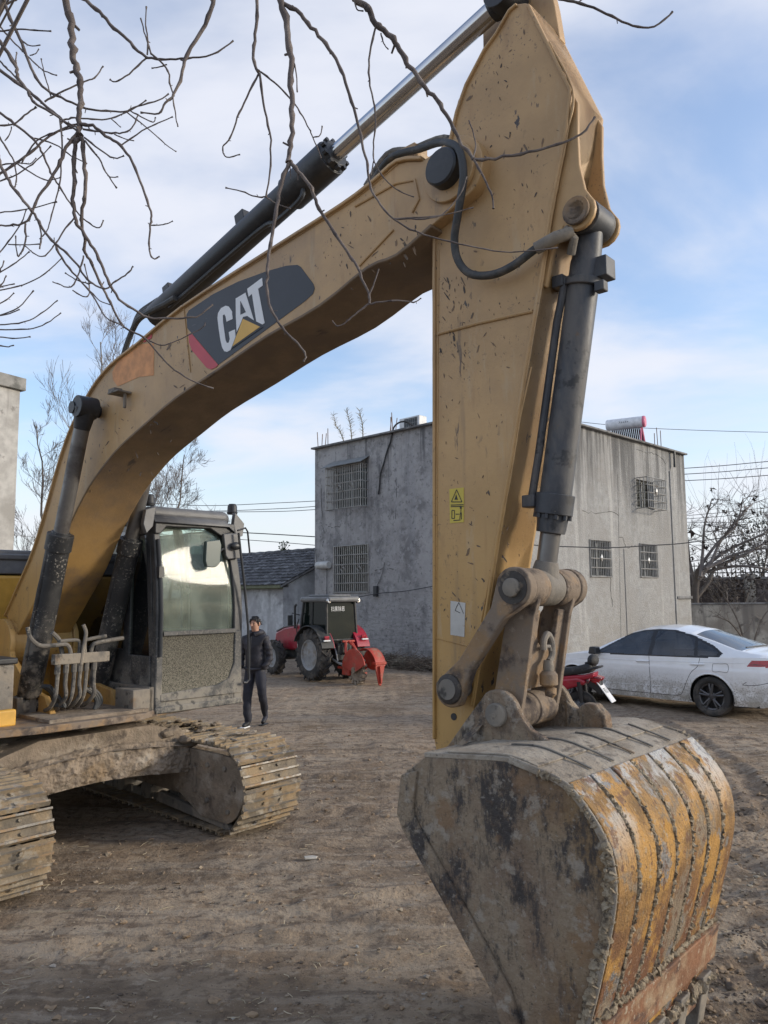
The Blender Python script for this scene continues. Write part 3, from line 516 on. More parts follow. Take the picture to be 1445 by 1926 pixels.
b.tube([(-Lh/2+.1, .55, zc_*.45), (Lh/2-.1, .55, zc_*.45)], .02, 6); b.build('rack', m_rail, sh_, smooth=40); b = MB(); b.tube([(Lh/2-.1, .12, zc_-.15), (Lh/2-.05, 1.0, .05)], .035, 6); b.tube([(Lh/2-.1, -.35, .05), (Lh/2-.1, 0, zc_-.2)], .03, 6); b.tube([(Lh/2-.08, .8, .2), (Lh/2-.08, -.3, .45)], .02, 6); b.build('rack', m_pink, sh_, smooth=40)
# ================================================================ SMALL TILED HOUSE
HQ = at_depth(533, 1099, 26.); HQ.z = 0; hz = at_depth(533, 1099, 26.).z
hs = empty('tiled_house', HQ, BT, 'low white house with grey tiled gable roof left of the grey building', 'house')
HLy, HW, rise = 6.5, 5.2, 1.18
m_hw = mat('white_limewash', (.5, .51, .52), .95, 0, [dict(col=(.36, .36, .37), scale=.9, lo=.45, hi=.62), dict(col=(.2, .2, .2), scale=1.6, lo=.56, hi=.68, amt=.7), streak((.22, .22, .22), 2.2, .55, .66, 3, .6)], bump=.25, bscale=16)
b = MB(); b.vz([(0.0, 0), (HLy, 0), (HLy, hz-.1), (0, hz-.1)], .0, .22); b.build('wall', m_hw, hs)
b = MB(); b.uz([(.22, 0), (HW, 0), (HW, hz-.1), (HW/2, hz+rise-.1), (.22, hz+.02)], 0, .22); b.build('gable_wall', m_hw, hs)
b = MB(); b.uz([(.22, 0), (HW, 0), (HW, hz-.1), (HW/2, hz+rise-.1), (.22, hz+.02)], HLy-.22, HLy); b.build('gable_wall', m_hw, hs); b = MB(); b.vz([(0.22, 0), (HLy-.22, 0), (HLy-.22, hz-.1), (.22, hz-.1)], HW-.22, HW-.001); b.build('wall', m_hw, hs)
m_tile = mat('roof_tile_grey', (.1, .1, .105), .85, 0, [dict(col=(.2, .2, .205), scale=2.2, lo=.52, hi=.62), dict(col=(.05, .05, .052), scale=6, lo=.5, hi=.64)], bump=.3, bscale=30, rnd=True, var=.3)
sa = math.atan2(rise, HW/2); slope = Vector((math.cos(sa), 0, math.sin(sa))); sl_len = (HW/2+.25)/math.cos(sa); nor = Vector((-math.sin(sa), 0, math.cos(sa)))
rf = MB(); e0 = Vector((0, 0, hz))-slope*.25
for sgn in (1, -1):
    f_ = (lambda p: p) if sgn > 0 else (lambda p: Vector((HW-p.x, p.y, p.z)))
    P4 = [f_(e0+nor*k+slope*l+Vector((0, y, 0))) for k in (0, .06) for l, y in ((0, -.18), (sl_len, -.18), (sl_len, HLy+.18), (0, HLy+.18))]
    rf.add(P4, [(0, 1, 2, 3), (7, 6, 5, 4), (0, 4, 5, 1), (1, 5, 6, 2), (2, 6, 7, 3), (3, 7, 4, 0)])
roof = rf.build('roof', m_conc, hs, smooth=0)
tl = MB(); nrow, ncol = 11, 23; tw, tlh = (HLy+.36)/ncol, sl_len/nrow
seg = [(-tw/2, 0), (-tw*.28, .03), (0, .012), (tw*.3, .012), (tw*.46, .03), (tw*.52, .035)]
tl.prism(seg+[(x, z-.018) for x, z in seg[::-1]], lambda y, z: slope*(-.02)+Vector((0, y, 0))+nor*(z+.035), lambda y, z: slope*(tlh*1.08)+Vector((0, y, 0))+nor*(z+.0)); tme = tl.mesh('roof_tile', m_tile, 40)
for r_ in range(nrow):
    for c_ in range(ncol):
        o = link('roof_tile', tme, roof); o.location = e0+nor*.075+slope*(r_*tlh)+Vector((0, -.18+tw*(c_+.5), 0))+Vector((0, random.uniform(-.008, .008), random.uniform(0, .012))); o.rotation_euler = (random.uniform(-.02, .02), random.uniform(-.02, .02), random.uniform(-.02, .02))
b = MB(); b.tube([Vector((HW/2, -.2+k*.3, hz+rise+.1+.02*(k % 2))) for k in range(24)], .1, 8); b.build('ridge', m_tile, hs, smooth=30)
b = MB(); b.box((-.22, HLy/2, hz-.07), (.08, HLy+.3, .1)); b.box((-.1, HLy/2, hz-.12), (.2, HLy, .06)); b.build('eave_board', mat('mossy_board', (.16, .17, .11), .9), hs)
# plant on the house ridge
q = Vector((HW/2, 3.4, hz+rise+.1)); b = MB()
for k in range(24):
    d = Vector((random.gauss(0, .12), random.gauss(0, .12), random.uniform(.1, .45))); b.tube([q, q+d], [.012, .006], 3); e = q+d; r_ = .05; b.add([e+Vector((-r_, 0, 0)), e+Vector((0, r_*.4, r_*.8)), e+Vector((r_, 0, .02)), e+Vector((0, -r_*.4, -r_*.3))], [(0, 1, 2, 3)])
for i, p in enumerate(b.v): b.v[i] = tuple(Matrix.Rotation(BT, 3, 'Z') @ Vector(p)+HQ)
tag(b.build('ridge_plant', mat('weed_green', (.05, .07, .03), .8), smooth=0, fix=False), 'little green plant growing on the ridge of the tiled house', 'plant')
# ================================================================ BUILDING AT THE LEFT EDGE
c0 = at_depth(37, 760, 15.5); lb = empty('rendered_building', (c0.x, c0.y, 0), R(60), 'pale plastered building with overhanging coping at the left edge', 'building')
ht = at_depth(37, 735, 15.5).z
b = MB(); b.box((-3.5, 3., ht/2), (7, 6, ht)); b.build('wall', mat('pale_render', (.42, .41, .39), .95, 0, [dict(col=(.3, .29, .27), scale=1., lo=.45, hi=.62), dict(col=(.16, .15, .14), scale=4, lo=.6, hi=.7, amt=.7), streak((.2, .19, .18), 2.5, .54, .66, 4, .6)], bump=.3, bscale=16), lb)
b = MB(); b.box((-3.5, 3., ht+.13), (7.16, 6.16, .26)); b.build('coping', mat('coping_grey', (.27, .265, .25), .95, 0, [dict(col=(.13, .13, .12), scale=3, lo=.5, hi=.62)], bump=.3), lb, .01)
b = MB(); b.tube([(.04, .2, 0), (.04, .2, ht)], .035, 8); b.build('corner_strip', m_conc, lb)
# ================================================================ BOUNDARY WALLS AT THE RIGHT
def wallrun(name, a, c, h, th, m, label, parts):
    d = (c-a); rz_ = math.atan2(d.y, d.x); e = empty(name, a, rz_, label, 'wall'); l = d.length; b = MB(); b.box((l/2, 0, h/2), (l, th, h)); b.build('wall_face', m, e, .01); parts(e, l); return e
wa = BC+bdx*LX+Vector((-.1, .2, 0)); wc = Vector((30, 27.6, 0)); wa.z = wc.z = 0
m_bw = mat('stained_wall_plaster', (.33, .315, .28), .95, 0, [dict(col=(.22, .2, .175), scale=1.1, lo=.42, hi=.6), dict(col=(.12, .11, .1), scale=2.5, lo=.56, hi=.66), streak((.14, .13, .12), 2.2, .52, .64, 7, .8)], bump=.4, bscale=14)
def bp(e, l):
    b = MB(); b.box((l/2, 0, 1.63), (l, .3, .06)); b.build('wall_cap', m_conc, e, .01)
wallrun('boundary_wall', wa, wc, 1.6, .24, m_bw, 'low stained boundary wall running right from the grey building', bp)
m_br = mat('dark_brickwork', (.085, .07, .066), .95, 0, [dict(col=(.15, .13, .125), scale=3, lo=.5, hi=.62), dict(col=(.2, .19, .18), scale=18, lo=.56, hi=.64, stretch=(.4, .4, 2), amt=.6)], bump=.5, bscale=20)
def bp2(e, l):
    for k in range(9):
        b = MB(); b.box((1.2+k*2.2, -.1, 1.4), (.4, .5, 2.8)); b.build('pier', m_bw if k % 2 else m_br, e, .01)
    b = MB(); b.box((l/2, 0, 2.62), (l, .34, .1)); b.build('wall_cap', m_conc, e, .01)
    m_f = mat('railing_dark', (.06, .055, .05), .6, .3)
    for k in range(34):
        b = MB(); b.tube([(.5+k*.19, 0, 2.65), (.5+k*.19, 0, 3.3)], .02, 5); b.build('railing_bar', m_f, e)
    b = MB(); b.tube([(.4, 0, 2.85), (7, 0, 2.85)], .02, 5); b.build('railing_rail', m_f, e); b = MB(); b.tube([(.4, 0, 3.15), (7, 0, 3.15)], .02, 5); b.build('railing_rail', m_f, e)
wallrun('brick_wall', Vector((12.0, 33.4, 0)), Vector((32, 31.5, 0)), 2.6, .3, m_br, 'tall dark brick wall with railing behind the boundary wall', bp2)
# ================================================================ EXCAVATOR
ex = empty('excavator', EXO, -EXA, 'large yellow crawler excavator with muddy bucket lowered to the ground', 'excavator')
BW = .23
# ---- boom
top = [V(*p, -.25) for p in [(790, 300), (745, 305), (700, 343), (640, 388), (500, 477), (340, 580), (255, 650), (205, 690), (170, 735), (135, 800), (110, 870), (85, 960), (60, 1040), (30, 1110), (8, 1160)]]
bot = [V(*p, -.25) for p in [(810, 420), (745, 476), (690, 500), (600, 572), (500, 630), (413, 690), (330, 746), (275, 793), (228, 835), (197, 871), (166, 915), (133, 979), (100, 1060), (75, 1110), (30, 1195)]]
PB = V(833, 316, -.3)                     # boom / stick pin
def sm2(pl, k=3): return [(p.x, p.y) for p in smoothpts([(a, b, 0) for a, b in pl], k)]
topS, botS = sm2(top), sm2(bot)
tip = arc(PB, .2, -45, 70, 8)
body = topS[::-1] + tip[::-1] + botS
boom = MB()
boom.uz(body, -BW, BW)
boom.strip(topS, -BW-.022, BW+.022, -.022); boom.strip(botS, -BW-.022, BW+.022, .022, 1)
boom = boom.build('boom', [m_yel, m_underplate], ex, .006)
# boom nose bosses and pins
for s in (-1, 1):
    b = MB(); b.lathe([(.16, 0), (.16, .025), (.13, .03)], (PB[0], s*BW, PB[1]), (0, s, 0), 30); b.build('nose_boss', m_yel, boom, .004)
    b = MB(); b.lathe([(.1, 0), (.1, .07), (.09, .08), (.02, .083)], (PB[0], s*(BW+.02), PB[1]), (0, s, 0), 30); b.build('nose_pin', m_black, boom)
# raised reinforcement ribs on nose, boom foot boss
PF = (-.33, 1.62)
b = MB()
for s in (-1, 1): b.lathe([(.2, 0), (.2, .06), (.1, .07)], (PF[0], s*(BW-.02), PF[1]), (0, s, 0), 24)
b.cyl((PF[0], -BW, PF[1]), (PF[0], BW, PF[1]), .2); b.build('boom_foot', m_yel, boom, .004)
b = MB(); b.tube([V3(*p, -BW-.004) for p in [(668, 388), (745, 345), (780, 338), (788, 375), (775, 400)]], .007, 6); b.build('weld_seam', m_yel, boom)
b = MB(); b.tube([V3(*p, -BW-.004) for p in [(676, 500), (740, 432)]], .006, 6); b.build('weld_seam', m_yel, boom)
b = MB(); b.tube([V3(*p, -BW-.004) for p in [(345, 575), (350, 620), (358, 700)]], .004, 6); b.build('weld_seam', m_yel, boom)
# decals on boom side
def dpoly(name, pts, z0, m, ox, oy, sc, parent, v=-BW):
    b = MB(); pl = [V(ox+x/sc, oy+y/sc, v) for x, y in pts]; b.uz(pl, v-z0, v-z0-.0015); return b.build(name, m, parent, smooth=0)
dz = lambda nm, pts, k, m, par: dpoly(nm, pts, .001+.002*k, m, 340, 420, 4.817, par)
lg = dz('logo_badge', [(55, 830), (75, 790), (300, 640), (520, 530), (780, 435), (960, 385), (1060, 377), (1090, 395), (1205, 550), (1217, 590), (1200, 640), (1130, 705), (345, 1282), (105, 1000), (62, 950)], 0, m_navy, boom)
dz('logo_stripe', [(75, 1000), (105, 1003), (343, 1283), (325, 1305), (280, 1325), (240, 1310), (105, 1150), (80, 1080)], 1, m_red, boom)
dz('logo_letter', [(475, 868), (470, 800), (440, 755), (412, 748), (370, 770), (343, 815), (338, 860), (350, 960), (365, 1060), (380, 1125), (400, 1160), (425, 1166), (455, 1150), (480, 1100), (503, 1045), (497, 962), (440, 987), (450, 1050), (440, 1082), (422, 1085), (412, 1060), (400, 980), (388, 890), (386, 835), (400, 825), (412, 845), (420, 893)], 1, m_white, boom)
dz('logo_letter', [(503, 683), (592, 630), (668, 880), (607, 840), (577, 848), (512, 985), (505, 850)], 1, m_white, boom)
dz('logo_letter', [(547, 705), (548, 830), (596, 806)], 2, m_navy, boom)
dz('logo_letter', [(607, 595), (742, 495), (748, 565), (706, 595), (765, 905), (745, 918), (690, 890), (650, 640), (620, 668)], 1, m_white, boom)
dz('logo_triangle', [(573, 848), (750, 942), (462, 1142)], 2, m_navy, boom); dz('logo_triangle', [(573, 868), (728, 940), (477, 1118)], 3, m_decyel, boom)
dpoly('faded_sticker', [(212, 700), (226, 672), (250, 648), (290, 646), (290, 706), (262, 709), (222, 727), (213, 714)], .001, m_orange, 0, 0, 1, boom)
dpoly('sticker_corner', [(262, 640), (288, 622), (286, 636), (272, 644)], .003, m_red, 0, 0, 1, boom)
# work-light bracket on boom side
b = MB(); q = V3(238, 742, -BW); b.box(q+Vector((0, -.06, 0)), (.16, .12, .015)); b.box(q+Vector((.05, -.04, -.06)), (.02, .02, .13)); b.box(q+Vector((-.03, -.08, .02)), (.1, .07, .03)); b.build('light_bracket', m_dirtmetal, boom, .003)
# ---- boom cylinders
def cylinder(name, pa, pb, v, rb, rr, split, mb, mr, parent, eye=True, du=0):
    A = Vector((pa[0]+du, v, pa[1])); B = Vector((pb[0]+du, v, pb[1])); d = (B-A).normalized(); S = A+(B-A)*split
    root = MB(); root.tube([B-d*.1, S+d*.16, S+d*.16, S+d*.02, S+d*.02, S], [rb, rb, rb*1.13, rb*1.13, rb*.8, rb*.78], 24)
    root.lathe([(rb*1.05, -rb*.8), (rb*1.05, rb*.8)], B, (0, 1, 0), 20)
    root = root.build(name, mb, parent, .004)
    r = MB(); r.tube([A+d*.05, S+d*.05], rr, 20); r.build('piston_rod', mr, root)
    e = MB(); e.lathe([(rb*.95, -rb*.85), (rb*.95, rb*.85)], A, (0, 1, 0), 20); e.tube([A, A+d*rb*1.9], [rb*.95, rr*1.05], 20); e.build('rod_eye', m_black, root, .005)
    return root, S, d
for v, du in ((-.38, .0), (.36, -.0)):
    pa = (1.27 if v < 0 else 1.13, 3.56); pb = (.4 if v < 0 else .18, 1.12)
    c, S, d = cylinder('boom_cylinder', pa, pb, v, .095, .062, .405, m_cylmud, m_rod, ex)
    n = Vector((d.z, 0, -d.x))
    b = MB(); side = Vector((0, -.1, 0)) if v < 0 else Vector((0, .1, 0)); q0 = S+d*.1+n*.05
    b.tube([q0-n*.06+Vector((0, -.07, 0)), q0+d*.4-n*.06+Vector((0, -.09, 0)), q0+d*1.15-n*.06+Vector((0, -.09, 0))], .022, 10); b.build('cylinder_pipe', m_cylmud, c)
b = MB(); b.cyl((1.2, -.47, 3.56), (1.2, .45, 3.56), .05); b.build('cylinder_pin', m_black, boom)
# ---- stick
SW = .155
sl = [V(*p, -.17) for p in [(985, 2), (970, 4), (955, 17), (930, 61), (908, 91), (873, 158), (855, 210), (835, 300), (820, 380), (813, 450), (813, 700), (813, 1000), (813, 1390)]]
sr = [V(*p, -.17) for p in [(994, 5), (1030, 77), (1074, 166), (1066, 241), (1049, 332), (1035, 405), (1019, 516), (1008, 582), (991, 682), (980, 750), (965, 850), (938, 1006), (915, 1155), (888, 1330)]]
PA = (4.80, 1.22)
stk = MB(); stk.uz(sl + arc(PA, .14, 200, 340, 6) + sr[::-1], -SW, SW)
stk.strip(sl, -SW-.018, SW+.018, -.0); stk = MB(); stk.uz(sl + arc(PA, .14, 200, 340, 6) + sr[::-1], -SW, SW)
stk.strip(sl[1:], -SW-.016, SW+.016, .016); stk.strip(sr, -SW-.016, SW+.016, -.016)
stick = stk.build('stick', m_yel, ex, .006)
b = MB(); b.tube([V3(*p, -SW-.003) for p in [(825, 628), (900, 608), (1003, 585)]], .009, 8); b.build('weld_seam', m_yel, stick)
b = MB(); b.tube([V3(*p, -SW-.002) for p in [(825, 470), (822, 900), (820, 1200), (880, 1215)]], .004, 6); b.build('weld_seam', m_yel, stick)
b = MB(); b.tube([V3(*p, -SW-.002) for p in [(1000, 690), (962, 860), (930, 1040), (905, 1170)]], .004, 6); b.build('weld_seam', m_yel, stick)
b = MB()                                     # stick cylinder lug behind the top, pivot boss
PT = V(955, -35, -.0)
b.lathe([(.18, -.235+.02), (.18, .215)], (PB[0], 0, PB[1]), (0, 1, 0), 24)
b.build('pivot_boss', m_yel, stick)
b = MB(); b.uz([V(*p, .15) for p in [(918, 100), (917, 28), (930, -20), (975, -70), (1035, -50), (1052, 20), (1062, 80), (1000, 140)]], .1, .168); b.build('tail_plate', m_yel, stick, .006)
# ears for bucket cylinder
PC = (5.54, 3.82)
b = MB()
for s in (-.125, .125):
    pl = [(5.46, 4.43), (5.535, 4.42), (5.56, 4.36), (5.553, 4.2), (5.555, 4.05), (5.58, 3.92)] + arc(PC, .088, 45, -150, 8) + [(5.4, 3.66), (5.36, 3.5), (5.33, 3.52)]
    b.uz(pl, s-.013, s+.013)
b.build('cylinder_bracket', m_yel, stick, .006)
b = MB(); b.cyl((PC[0], -.165, PC[1]), (PC[0], .165, PC[1]), .05); b.lathe([(.068, 0), (.068, .02)], (PC[0], -.165, PC[1]), (0, 1, 0), 20); b.build('bracket_pin', m_yellow_mud, stick, .004)
# stickers
def stickr(pts, z0, m, nm='sticker', par=stick): return dpoly(nm, pts, z0, m, 0, 0, 1, par, -SW)
s1 = stickr([(846, 920), (873, 917), (873, 982), (847, 984)], .001, m_stickyel, 'warning_sticker')
def ln(p, q, wd, par=stick, z0=.004, m=m_ink):
    b = MB(); A = V3(*p, -SW-z0); B = V3(*q, -SW-z0); n = (B-A).normalized().cross(Vector((0, 1, 0)))*wd; b.add([A+n, B+n, B-n, A-n], [(0, 1, 2, 3)]); b.build('sticker_mark', m, par, smooth=0, fix=False)
for p, q in [((859, 921), (849, 944)), ((859, 921), (869, 944)), ((849, 944), (869, 944)), ((848, 950), (872, 949)), ((848, 953), (872, 952)), ((850, 960), (850, 975)), ((850, 960), (855, 960)), ((855, 960), (855, 975)), ((850, 975), (855, 975)), ((857, 967), (864, 967)), ((867, 956), (867, 966)), ((868, 964), (868, 977)), ((866, 964), (865, 977)), ((853, 979), (866, 978))]:
    ln(p, q, .0022, s1)
b = MB(); b.lathe([(.006, 0), (.006, .002)], V3(867, 955, -SW-.003), (0, -1, 0), 10); b.build('sticker_mark', m_ink, s1)
b = MB(); b.uz([V(*p, -SW) for p in [(859, 930), (856, 940), (862, 940)]], -SW-.003, -SW-.0045); b.build('sticker_mark', m_ink, s1, smooth=0)
s2 = stickr([(848, 1130), (876, 1134), (874, 1198), (848, 1194)], .001, m_stickwht, 'worn_sticker')
for p, q in [((863, 1133), (856, 1148)), ((863, 1133), (872, 1154)), ((856, 1148), (866, 1153))]: ln(p, q, .0016, s2)
def bead(pl, v, par, seed, r=.006):
    rg = random.Random(seed); P = smoothpts([Vector((a, v, c)) for a, c in pl], 10); b = MB(); b.tube(P, [r*rg.uniform(.7, 1.25) for _ in P], 6); b.build('weld_bead', m_yel, par, smooth=60, fix=False)
bead(sl[2:], -SW-.001, stick, 1); bead(sr[1:], -SW-.001, stick, 2); bead(top[1:], -BW-.001, boom, 3); bead(bot[1:], -BW-.001, boom, 4)
def chips(boxes, v, par, seed, m):
    rg = random.Random(seed); b = MB()
    for (x0, y0, x1, y1, n, smax) in boxes:
        for k in range(n):
            cx_, cy_ = rg.uniform(x0, x1), rg.uniform(y0, y1); l = rg.uniform(2, smax)*rg.random()**.5; wdt = max(.7, l*rg.uniform(.12, .35)); a = rg.gauss(1.35, .5); ca_, sa_ = math.cos(a), math.sin(a); pts = []
            for t in range(9):
                an = 2*math.pi*t/9; r_ = rg.uniform(.55, 1.25); px, py = math.cos(an)*l*r_, math.sin(an)*wdt*r_; pts.append(V3(cx_+px*ca_-py*sa_, cy_+px*sa_+py*ca_, v))
            b.add(pts, [tuple(range(9))])
    o = b.build('paint_chips', m, par, smooth=0, fix=False); o['kind'] = 'stuff'
m_chip = mat('chipped_paint', (.05, .042, .038), .7, 0, [dict(col=(.12, .085, .06), scale=12, lo=.45, hi=.6)])
m_graze = mat('grazed_paint', (.2, .13, .075), .7, 0, [dict(col=(.12, .09, .065), scale=12, lo=.45, hi=.6)])
chips([(820, 450, 875, 700, 30, 9), (890, 120, 1050, 420, 26, 8), (850, 560, 1000, 640, 14, 6), (822, 740, 950, 1200, 26, 6), (835, 500, 870, 640, 9, 16)], -SW-.0015, stick, 5, m_chip)
chips([(820, 450, 900, 720, 30, 12), (880, 60, 1050, 400, 30, 12), (830, 640, 980, 1200, 45, 9)], -SW-.0012, stick, 6, m_graze)
chips([(640, 400, 790, 500, 20, 8), (600, 450, 690, 545, 14, 8), (300, 640, 420, 740, 14, 6), (190, 770, 300, 900, 18, 7), (120, 850, 170, 980, 8, 6)], -BW-.0015, boom, 7, m_chip)
chips([(620, 400, 790, 520, 22, 12), (180, 720, 330, 900, 22, 10), (300, 620, 420, 740, 10, 9)], -BW-.0012, boom, 8, m_graze)
# ---- hose loops on stick
b = MB(); b.tube(smoothpts([V3(*p, v) for p, v in [((700, 345), -.1), ((735, 297), -.12), ((790, 280), -.16), ((830, 268), -.22), ((862, 280), -.3), ((872, 330), -.32), ((862, 400), -.3), ((855, 450), -.27), ((862, 490), -.25), ((885, 515), -.24), ((925, 517), -.24), ((965, 500), -.23), ((1005, 470), -.22), ((1045, 447), -.2), ((1075, 438), -.14)]], 4), .0205, 12); b.build('hydraulic_hose', m_hose, stick)
b = MB(); b.tube([V3(1008, 468, -.22), V3(1045, 447, -.2), V3(1075, 438, -.14)], .03, 12); b.tube([V3(1062, 430, -.15), V3(1080, 450, -.13), V3(1074, 478, -.1)], .022, 10); b.build('hose_fitting', m_dirtmetal, stick)
b = MB(); b.tube(smoothpts([V3(*p, v) for p, v in [((690, 352), .02), ((730, 292), .02), ((775, 283), .0), ((835, 262), -.02), ((880, 280), .02)]], 4), .026, 10); b.build('hydraulic_pipe', m_hosemud, boom)
b = MB(); b.box(V3(775, 288, .0)-Vector((0, 0, .03)), (.14, .12, .09)); b.box(V3(778, 298, .0)-Vector((0, 0, .05)), (.22, .2, .04)); b.build('pipe_clamp', m_yel, boom, .004)
# ---- stick cylinder (over the boom)
A = Vector((V(952, -2, 0)[0], 0, V(952, -2, 0)[1])); Bm = V3(300, 590, 0); Sx = V3(640, 318, 0); d = (Bm-A).normalized()
S = A + d*(Sx-A).dot(d)
c = MB(); c.tube([Bm+d*.05, S+d*.42], .1, 24); c.tube([S+d*.46, S+d*.05, S+d*.05, S], [.118, .118, .1, .09], 24); sc = c.build('stick_cylinder', m_black, ex, .004)
c = MB(); c.tube([A+d*.08, S+d*.05], .055, 24); c.build('piston_rod', m_chrome, sc)
c = MB(); c.lathe([(.09, -.09), (.09, .09)], A, (0, 1, 0), 24); c.tube([A, A+d*.1], [.085, .06], 16); c.build('rod_eye', m_black, sc, .004)
for k in range(10):
    c = MB(); a = 2*math.pi*k/10; n1_ = d.cross(Vector((0, 1, 0))).normalized(); q = S+d*.03+(n1_*math.cos(a)+Vector((0, 1, 0))*math.sin(a))*.1; c.cyl(q, q-d*.03, .016, n=6); c.build('gland_bolt', m_black, sc)
nd = d.cross(Vector((0, 1, 0))).normalized(); nd = nd if nd.z > 0 else -nd
c = MB(); q = S+d*.95; c.box(q+nd*.11, (.1, .12, .1), Matrix.Rotation(-math.atan2(-d.z, -d.x), 3, 'Y')); c.build('cylinder_clamp', m_black, sc, .005); c = MB(); q = S+d*1.95; c.box(q+nd*.11, (.09, .1, .07), Matrix.Rotation(-math.atan2(-d.z, -d.x), 3, 'Y')); c.build('cylinder_clamp', m_black, sc, .005)
c = MB(); q = S+d*.3-nd*.1; c.tube(smoothpts([q+Vector((0, -.05, 0)), q-nd*.06+d*.05+Vector((0, -.06, 0)), q-nd*.06+d*.3+Vector((0, -.06, 0)), q-nd*.015+d*.5+Vector((0, -.06, 0)), q+d*1.6+Vector((0, -.07, 0))], 4), .018, 8); c.build('cylinder_pipe', m_black, sc)
# hoses bulging up at the cylinder base
for k in range(4):
    b = MB(); o_ = k*.06-.1; b.tube(smoothpts([V3(*p, o_) for p in [(330, 560+3*k), (310, 572-4*k), (285, 585-4*k), (262, 600-3*k), (250, 620), (240, 645), (232, 670)]], 4), .024, 8); b.build('hydraulic_hose', m_hose, boom)
# ---- bucket cylinder and linkage
PL, PS_, PK = V(970, 1105, -.25), V(852, 1295, -.25), V(932, 1345, -.27)   # link top, stick link pin, bucket link pin
A = Vector((PL[0], 0, PL[1])); B = Vector((PC[0], 0, PC[1])); d = (B-A).normalized()
S = A+d*.34
c = MB(); c.tube([B-d*.02, B-d*.18, B-d*.2, S+d*.1], [.06, .07, .075, .078], 24); c.lathe([(.085, -.09), (.085, .09)], B, (0, 1, 0), 24); bc = c.build('bucket_cylinder', m_cyl, ex, .004)
c = MB(); c.tube([S+d*.12, S+d*.02, S+d*.02, S-d*.07, S-d*.07, S-d*.08], [.094, .094, .078, .07, .05, .05], 24); c.build('cylinder_gland', m_cyl, bc, .003)
for k in range(11):
    a = 2*math.pi*k/11; n1_ = d.cross(Vector((0, 1, 0))).normalized(); q = S+d*.02+(n1_*math.cos(a)+Vector((0, 1, 0))*math.sin(a))*.082; c = MB(); c.cyl(q, q-d*.022, .012, n=6); c.build('gland_bolt', m_cyl, bc)
c = MB(); c.tube([A+d*.04, S], .05, 24); c.build('piston_rod', m_rod, bc)
c = MB(); c.lathe([(.085, -.075), (.09, -.06), (.09, .06), (.085, .075)], A, (0, 1, 0), 24); c.tube([A, A+d*.13], [.085, .055], 20); c.build('rod_eye', m_dirtmetal, bc, .004)
nv = Vector((0, -1, 0)); nf = d.cross(Vector((0, 1, 0))).normalized(); nf = nf if nf.x < 0 else -nf
c = MB(); c.tube([B-d*.28+nf*.07+nv*.05, B-d*.5+nf*.085+nv*.055, S+d*.3+nf*.09+nv*.055, S+d*.1+nf*.1+nv*.05], .02, 10); c.build('cylinder_pipe', m_cyl, bc)
c = MB(); c.box(S+d*.07+nf*.1+nv*.05, (.07, .07, .06)); c.build('pipe_block', m_cyl, bc, .005)
c = MB(); q = B-d*.3; c.lathe([(.092, -.02), (.092, .02)], q, d, 20); c.box(q+Vector((.1, .02, .05)), (.07, .1, .1)); c.box(q+Vector((.1, -.02, -.05)), (.05, .05, .05)); c.box(q+nf*.1+nv*.03, (.06, .1, .06)); c.build('pipe_clamp', m_cyl, bc, .005)
m_grease = mat('grease', (.04, .034, .03), .55, 0, [dict(col=(.16, .125, .09), scale=14, lo=.5, hi=.64)], bump=.6, bscale=50)
# side links
for s in (-1, 1):
    v0, v1 = s*.215, s*.275
    dv = Vector(PL)-Vector(PS_); dn = Vector((-dv.y, dv.x)).normalized(); ang = math.degrees(math.atan2(dv.y, dv.x))
    pl = arc(PL, .096, ang-100, ang+100, 12) + [tuple(Vector(PL)-dv.normalized()*.15+dn*.044), tuple(Vector(PS_)+dv.normalized()*.15+dn*.043)] + arc(PS_, .09, ang+110, ang+250, 12) + [tuple(Vector(PS_)+dv.normalized()*.15-dn*.043), tuple(Vector(PL)-dv.normalized()*.15-dn*.044)]
    b = MB(); b.uz(pl, min(v0, v1), max(v0, v1)); lk = b.build('side_link', m_yellow_mud, ex, .008)
    b = MB(); b.lathe([(.044, 0), (.044, .022), (.036, .026)], (PL[0], s*.275, PL[1]), (0, s, 0), 20); b.build('link_pin', m_dirtmetal, lk, .003); b = MB(); b.lathe([(.078, 0), (.078, .004)], (PL[0], s*.275, PL[1]), (0, s, 0), 20); b.build('grease_ring', m_grease, lk)
    b = MB(); b.lathe([(.073, -.05), (.073, .012), (.06, .02)], (PS_[0], s*.275, PS_[1]), (0, s, 0), 20); b.lathe([(.02, .021), (.02, .024)], (PS_[0], s*.275, PS_[1]), (0, s, 0), 10); b.build('link_pin', m_grease, lk, .004)
    b = MB(); b.lathe([(.088, -.07), (.092, -.06), (.092, .06), (.088, .07)], (PL[0], s*.145, PL[1]), (0, 1, 0), 24); b.build('link_boss', m_yellow_mud, lk, .003)
b = MB(); b.cyl((PL[0], -.27, PL[1]), (PL[0], .27, PL[1]), .05); b.build('pin_shaft', m_dirtmetal, stick); b = MB(); b.cyl((PS_[0], -.3, PS_[1]), (PS_[0], .3, PS_[1]), .05); b.build('pin_shaft', m_dirtmetal, stick)
b = MB(); b.lathe([(.018, 0), (.018, .003)], V3(854, 1348, -SW), (0, -1, 0), 14); b.build('plug_hole', m_ink, stick)
# power link (H-shaped)
dv = Vector(PL)-Vector(PK); dn = Vector((-dv.y, dv.x)).normalized(); dd = dv.normalized()
P = lambda a, t: tuple(Vector(PK)+dd*a+dn*t)
ll = dv.length
b = MB()
for s in (-1, 1):
    pl = [P(0, -.075), P(.1, -.08), P(ll-.12, -.075), P(ll-.05, -.085), P(ll+.06, -.07), P(ll+.08, 0), P(ll+.06, .07), P(ll-.12, .075), P(.1, .08), P(0, .075)]
    b.uz(pl, s*.165-.016, s*.165+.016)
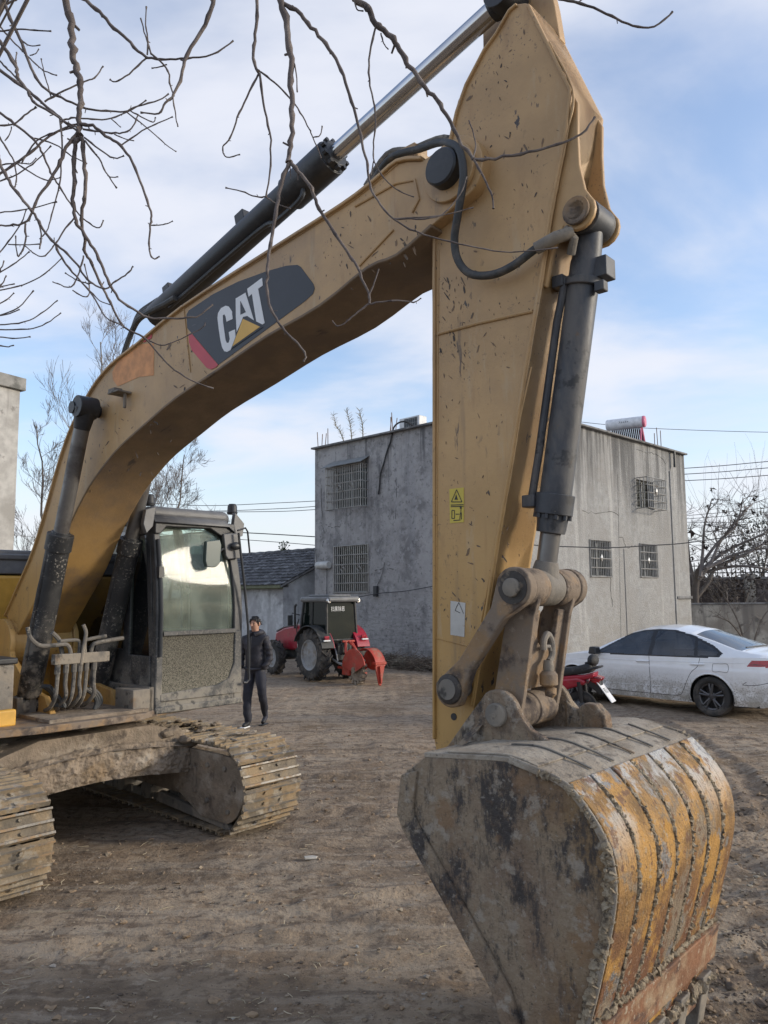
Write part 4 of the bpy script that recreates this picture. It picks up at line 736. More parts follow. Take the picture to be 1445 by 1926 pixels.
# web plate with a U cut-out towards the rod
W = lambda v, a, t: (Vector((PK[0], 0, PK[1]))+Vector((dd.x, 0, dd.y))*a+Vector((dn.x, 0, dn.y))*t+Vector((0, v, 0)))
uc = [(-.15, .12), (.15, .12), (.15, ll-.1), (.085, ll-.1), (.085, ll-.18)] + [(.085*math.cos(R(a)), ll-.2+.085*math.sin(R(a))) for a in range(0, -181, -20)] + [(-.085, ll-.18), (-.085, ll-.1), (-.15, ll-.1)]
for t in (-.04,):
    b.prism(uc, lambda v, a: W(v, a, t-.012), lambda v, a: W(v, a, t+.012))
pw = b.build('power_link', m_yellow_mud, ex, .005)
b = MB(); b.lathe([(.075, -.185), (.083, -.16), (.083, -.01), (.076, -.005), (.076, .005), (.083, .01), (.083, .16), (.075, .185)], (PK[0], 0, PK[1]), (0, 1, 0), 28); b.build('link_boss', m_yellow_mud, pw, .003)
# lifting hook/swivel hanging inside the link
hk = W(-.03, .33, -.085)
h_ = lambda x, y, z: hk+Vector((x, y, z))*.72
b = MB(); b.tube(smoothpts([h_(0, -.055, -.02), h_(0, -.05, .04), h_(0, 0, .08), h_(0, .05, .03), h_(0, .05, -.06), h_(0, .01, -.1)], 4), .017, 10); b.tube([h_(0, -.05, 0), h_(0, .02, .0), h_(0, .03, -.03)], .01, 8); b.lathe([(.024, 0), (.027, .015), (.022, .05)], h_(0, 0, -.16), (0, 0, 1), 16); hook = b.build('lifting_hook', m_dirtmetal, pw)
b = MB(); b.lathe([(.025, 0), (.043, .012), (.043, .06), (.03, .075)], h_(0, -.0, -.265), (0, 0, 1), 18); b.lathe([(.02, 0), (.03, .02), (.022, .05)], h_(0.0, 0, -.33), (.2, .3, 1), 12); b.build('hook_swivel', m_yellow_mud, pw)
# ---- bucket
BH = .62
opn = [V(*p, -BH) for p in [(798, 1425), (759, 1456), (751, 1528), (762, 1559), (855, 1724), (927, 1858), (947, 1926)]] + [(5.52, .13), (5.6, .09)]
bk = [V(*p, -BH) for p in [(839, 1427), (896, 1430), (958, 1435), (1009, 1456), (1061, 1482), (1107, 1539), (1138, 1600), (1148, 1662), (1143, 1724), (1128, 1796), (1112, 1868), (1097, 1926)]] + [(5.665, .33), (5.645, .2), (5.63, .1)]
bkS = sm2([opn[0]]+bk, 4)
sidepl = opn + bkS[::-1][:-1]
bu = MB(); bu.strip(bkS, -BH, BH, .022); bucket = bu.build('bucket', m_bback, ex, .004)
for s in (-1, 1):
    b = MB(); b.uz(sidepl, s*BH, s*(BH-.025)); sp = b.build('side_plate', m_bside, bucket, .004)
    e0 = opn[1:7]
    b = MB(); inn = [(p[0]+.09, p[1]+.03) for p in e0]; b.uz(e0 + inn[::-1], s*(BH+.02), s*BH); b.build('side_cutter', m_bside, sp, .006)
    b = MB(); b.strip(sm2(bk[2:], 3), s*(BH+.012) if s > 0 else -BH-.012, s*BH, .03); b.build('shell_flange', m_bback, sp, .004)
b = MB(); b.uz([(5.0, 1.30), (4.83, 1.24), (4.82, 1.05), (4.88, 1.05), (4.9, 1.19), (5.02, 1.24)], -BH+.026, BH-.026); b.build('top_lip', m_bside, bucket, .005)
# rim weld of the top section: second skin
b = MB(); b.strip([(p[0], p[1]+.0225) for p in sm2(bk[:4], 3)], -BH+.01, BH-.01, .008); b.build('top_plate', m_bback, bucket, .003)
# wear strips
arcl = sm2(bk[4:14], 5); wv = 7; gap = .02; wd = (2*BH-gap*(wv-1))/wv
nrm = []
for i in range(len(arcl)):
    dd_ = (Vector(arcl[min(i+1, len(arcl)-1)])-Vector(arcl[max(i-1, 0)])).normalized(); nrm.append(Vector((-dd_.y, dd_.x)))
base = [tuple(Vector(p)+n*.0225) for p, n in zip(arcl, nrm)]
for k in range(wv):
    v0 = -BH+k*(wd+gap); b = MB(); random.random(); b.strip(base, v0, v0+wd, .011+.002*random.random()); b.build('wear_strip', m_strip, bucket, .005)
for k in range(5):                          # narrow ridges running over the top plate
    v0 = -.4+k*.2; b = MB(); pl = [tuple(Vector(p)+Vector((0, .031))) for p in sm2(bk[1:5], 4)]; b.strip(pl[1+k:], v0, v0+.014, .007); b.build('ridge', m_dirtmetal, bucket, .003)
def crust(path, r, name, seed, par, m=m_crust):           # crumbly bead of dried mud along a path
    P_ = smoothpts(path, 8); rg = random.Random(seed); b = MB(); n = len(P_); Pj = [p+Vector((rg.gauss(0, 1), rg.gauss(0, 1), rg.gauss(0, 1)))*r*.35 for p in P_]
    b.tube(Pj, [r*max(.15, rg.gauss(1, .45)) for _ in range(n)], 7)
    for i in range(0, n, 1):
        if rg.random() < .4: b.ball(Pj[i]+Vector((rg.gauss(0, 1), rg.gauss(0, 1), rg.gauss(0, 1)))*r*.7, tuple(r*rg.uniform(.3, .8) for _ in range(3)), 6)
    return b.build(name, m, par, smooth=0, fix=False)
edge_ = [Vector((p[0], 0, p[1])) for p in sm2(bk[3:], 2)]
crust([p+Vector((.012, -BH-.006, .01)) for p in edge_], .014, 'mud_crust', 1, bucket); crust([p+Vector((.0, -BH-.012, .0)) for p in edge_[6:]], .013, 'mud_crust', 2, bucket); crust([p+Vector((.012, BH+.006, .01)) for p in edge_], .012, 'mud_crust', 9, bucket)
for k in range(1, wv):
    vg_ = -BH+k*(wd+gap)-gap/2; crust([Vector((p[0]+n.x*.007, vg_, p[1]+n.y*.007)) for p, n in list(zip(base, nrm))[1+k % 3:-1]], .0095, 'mud_crust', 20+k, bucket)
crust([Vector((5.735, v_, .47)) for v_ in np.linspace(-BH, BH, 14)], .011, 'mud_crust', 40, bucket); crust([Vector((5.70, v_, .2)) for v_ in np.linspace(-BH, BH, 14)], .018, 'mud_crust', 41, bucket)
q0, q1 = Vector(bk[11]), Vector(bk[13]); n_ = Vector((-(q1-q0).y, (q1-q0).x)).normalized()
b = MB(); z_ = [tuple(q0+n_*.024), tuple(q0+n_*.06), tuple(q0+(q1-q0)*.62+n_*.06), tuple(q0+(q1-q0)*.62+n_*.024)]; b.uz(z_, -BH-.01, BH+.01); b.build('cross_plate', m_rustbar, bucket, .005)
b = MB(); b.uz([(5.56, .2), (5.69, .22), (5.675, .1), (5.64, .07), (5.6, .08)], -BH, BH); b.build('cutting_edge', m_rustbar, bucket, .005)
for k in range(5):
    v = -.54+k*.27; b = MB()
    b.add([(5.59, v-.055, .22), (5.72, v-.055, .24), (5.72, v+.055, .24), (5.59, v+.055, .22), (5.62, v-.045, -.05), (5.66, v-.045, -.05), (5.66, v+.045, -.05), (5.62, v+.045, -.05)], [(0, 1, 2, 3), (7, 6, 5, 4), (0, 4, 5, 1), (1, 5, 6, 2), (2, 6, 7, 3), (3, 7, 4, 0)])
    b.build('tooth', m_dirtmetal, bucket, .008)
# bucket ears
ear = [V(*p, -.25) for p in [(812, 1424), (843, 1402), (881, 1348), (906, 1314)]] + arc(PK, .115, 125, 20, 8) + [V(*p, -.25) for p in [(980, 1348), (999, 1373), (1030, 1394), (1085, 1418)]] + [(5.45, 1.32), (4.74, 1.2)]
for s in (-1, 1):
    b = MB(); b.uz(ear, s*.215, s*.255)
    if s > 0: b.uz([(5.2, 1.5), (5.25, 1.45), (5.3, 1.49), (5.36, 1.49), (5.41, 1.44), (5.42, 1.36), (5.4, 1.29), (5.2, 1.29)], .205, .275)
    er = b.build('bucket_ear', m_bside, bucket, .008)
    b = MB(); b.lathe([(.055, 0), (.055, .02), (.048, .025)], (PK[0], s*.255, PK[1]), (0, s, 0), 24); b.lathe([(.012, .026), (.012, .028)], (PK[0], s*.255, PK[1]), (0, s, 0), 10); b.build('bucket_pin', m_dirtmetal, er, .003)
    b = MB(); b.uv([(4.98, s*.255), (5.04, s*.255), (5.02, s*.4), (4.98, s*.4)], 1.30, 1.34); b.add([(4.98, s*.256, 1.42), (5.02, s*.256, 1.42), (5.02, s*.42, 1.335), (4.98, s*.42, 1.335)], [(0, 1, 2, 3)]); b.build('ear_gusset', m_bside, er)
b = MB(); b.cyl((PA[0], -.27, PA[1]), (PA[0], .27, PA[1]), .055); b.build('stick_pin', m_dirtmetal, bucket)
# ================= undercarriage
def loop(uF, uR, zc, r, n):
    Ls = uF-uR; tot = 2*Ls+2*math.pi*r; out = []
    for i in range(n):
        s = tot*i/n
        if s < Ls: out.append(((uR+s, zc+r), 0.))
        elif s < Ls+math.pi*r:
            a = math.pi/2-(s-Ls)/r; out.append(((uF+r*math.cos(a), zc+r*math.sin(a)), a-math.pi/2))
        elif s < 2*Ls+math.pi*r: out.append(((uF-(s-Ls-math.pi*r), zc-r), math.pi))
        else:
            a = -math.pi/2-(s-2*Ls-math.pi*r)/r; out.append(((uR+r*math.cos(a), zc+r*math.sin(a)), a-math.pi/2))
    return out
zc, rr_ = .385, .345
sh = MB(); hw = .31; pt_ = .094
prof = [(-pt_, 0), (-pt_+.004, .012), (-pt_+.006, .04), (-pt_+.02, .04), (-pt_+.026, .014), (-.012, .012), (-.008, .036), (.008, .036), (.012, .012), (pt_-.03, .014), (pt_-.024, .034), (pt_-.008, .034), (pt_-.002, .012), (pt_, 0)]
sh.prism(prof, lambda a, b: (a, -hw, b), lambda a, b: (a, hw, b))
for k_ in (2, 6, 10): sh.m[2+k_] = 1

for bx_ in (-.045, .045):
    for by_ in (-.09, .09): sh.cyl((bx_, by_, .012), (bx_, by_, .03), .013, n=6)
shoe_me = sh.mesh('track_shoe', [m_shoe, m_grous], 20)
lk_ = MB()
for s in (-.09, .09): lk_.box((0, s, -.035), (.16, .03, .07))
link_me = lk_.mesh('track_link', m_dirtmetal, 30)
for sgn in (-1, 1):
    vc = sgn*1.11
    tr = MB()                               # track frame
    inner = vc-sgn*.27
    tr.uz([(-1.7, .2), (1.25, .2), (1.45, .28), (1.45, .5), (1.2, .56), (-1.6, .56)], vc-.17, vc+.17)
    fr_ = tr.build('track_frame', m_mud, ex, .01)
    t_ = bpy.data.objects.new('track', None); COL.objects.link(t_); t_.parent = ex; t_.location = (0, 0, 0)
    for i, ((u_, z_), a) in enumerate(loop(1.5, -1.95, zc, rr_, 47)):
        o = link('track_shoe', shoe_me, t_); o.location = (u_, vc+random.uniform(-.004, .004), z_); o.rotation_euler = (0, -a+random.uniform(-.03, .03), 0)
        o2 = link('track_link', link_me, t_); o2.location = (u_, vc, z_); o2.rotation_euler = (0, -a, 0)
    b = MB(); b.lathe([(.05, -.1), (.25, -.1), (.28, -.06), (.28, .06), (.25, .1), (.05, .1)], (1.5, vc, zc), (0, 1, 0), 28); b.build('idler_wheel', m_dirtmetal, fr_)
    b = MB(); b.lathe([(.05, -.1), (.26, -.1), (.3, -.03), (.3, .03), (.26, .1), (.05, .1)], (-1.95, vc, zc), (0, 1, 0), 28); b.build('drive_sprocket', m_dirtmetal, fr_)
    for k in range(6):
        b = MB(); b.lathe([(.04, -.16), (.09, -.15), (.09, .15), (.04, .16)], (1.1-k*.5, vc, .135), (0, 1, 0), 16); b.build('track_roller', m_dirtmetal, fr_)
    # inner guard plate with step (seen inside the loop)
    b = MB(); vg = inner; b.uz([(.75, .66), (1.5, .66)]+arc((1.5, zc), .3, 60, -75, 8)+[(1.2, .1), (.75, .3)], min(vg, vg+sgn*.03), max(vg, vg+sgn*.03)); b.build('idler_guard', m_mud, fr_, .004)
    vv = inner-sgn*.008
    for (u_, z_, w_, h_) in ((.95, .5, .34, .03), (1.12, .4, .03, .22), (.86, .62, .2, .06)): b = MB(); b.box((u_, vv, z_), (w_, .03, h_)); b.build('guard_rib', m_mud, fr_, .006)
    for (u_, z_) in ((1.3, .55), (1.3, .25), (1.55, .55), (1.6, .2), (1.68, .4)): b = MB(); b.lathe([(.022, 0), (.022, .02), (.012, .024)], (u_, vv+sgn*.01, z_), (0, -sgn, 0), 8); b.build('guard_bolt', m_dirtmetal, fr_)
    for k in range(22):
        b = MB(); q_ = Vector((random.uniform(-.2, 1.6), vc+random.uniform(-.28, .28), .775+random.uniform(-.01, .012))); b.ball(q_, (random.uniform(.015, .05), random.uniform(.02, .07), random.uniform(.008, .02)), 12)
        for j, p in enumerate(b.v): b.v[j] = tuple(Vector(p)+mnoise.noise_vector(Vector(p)*38)*.014)
        b.build('mud_clod', m_mud, fr_, smooth=50)
    b = MB(); b.uz([(.45, .1), (1.55, .035), (1.6, .05), (1.55, .09), (.5, .2)], min(inner+sgn*.02, inner+sgn*.07), max(inner+sgn*.02, inner+sgn*.07)); b.build('guard_rail', m_dirtmetal, fr_, .004)
# car body (centre frame) with an arched front
cb = MB()
def arch_z(v): return .45+.06*math.cos(min(1, abs(v)/.8)*math.pi/2)
vs_ = [-.84+1.68*i/16 for i in range(17)]
cb.vz([(v, arch_z(v)) for v in vs_]+[(.84, .72), (-.84, .72)], -1.2, 1.0)
cb.vz([(v, arch_z(v)+.2) for v in vs_]+[(.84, .8), (.5, .9), (-.5, .9), (-.84, .8)], -1.1, .93)
cbo = cb.build('centre_frame', m_mud, ex)
def muddy(o, lev, size, st):
    m1 = o.modifiers.new('sub', 'SUBSURF'); m1.subdivision_type = 'SIMPLE'; m1.levels = m1.render_levels = lev
    tx = bpy.data.textures.get('cl%g' % size) or bpy.data.textures.new('cl%g' % size, 'CLOUDS'); tx.noise_scale = size; tx.noise_depth = 3
    dm = o.modifiers.new('disp', 'DISPLACE'); dm.texture = tx; dm.strength = st; dm.mid_level = .5; dm.texture_coords = 'LOCAL'
# front skin of the frame: gridded so that caked mud gets relief
def grid_skin(fn, nu, nv_, mt, name, parent):
    b = MB(); b.add([fn(i/nu, j/nv_) for j in range(nv_+1) for i in range(nu+1)], [(j*(nu+1)+i, j*(nu+1)+i+1, (j+1)*(nu+1)+i+1, (j+1)*(nu+1)+i) for j in range(nv_) for i in range(nu)])
    return b.build(name, mt, parent, smooth=50, fix=False)
def skin1(s, t):
    v = -.83+1.66*s; z = arch_z(v)+.004+(.27)*t; nn = mnoise.fractal((v*9, z*11, 1.), .8, 2., 6); return (1.012+.03*nn+.02*math.sin(t*math.pi), v, z)
grid_skin(skin1, 220, 40, m_mud, 'caked_mud', cbo)
def skin2(s, t):
    v = -.84+1.68*s; z0 = arch_z(v)+.24; nn = mnoise.fractal((v*8, t*4, 7.), .8, 2., 6); u = 1.05-.42*t**.8+.05*nn; return (u, v, z0+(.93-z0-.1*abs(v))*t+.03*nn*t)
grid_skin(skin2, 220, 40, m_mud, 'caked_mud', cbo)
for i in range(16):                         # clods stuck on the near and far shoulders
    s = random.choice((-1, 1)); v = s*random.uniform(.55, .92); b = MB(); b.ball((random.uniform(.7, 1.05), v, .72+random.uniform(-.05, .1)), (random.uniform(.04, .09), random.uniform(.04, .1), random.uniform(.02, .045)), 14)
    for j, p in enumerate(b.v):
        n_ = mnoise.noise_vector((p[0]*25, p[1]*25, p[2]*25)); b.v[j] = tuple(Vector(p)+n_*.022)
    b.build('mud_clod', m_mud, cbo, smooth=60)
b = MB(); b.lathe([(.62, .86), (.66, .88), (.66, .96), (.6, .98)], (0, 0, 0), (0, 0, 1), 48); b.build('slew_ring', m_black, ex)
# ================= upper structure
dk = MB(); dkp = [(-1.9, -1.25), (.75, -1.25), (.98, -1.2), (1.12, -.6), (1.14, -.1), (1.12, .3), (1.02, .45), (.9, 1.3), (-1.9, 1.3)]
dk.uv(dkp, .985, 1.04); deck = dk.build('deck', m_yellow_mud, ex, .006)
b = MB(); b.uv([(.2, -.5), (1.05, -.48), (1.07, .38), (.2, .38)], 1.042, 1.07); b.build('mud_layer', m_mud, deck)
# boom foot brackets
for s in (-1, 1):
    b = MB(); b.uz([(-.7, 1.04), (.75, 1.04), (.6, 1.2), (.3, 1.24), (-.1, 1.5)]+arc(PF, .22, -20, 190, 10)+[(-.62, 1.4)], s*.3-.025, s*.3+.025); b.build('boom_bracket', m_yel, deck, .005)
    b = MB(); b.box((.4 if s < 0 else .18, s*.37, 1.11), (.2, .06, .18)); b.box((.4 if s < 0 else .18, s*.48, 1.11), (.2, .05, .18)); b.build('cylinder_lug', m_dirtmetal, deck, .008)
# engine housing and counterweight behind
b = MB(); b.box((-1.35, -.0, 1.65), (1.5, 2.5, 1.2)); b.build('engine_housing', m_yel2, deck, .03)
b = MB(); b.box((-1.25, -.0, 2.38), (1.3, 2.3, .24), taper=.93); b.box((-.62, -.1, 2.43), (.03, .5, .06)); hd = b.build('engine_hood', m_cabgrey, deck, .04)
b = MB(); b.uv([(-2.05, -1.25), (-2.05, 1.25), (-2.5, 1.0), (-2.7, .5), (-2.75, 0), (-2.7, -.5), (-2.5, -1.0)], 1.0, 2.15); b.build('counterweight', m_yel2, deck, .05)
# right-hand tool box with a yellow skirt and handrail
b = MB(); b.box((.42, -.98, 1.33), (.86, .6, .36)); tb = b.build('tool_box', m_dirtmetal, deck, .02)
b = MB(); b.box((.41, -.98, 1.535), (.9, .64, .05)); b.build('box_lid', m_black, tb, .012)
b = MB(); b.box((.44, -.98, 1.1), (.9, .62, .13)); b.build('box_skirt', m_yel2, tb, .015)
b = MB(); b.tube(smoothpts([(.2, -.72, 1.5), (.22, -.72, 1.75), (.18, -.76, 1.86), (.1, -.95, 1.9), (-.3, -1.2, 1.9), (-.32, -1.2, 1.5)], 4), .02, 10); b.build('handrail', m_yel2, tb)
# hydraulic manifold in front of the boom foot
U0 = .86
b = MB(); b.tube([Uq(98, 1243, U0), Uq(150, 1245, U0)], .028, 4); q0, q1 = Uq(100, 1243, U0), Uq(203, 1232, U0); b.box((q0+q1)/2, (.07, (q1-q0).y, .085)); mf = b.build('hose_manifold', m_dirtmetal, deck, .006)
def pipe(pts, u0, r, nm='hydraulic_pipe', m=m_hosemud, k=4, du=None):
    b = MB(); n = len(pts); b.tube(smoothpts([Uq(x, y, u0+(du[i] if du else 0)) for i, (x, y) in enumerate(pts)], k), r, 8); b.build(nm, m, mf)
pipe([(52, 1180), (58, 1200), (75, 1214), (100, 1214), (124, 1212), (132, 1222), (133, 1236)], U0, .018)
pipe([(113, 1206), (145, 1204), (150, 1212), (148, 1232)], U0, .015); pipe([(98, 1190), (112, 1205), (118, 1234)], U0-.05, .02)
pipe([(160, 1236), (160, 1210), (165, 1203), (200, 1196)], U0, .016); pipe([(171, 1236), (173, 1218), (182, 1209), (232, 1200)], U0, .018)
pipe([(157, 1175), (162, 1190), (158, 1215), (153, 1250)], U0+.03, .016, m=m_dirtmetal)
for i, x in enumerate((109, 125, 140, 151, 163, 178)):
    y0 = 1250-(x-109)*.12
    pipe([(x, y0), (x-1, y0+18)], U0+.01, .024)
    pipe([(x, y0+15), (x-2, y0+40), (x-5+(i % 2)*4, y0+62), (x-14, y0+80), (x-24, y0+86)], U0+.01, .017, 'hydraulic_hose', m_hosemud, 4, [0, 0, .0, -.1, -.25])
for i in range(5):
    pipe([(80+i*3, 1290), (95+i*4, 1300+i*3), (105+i*4, 1318+i*2), (100+i*5, 1330)], U0-.12+i*.02, .018, 'hydraulic_hose', m_hose)
for i in range(3):
    pipe([(160+i*6, 1295), (175+i*5, 1305), (182+i*4, 1320), (178, 1334)], U0-.1, .02, 'hydraulic_hose', m_hose)
# ================= cab
CF, V0, V1 = 1.0, .47, 1.42
def cu(z): return CF+.02-(0 if z < 1.9 else .13*((z-1.9)/.9)**1.5)        # front leans back towards the roof
def c3(v, z, o=0.): return Vector((cu(z)+o, v, z))
def edgeR(z): return V1 - (0 if z < 1.9 else .08*((z-1.9)/.9)**2)          # far edge
frm = MB()
# corner pillars, as plates along the front outline
def pillar(vf, w0, w1, zs, d0, d1):
    n = len(zs); vs = []
    for z in zs:
        v = vf(z); vs += [c3(v+w0, z, d0), c3(v+w1, z, d0), c3(v+w1, z, d1), c3(v+w0, z, d1)]
    fs = [(4*i+j, 4*i+(j+1) % 4, 4*i+4+(j+1) % 4, 4*i+4+j) for i in range(n-1) for j in range(4)]+[(3, 2, 1, 0), tuple(4*n-4+j for j in range(4))]
    return vs, fs
ZS = [1.02, 1.2, 1.5, 1.9, 2.1, 2.3, 2.5, 2.68, 2.74]
frm.add(*pillar(lambda z: V0, 0, .07, ZS, -.08, .0)); frm.add(*pillar(edgeR, -.1, 0, ZS, -.1, -.005))
frm.add(*pillar(lambda z: V0, .0, .06, ZS, -1.75, -1.6)); frm.add(*pillar(edgeR, -.08, 0, ZS, -1.75, -1.6))
frm.add(*pillar(edgeR, -.06, 0, ZS, -.95, -.85))
frm.box((CF-.03, (V0+V1)/2, 1.1), (.08, V1-V0, .17)); frm.box((.18, (V0+V1)/2, 1.03), (1.7, V1-V0, .06))
cab = frm.build('cab', m_cab, ex, .012)
b = MB(); b.vz([(V0+.06, 2.6), (V0+.12, 2.67), (V1-.35, 2.68), (V1-.2, 2.6), (V1-.14, 2.45), (V1-.07, 2.2), (V1-.03, 2.2), (V1-.06, 2.74), (V0, 2.75), (V0, 2.6)], CF-.16, CF-.045); b.build('front_header', m_cab, cab, .01)
# rounded lower corner frame
b = MB(); fr = [(V0+.05, 1.17), (V1-.3, 1.2), (V1-.16, 1.25), (V1-.1, 1.4), (V1-.095, 1.7), (V1-.02, 1.7), (V1-.005, 1.1), (V0+.05, 1.1)]; b.vz(fr, CF-.05, CF+.025); b.build('lower_frame', m_cab, cab, .01)
b = MB(); b.add([c3(V0+.06, 1.68, -.015), c3(V1-.09, 1.68, -.015), c3(V1-.09, 1.72, -.015), c3(V0+.06, 1.72, -.015), c3(V0+.06, 1.68, .02), c3(V1-.09, 1.68, .02), c3(V1-.09, 1.72, .02), c3(V0+.06, 1.72, .02)], [(3, 2, 1, 0), (4, 5, 6, 7), (0, 1, 5, 4), (1, 2, 6, 5), (2, 3, 7, 6), (3, 0, 4, 7)]); b.build('window_bar', m_cab, cab, .004)
def pane(pts, off, m, nm):
    b = MB(); a = [c3(v, z, off) for v, z in pts]; n = len(pts); b.add(a+[p-Vector((.006, 0, 0)) for p in a], [tuple(range(n)), tuple(range(n, 2*n))[::-1]]+[(i, (i+1) % n, n+(i+1) % n, n+i) for i in range(n)]); return b.build(nm, m, cab, smooth=0)
for zz in [(1.88, 2.15), (2.15, 2.4), (2.4, 2.66)]: pass
gp = MB(); nz_ = 12; vs = []
for j in range(nz_+1):
    z = 1.71+(2.68-1.71)*j/nz_; vs += [c3(V0+.065, z, -.03), c3(edgeR(z)-.095, z, -.03)]
gp.add(vs, [(2*j, 2*j+1, 2*j+3, 2*j+2) for j in range(nz_)]); gp.build('windscreen', g_cab, cab, smooth=60, fix=False)
gp = MB(); gp.add([c3(V0+.06, 1.16, -.01), c3(V1-.1, 1.16, -.01), c3(V1-.09, 1.69, -.01), c3(V0+.06, 1.69, -.01)], [(0, 1, 2, 3)]); gp.build('lower_windscreen', g_cablow, cab, smooth=0, fix=False)
# roof, visor, skirt box below the corner
b = MB(); b.uv([(CF-.08, V0-.02), (CF-.08, V1-.12), (CF-.2, V1-.02), (-.72, V1-.02), (-.72, V0-.02)], 2.74, 2.86); b.build('cab_roof', m_cabgrey, cab, .05, seg=4)
b = MB(); b.add([c3(V0-.02, 2.76, .02), c3(V1-.15, 2.76, .02), c3(V1-.02, 2.66, -.02), c3(V0-.02, 2.70, .07), c3(V1-.15, 2.70, .07), c3(V1-.0, 2.6, .02), c3(V0-.02, 2.8, -.05), c3(V1-.15, 2.8, -.05), c3(V1-.02, 2.7, -.1)], [(0, 1, 4, 3), (1, 2, 5, 4), (0, 6, 7, 1), (1, 7, 8, 2)]); o = b.build('rain_visor', m_cabgrey, cab, fix=False); o.modifiers.new('s', 'SOLIDIFY').thickness = .012
b = MB(); pl = [Uq(*p, .93) for p in [(443, 964), (460, 985), (457, 1008), (445, 1012), (440, 985)]]; b.add(pl+[p-Vector((.05, 0, 0)) for p in pl], [(0, 1, 2, 3, 4), (9, 8, 7, 6, 5)]+[(i, (i+1) % 5, 5+(i+1) % 5, 5+i) for i in range(5)]); b.build('corner_visor', m_cabgrey, cab, .005)
b = MB(); pl = [Uq(*p, .98) for p in [(275, 958), (294, 953), (288, 990), (276, 1003), (270, 985)]]; b.add(pl+[p-Vector((.05, 0, 0)) for p in pl], [(0, 1, 2, 3, 4), (9, 8, 7, 6, 5)]+[(i, (i+1) % 5, 5+(i+1) % 5, 5+i) for i in range(5)]); b.build('corner_visor', m_cabgrey, cab, .005)
for px, py in ((437, 962), (281, 945)):
    q = Uq(px, py, .8); b = MB(); b.lathe([(.05, 0), (.055, .02), (.05, .03), (.048, .08), (.035, .105), (.0, .108)], q-Vector((0, 0, .03)), (0, 0, 1), 18); b.build('roof_lamp', m_black, cab)
b = MB(); b.box((.6, V0-.03, 1.13), (.82, .05, .22)); b.box((.86, .36, 1.13), (.3, .2, .2)); b.build('side_step_box', m_dirtmetal, cab, .008)
# near side wall with window towards the boom
b = MB(); b.uz([(CF-.08, 1.02), (CF-.08, 1.5), (.55, 1.5), (.55, 2.74), (.45, 2.74), (.45, 1.55), (-.6, 1.55), (-.6, 1.02)], V0, V0+.04); b.uz([(.9, 1.5), (.97, 1.5), (.86, 2.74), (.55, 2.74), (.55, 2.6), (.8, 2.6)], V0, V0+.04); b.build('side_wall', m_cab, cab, .006)
b = MB(); b.add([(.55, V0+.02, 1.5), (.92, V0+.02, 1.5), (.8, V0+.02, 2.62), (.55, V0+.02, 2.62)], [(0, 1, 2, 3)]); b.add([(-.6, V0+.02, 1.55), (.45, V0+.02, 1.55), (.45, V0+.02, 2.7), (-.6, V0+.02, 2.7)], [(0, 1, 2, 3)]); b.build('side_window', g_dark, cab, smooth=0, fix=False)
b = MB(); b.tube([c3(V0+.035, z, .012) for z in (1.5, 1.9, 2.3, 2.55)], .016, 8); b.box(c3(V0+.03, 2.25, .02), (.05, .05, .1)); b.build('wiper_rail', m_black, cab)
# far side: door and rear wall with window
b = MB(); b.uz([(.86, 1.02), (.86, 1.6), (-.6, 1.6), (-.6, 1.02)], V1-.04, V1); b.vz([(V0+.04, 1.02), (V1-.04, 1.02), (V1-.04, 1.75), (V0+.04, 1.75)], -.7, -.66); b.build('rear_wall', m_cab, cab)
b = MB(); b.add([(.86, V1-.03, 1.6), (-.6, V1-.03, 1.6), (-.6, V1-.06, 2.7), (.8, V1-.06, 2.7)], [(0, 1, 2, 3)]); b.build('door_window', g_dark, cab, smooth=0, fix=False)
b = MB(); b.add([(-.66, V0+.06, 1.75), (-.66, V1-.06, 1.75), (-.66, V1-.08, 2.68), (-.66, V0+.06, 2.68)], [(0, 1, 2, 3)]); b.build('rear_window', g_cab, cab, smooth=0, fix=False)
# seat
b = MB(); b.box((.0, .95, 1.45), (.5, .5, .16)); b.box((-.25, .95, 1.85), (.14, .48, .7)); b.box((-.27, .95, 2.3), (.1, .28, .2)); b.box((.05, .62, 1.55), (.4, .1, .3)); b.box((.05, 1.27, 1.55), (.4, .1, .3)); b.box((0, .95, 1.2), (.4, .4, .34)); b.build('driver_seat', m_rubber, cab, .03)
# mirrors and grab rail
b = MB(); pl = [Uq(*p, 1.06) for p in [(389, 1018), (414, 1015), (417, 1025), (414, 1060), (407, 1067), (390, 1066), (387, 1055)]]; n = len(pl); b.add(pl+[p-Vector((.05, 0, 0)) for p in pl], [tuple(range(n)), tuple(range(n, 2*n))[::-1]]+[(i, (i+1) % n, n+(i+1) % n, n+i) for i in range(n)])
mi = b.build('mirror', mat('mirror_back', (.07, .1, .098), .3, 0, var=.05), cab, .006); b = MB(); b.tube([Uq(412, 1040, 1.04), Uq(418, 1033, 1.04), Uq(424, 1032, .98)], .011, 8); b.build('mirror_arm', m_black, mi)
b = MB(); pl = [Uq(*p, 1.02) for p in [(421, 1004), (446, 1003), (453, 1012), (454, 1050), (430, 1052), (425, 1045)]]; n = len(pl); b.add(pl+[p-Vector((.04, 0, 0)) for p in pl], [tuple(range(n)), tuple(range(n, 2*n))[::-1]]+[(i, (i+1) % n, n+(i+1) % n, n+i) for i in range(n)])
mi = b.build('mirror', m_cabgrey, cab, .008); b = MB(); b.ball(Uq(444, 1027, 1.05), (.03, .06, .04), 12); b.build('mirror_mount', m_black, mi)
b = MB(); b.tube([Uq(*p, 1.05) for p in [(447, 998), (462, 993), (466, 1000), (470, 1040)]], .009, 8); b.tube([Uq(*p, 1.07) for p in [(449, 1002), (453, 1040), (460, 1100), (467, 1180), (468, 1250), (469, 1278), (464, 1284), (458, 1284)]], .012, 8); b.build('grab_rail', m_black, cab)
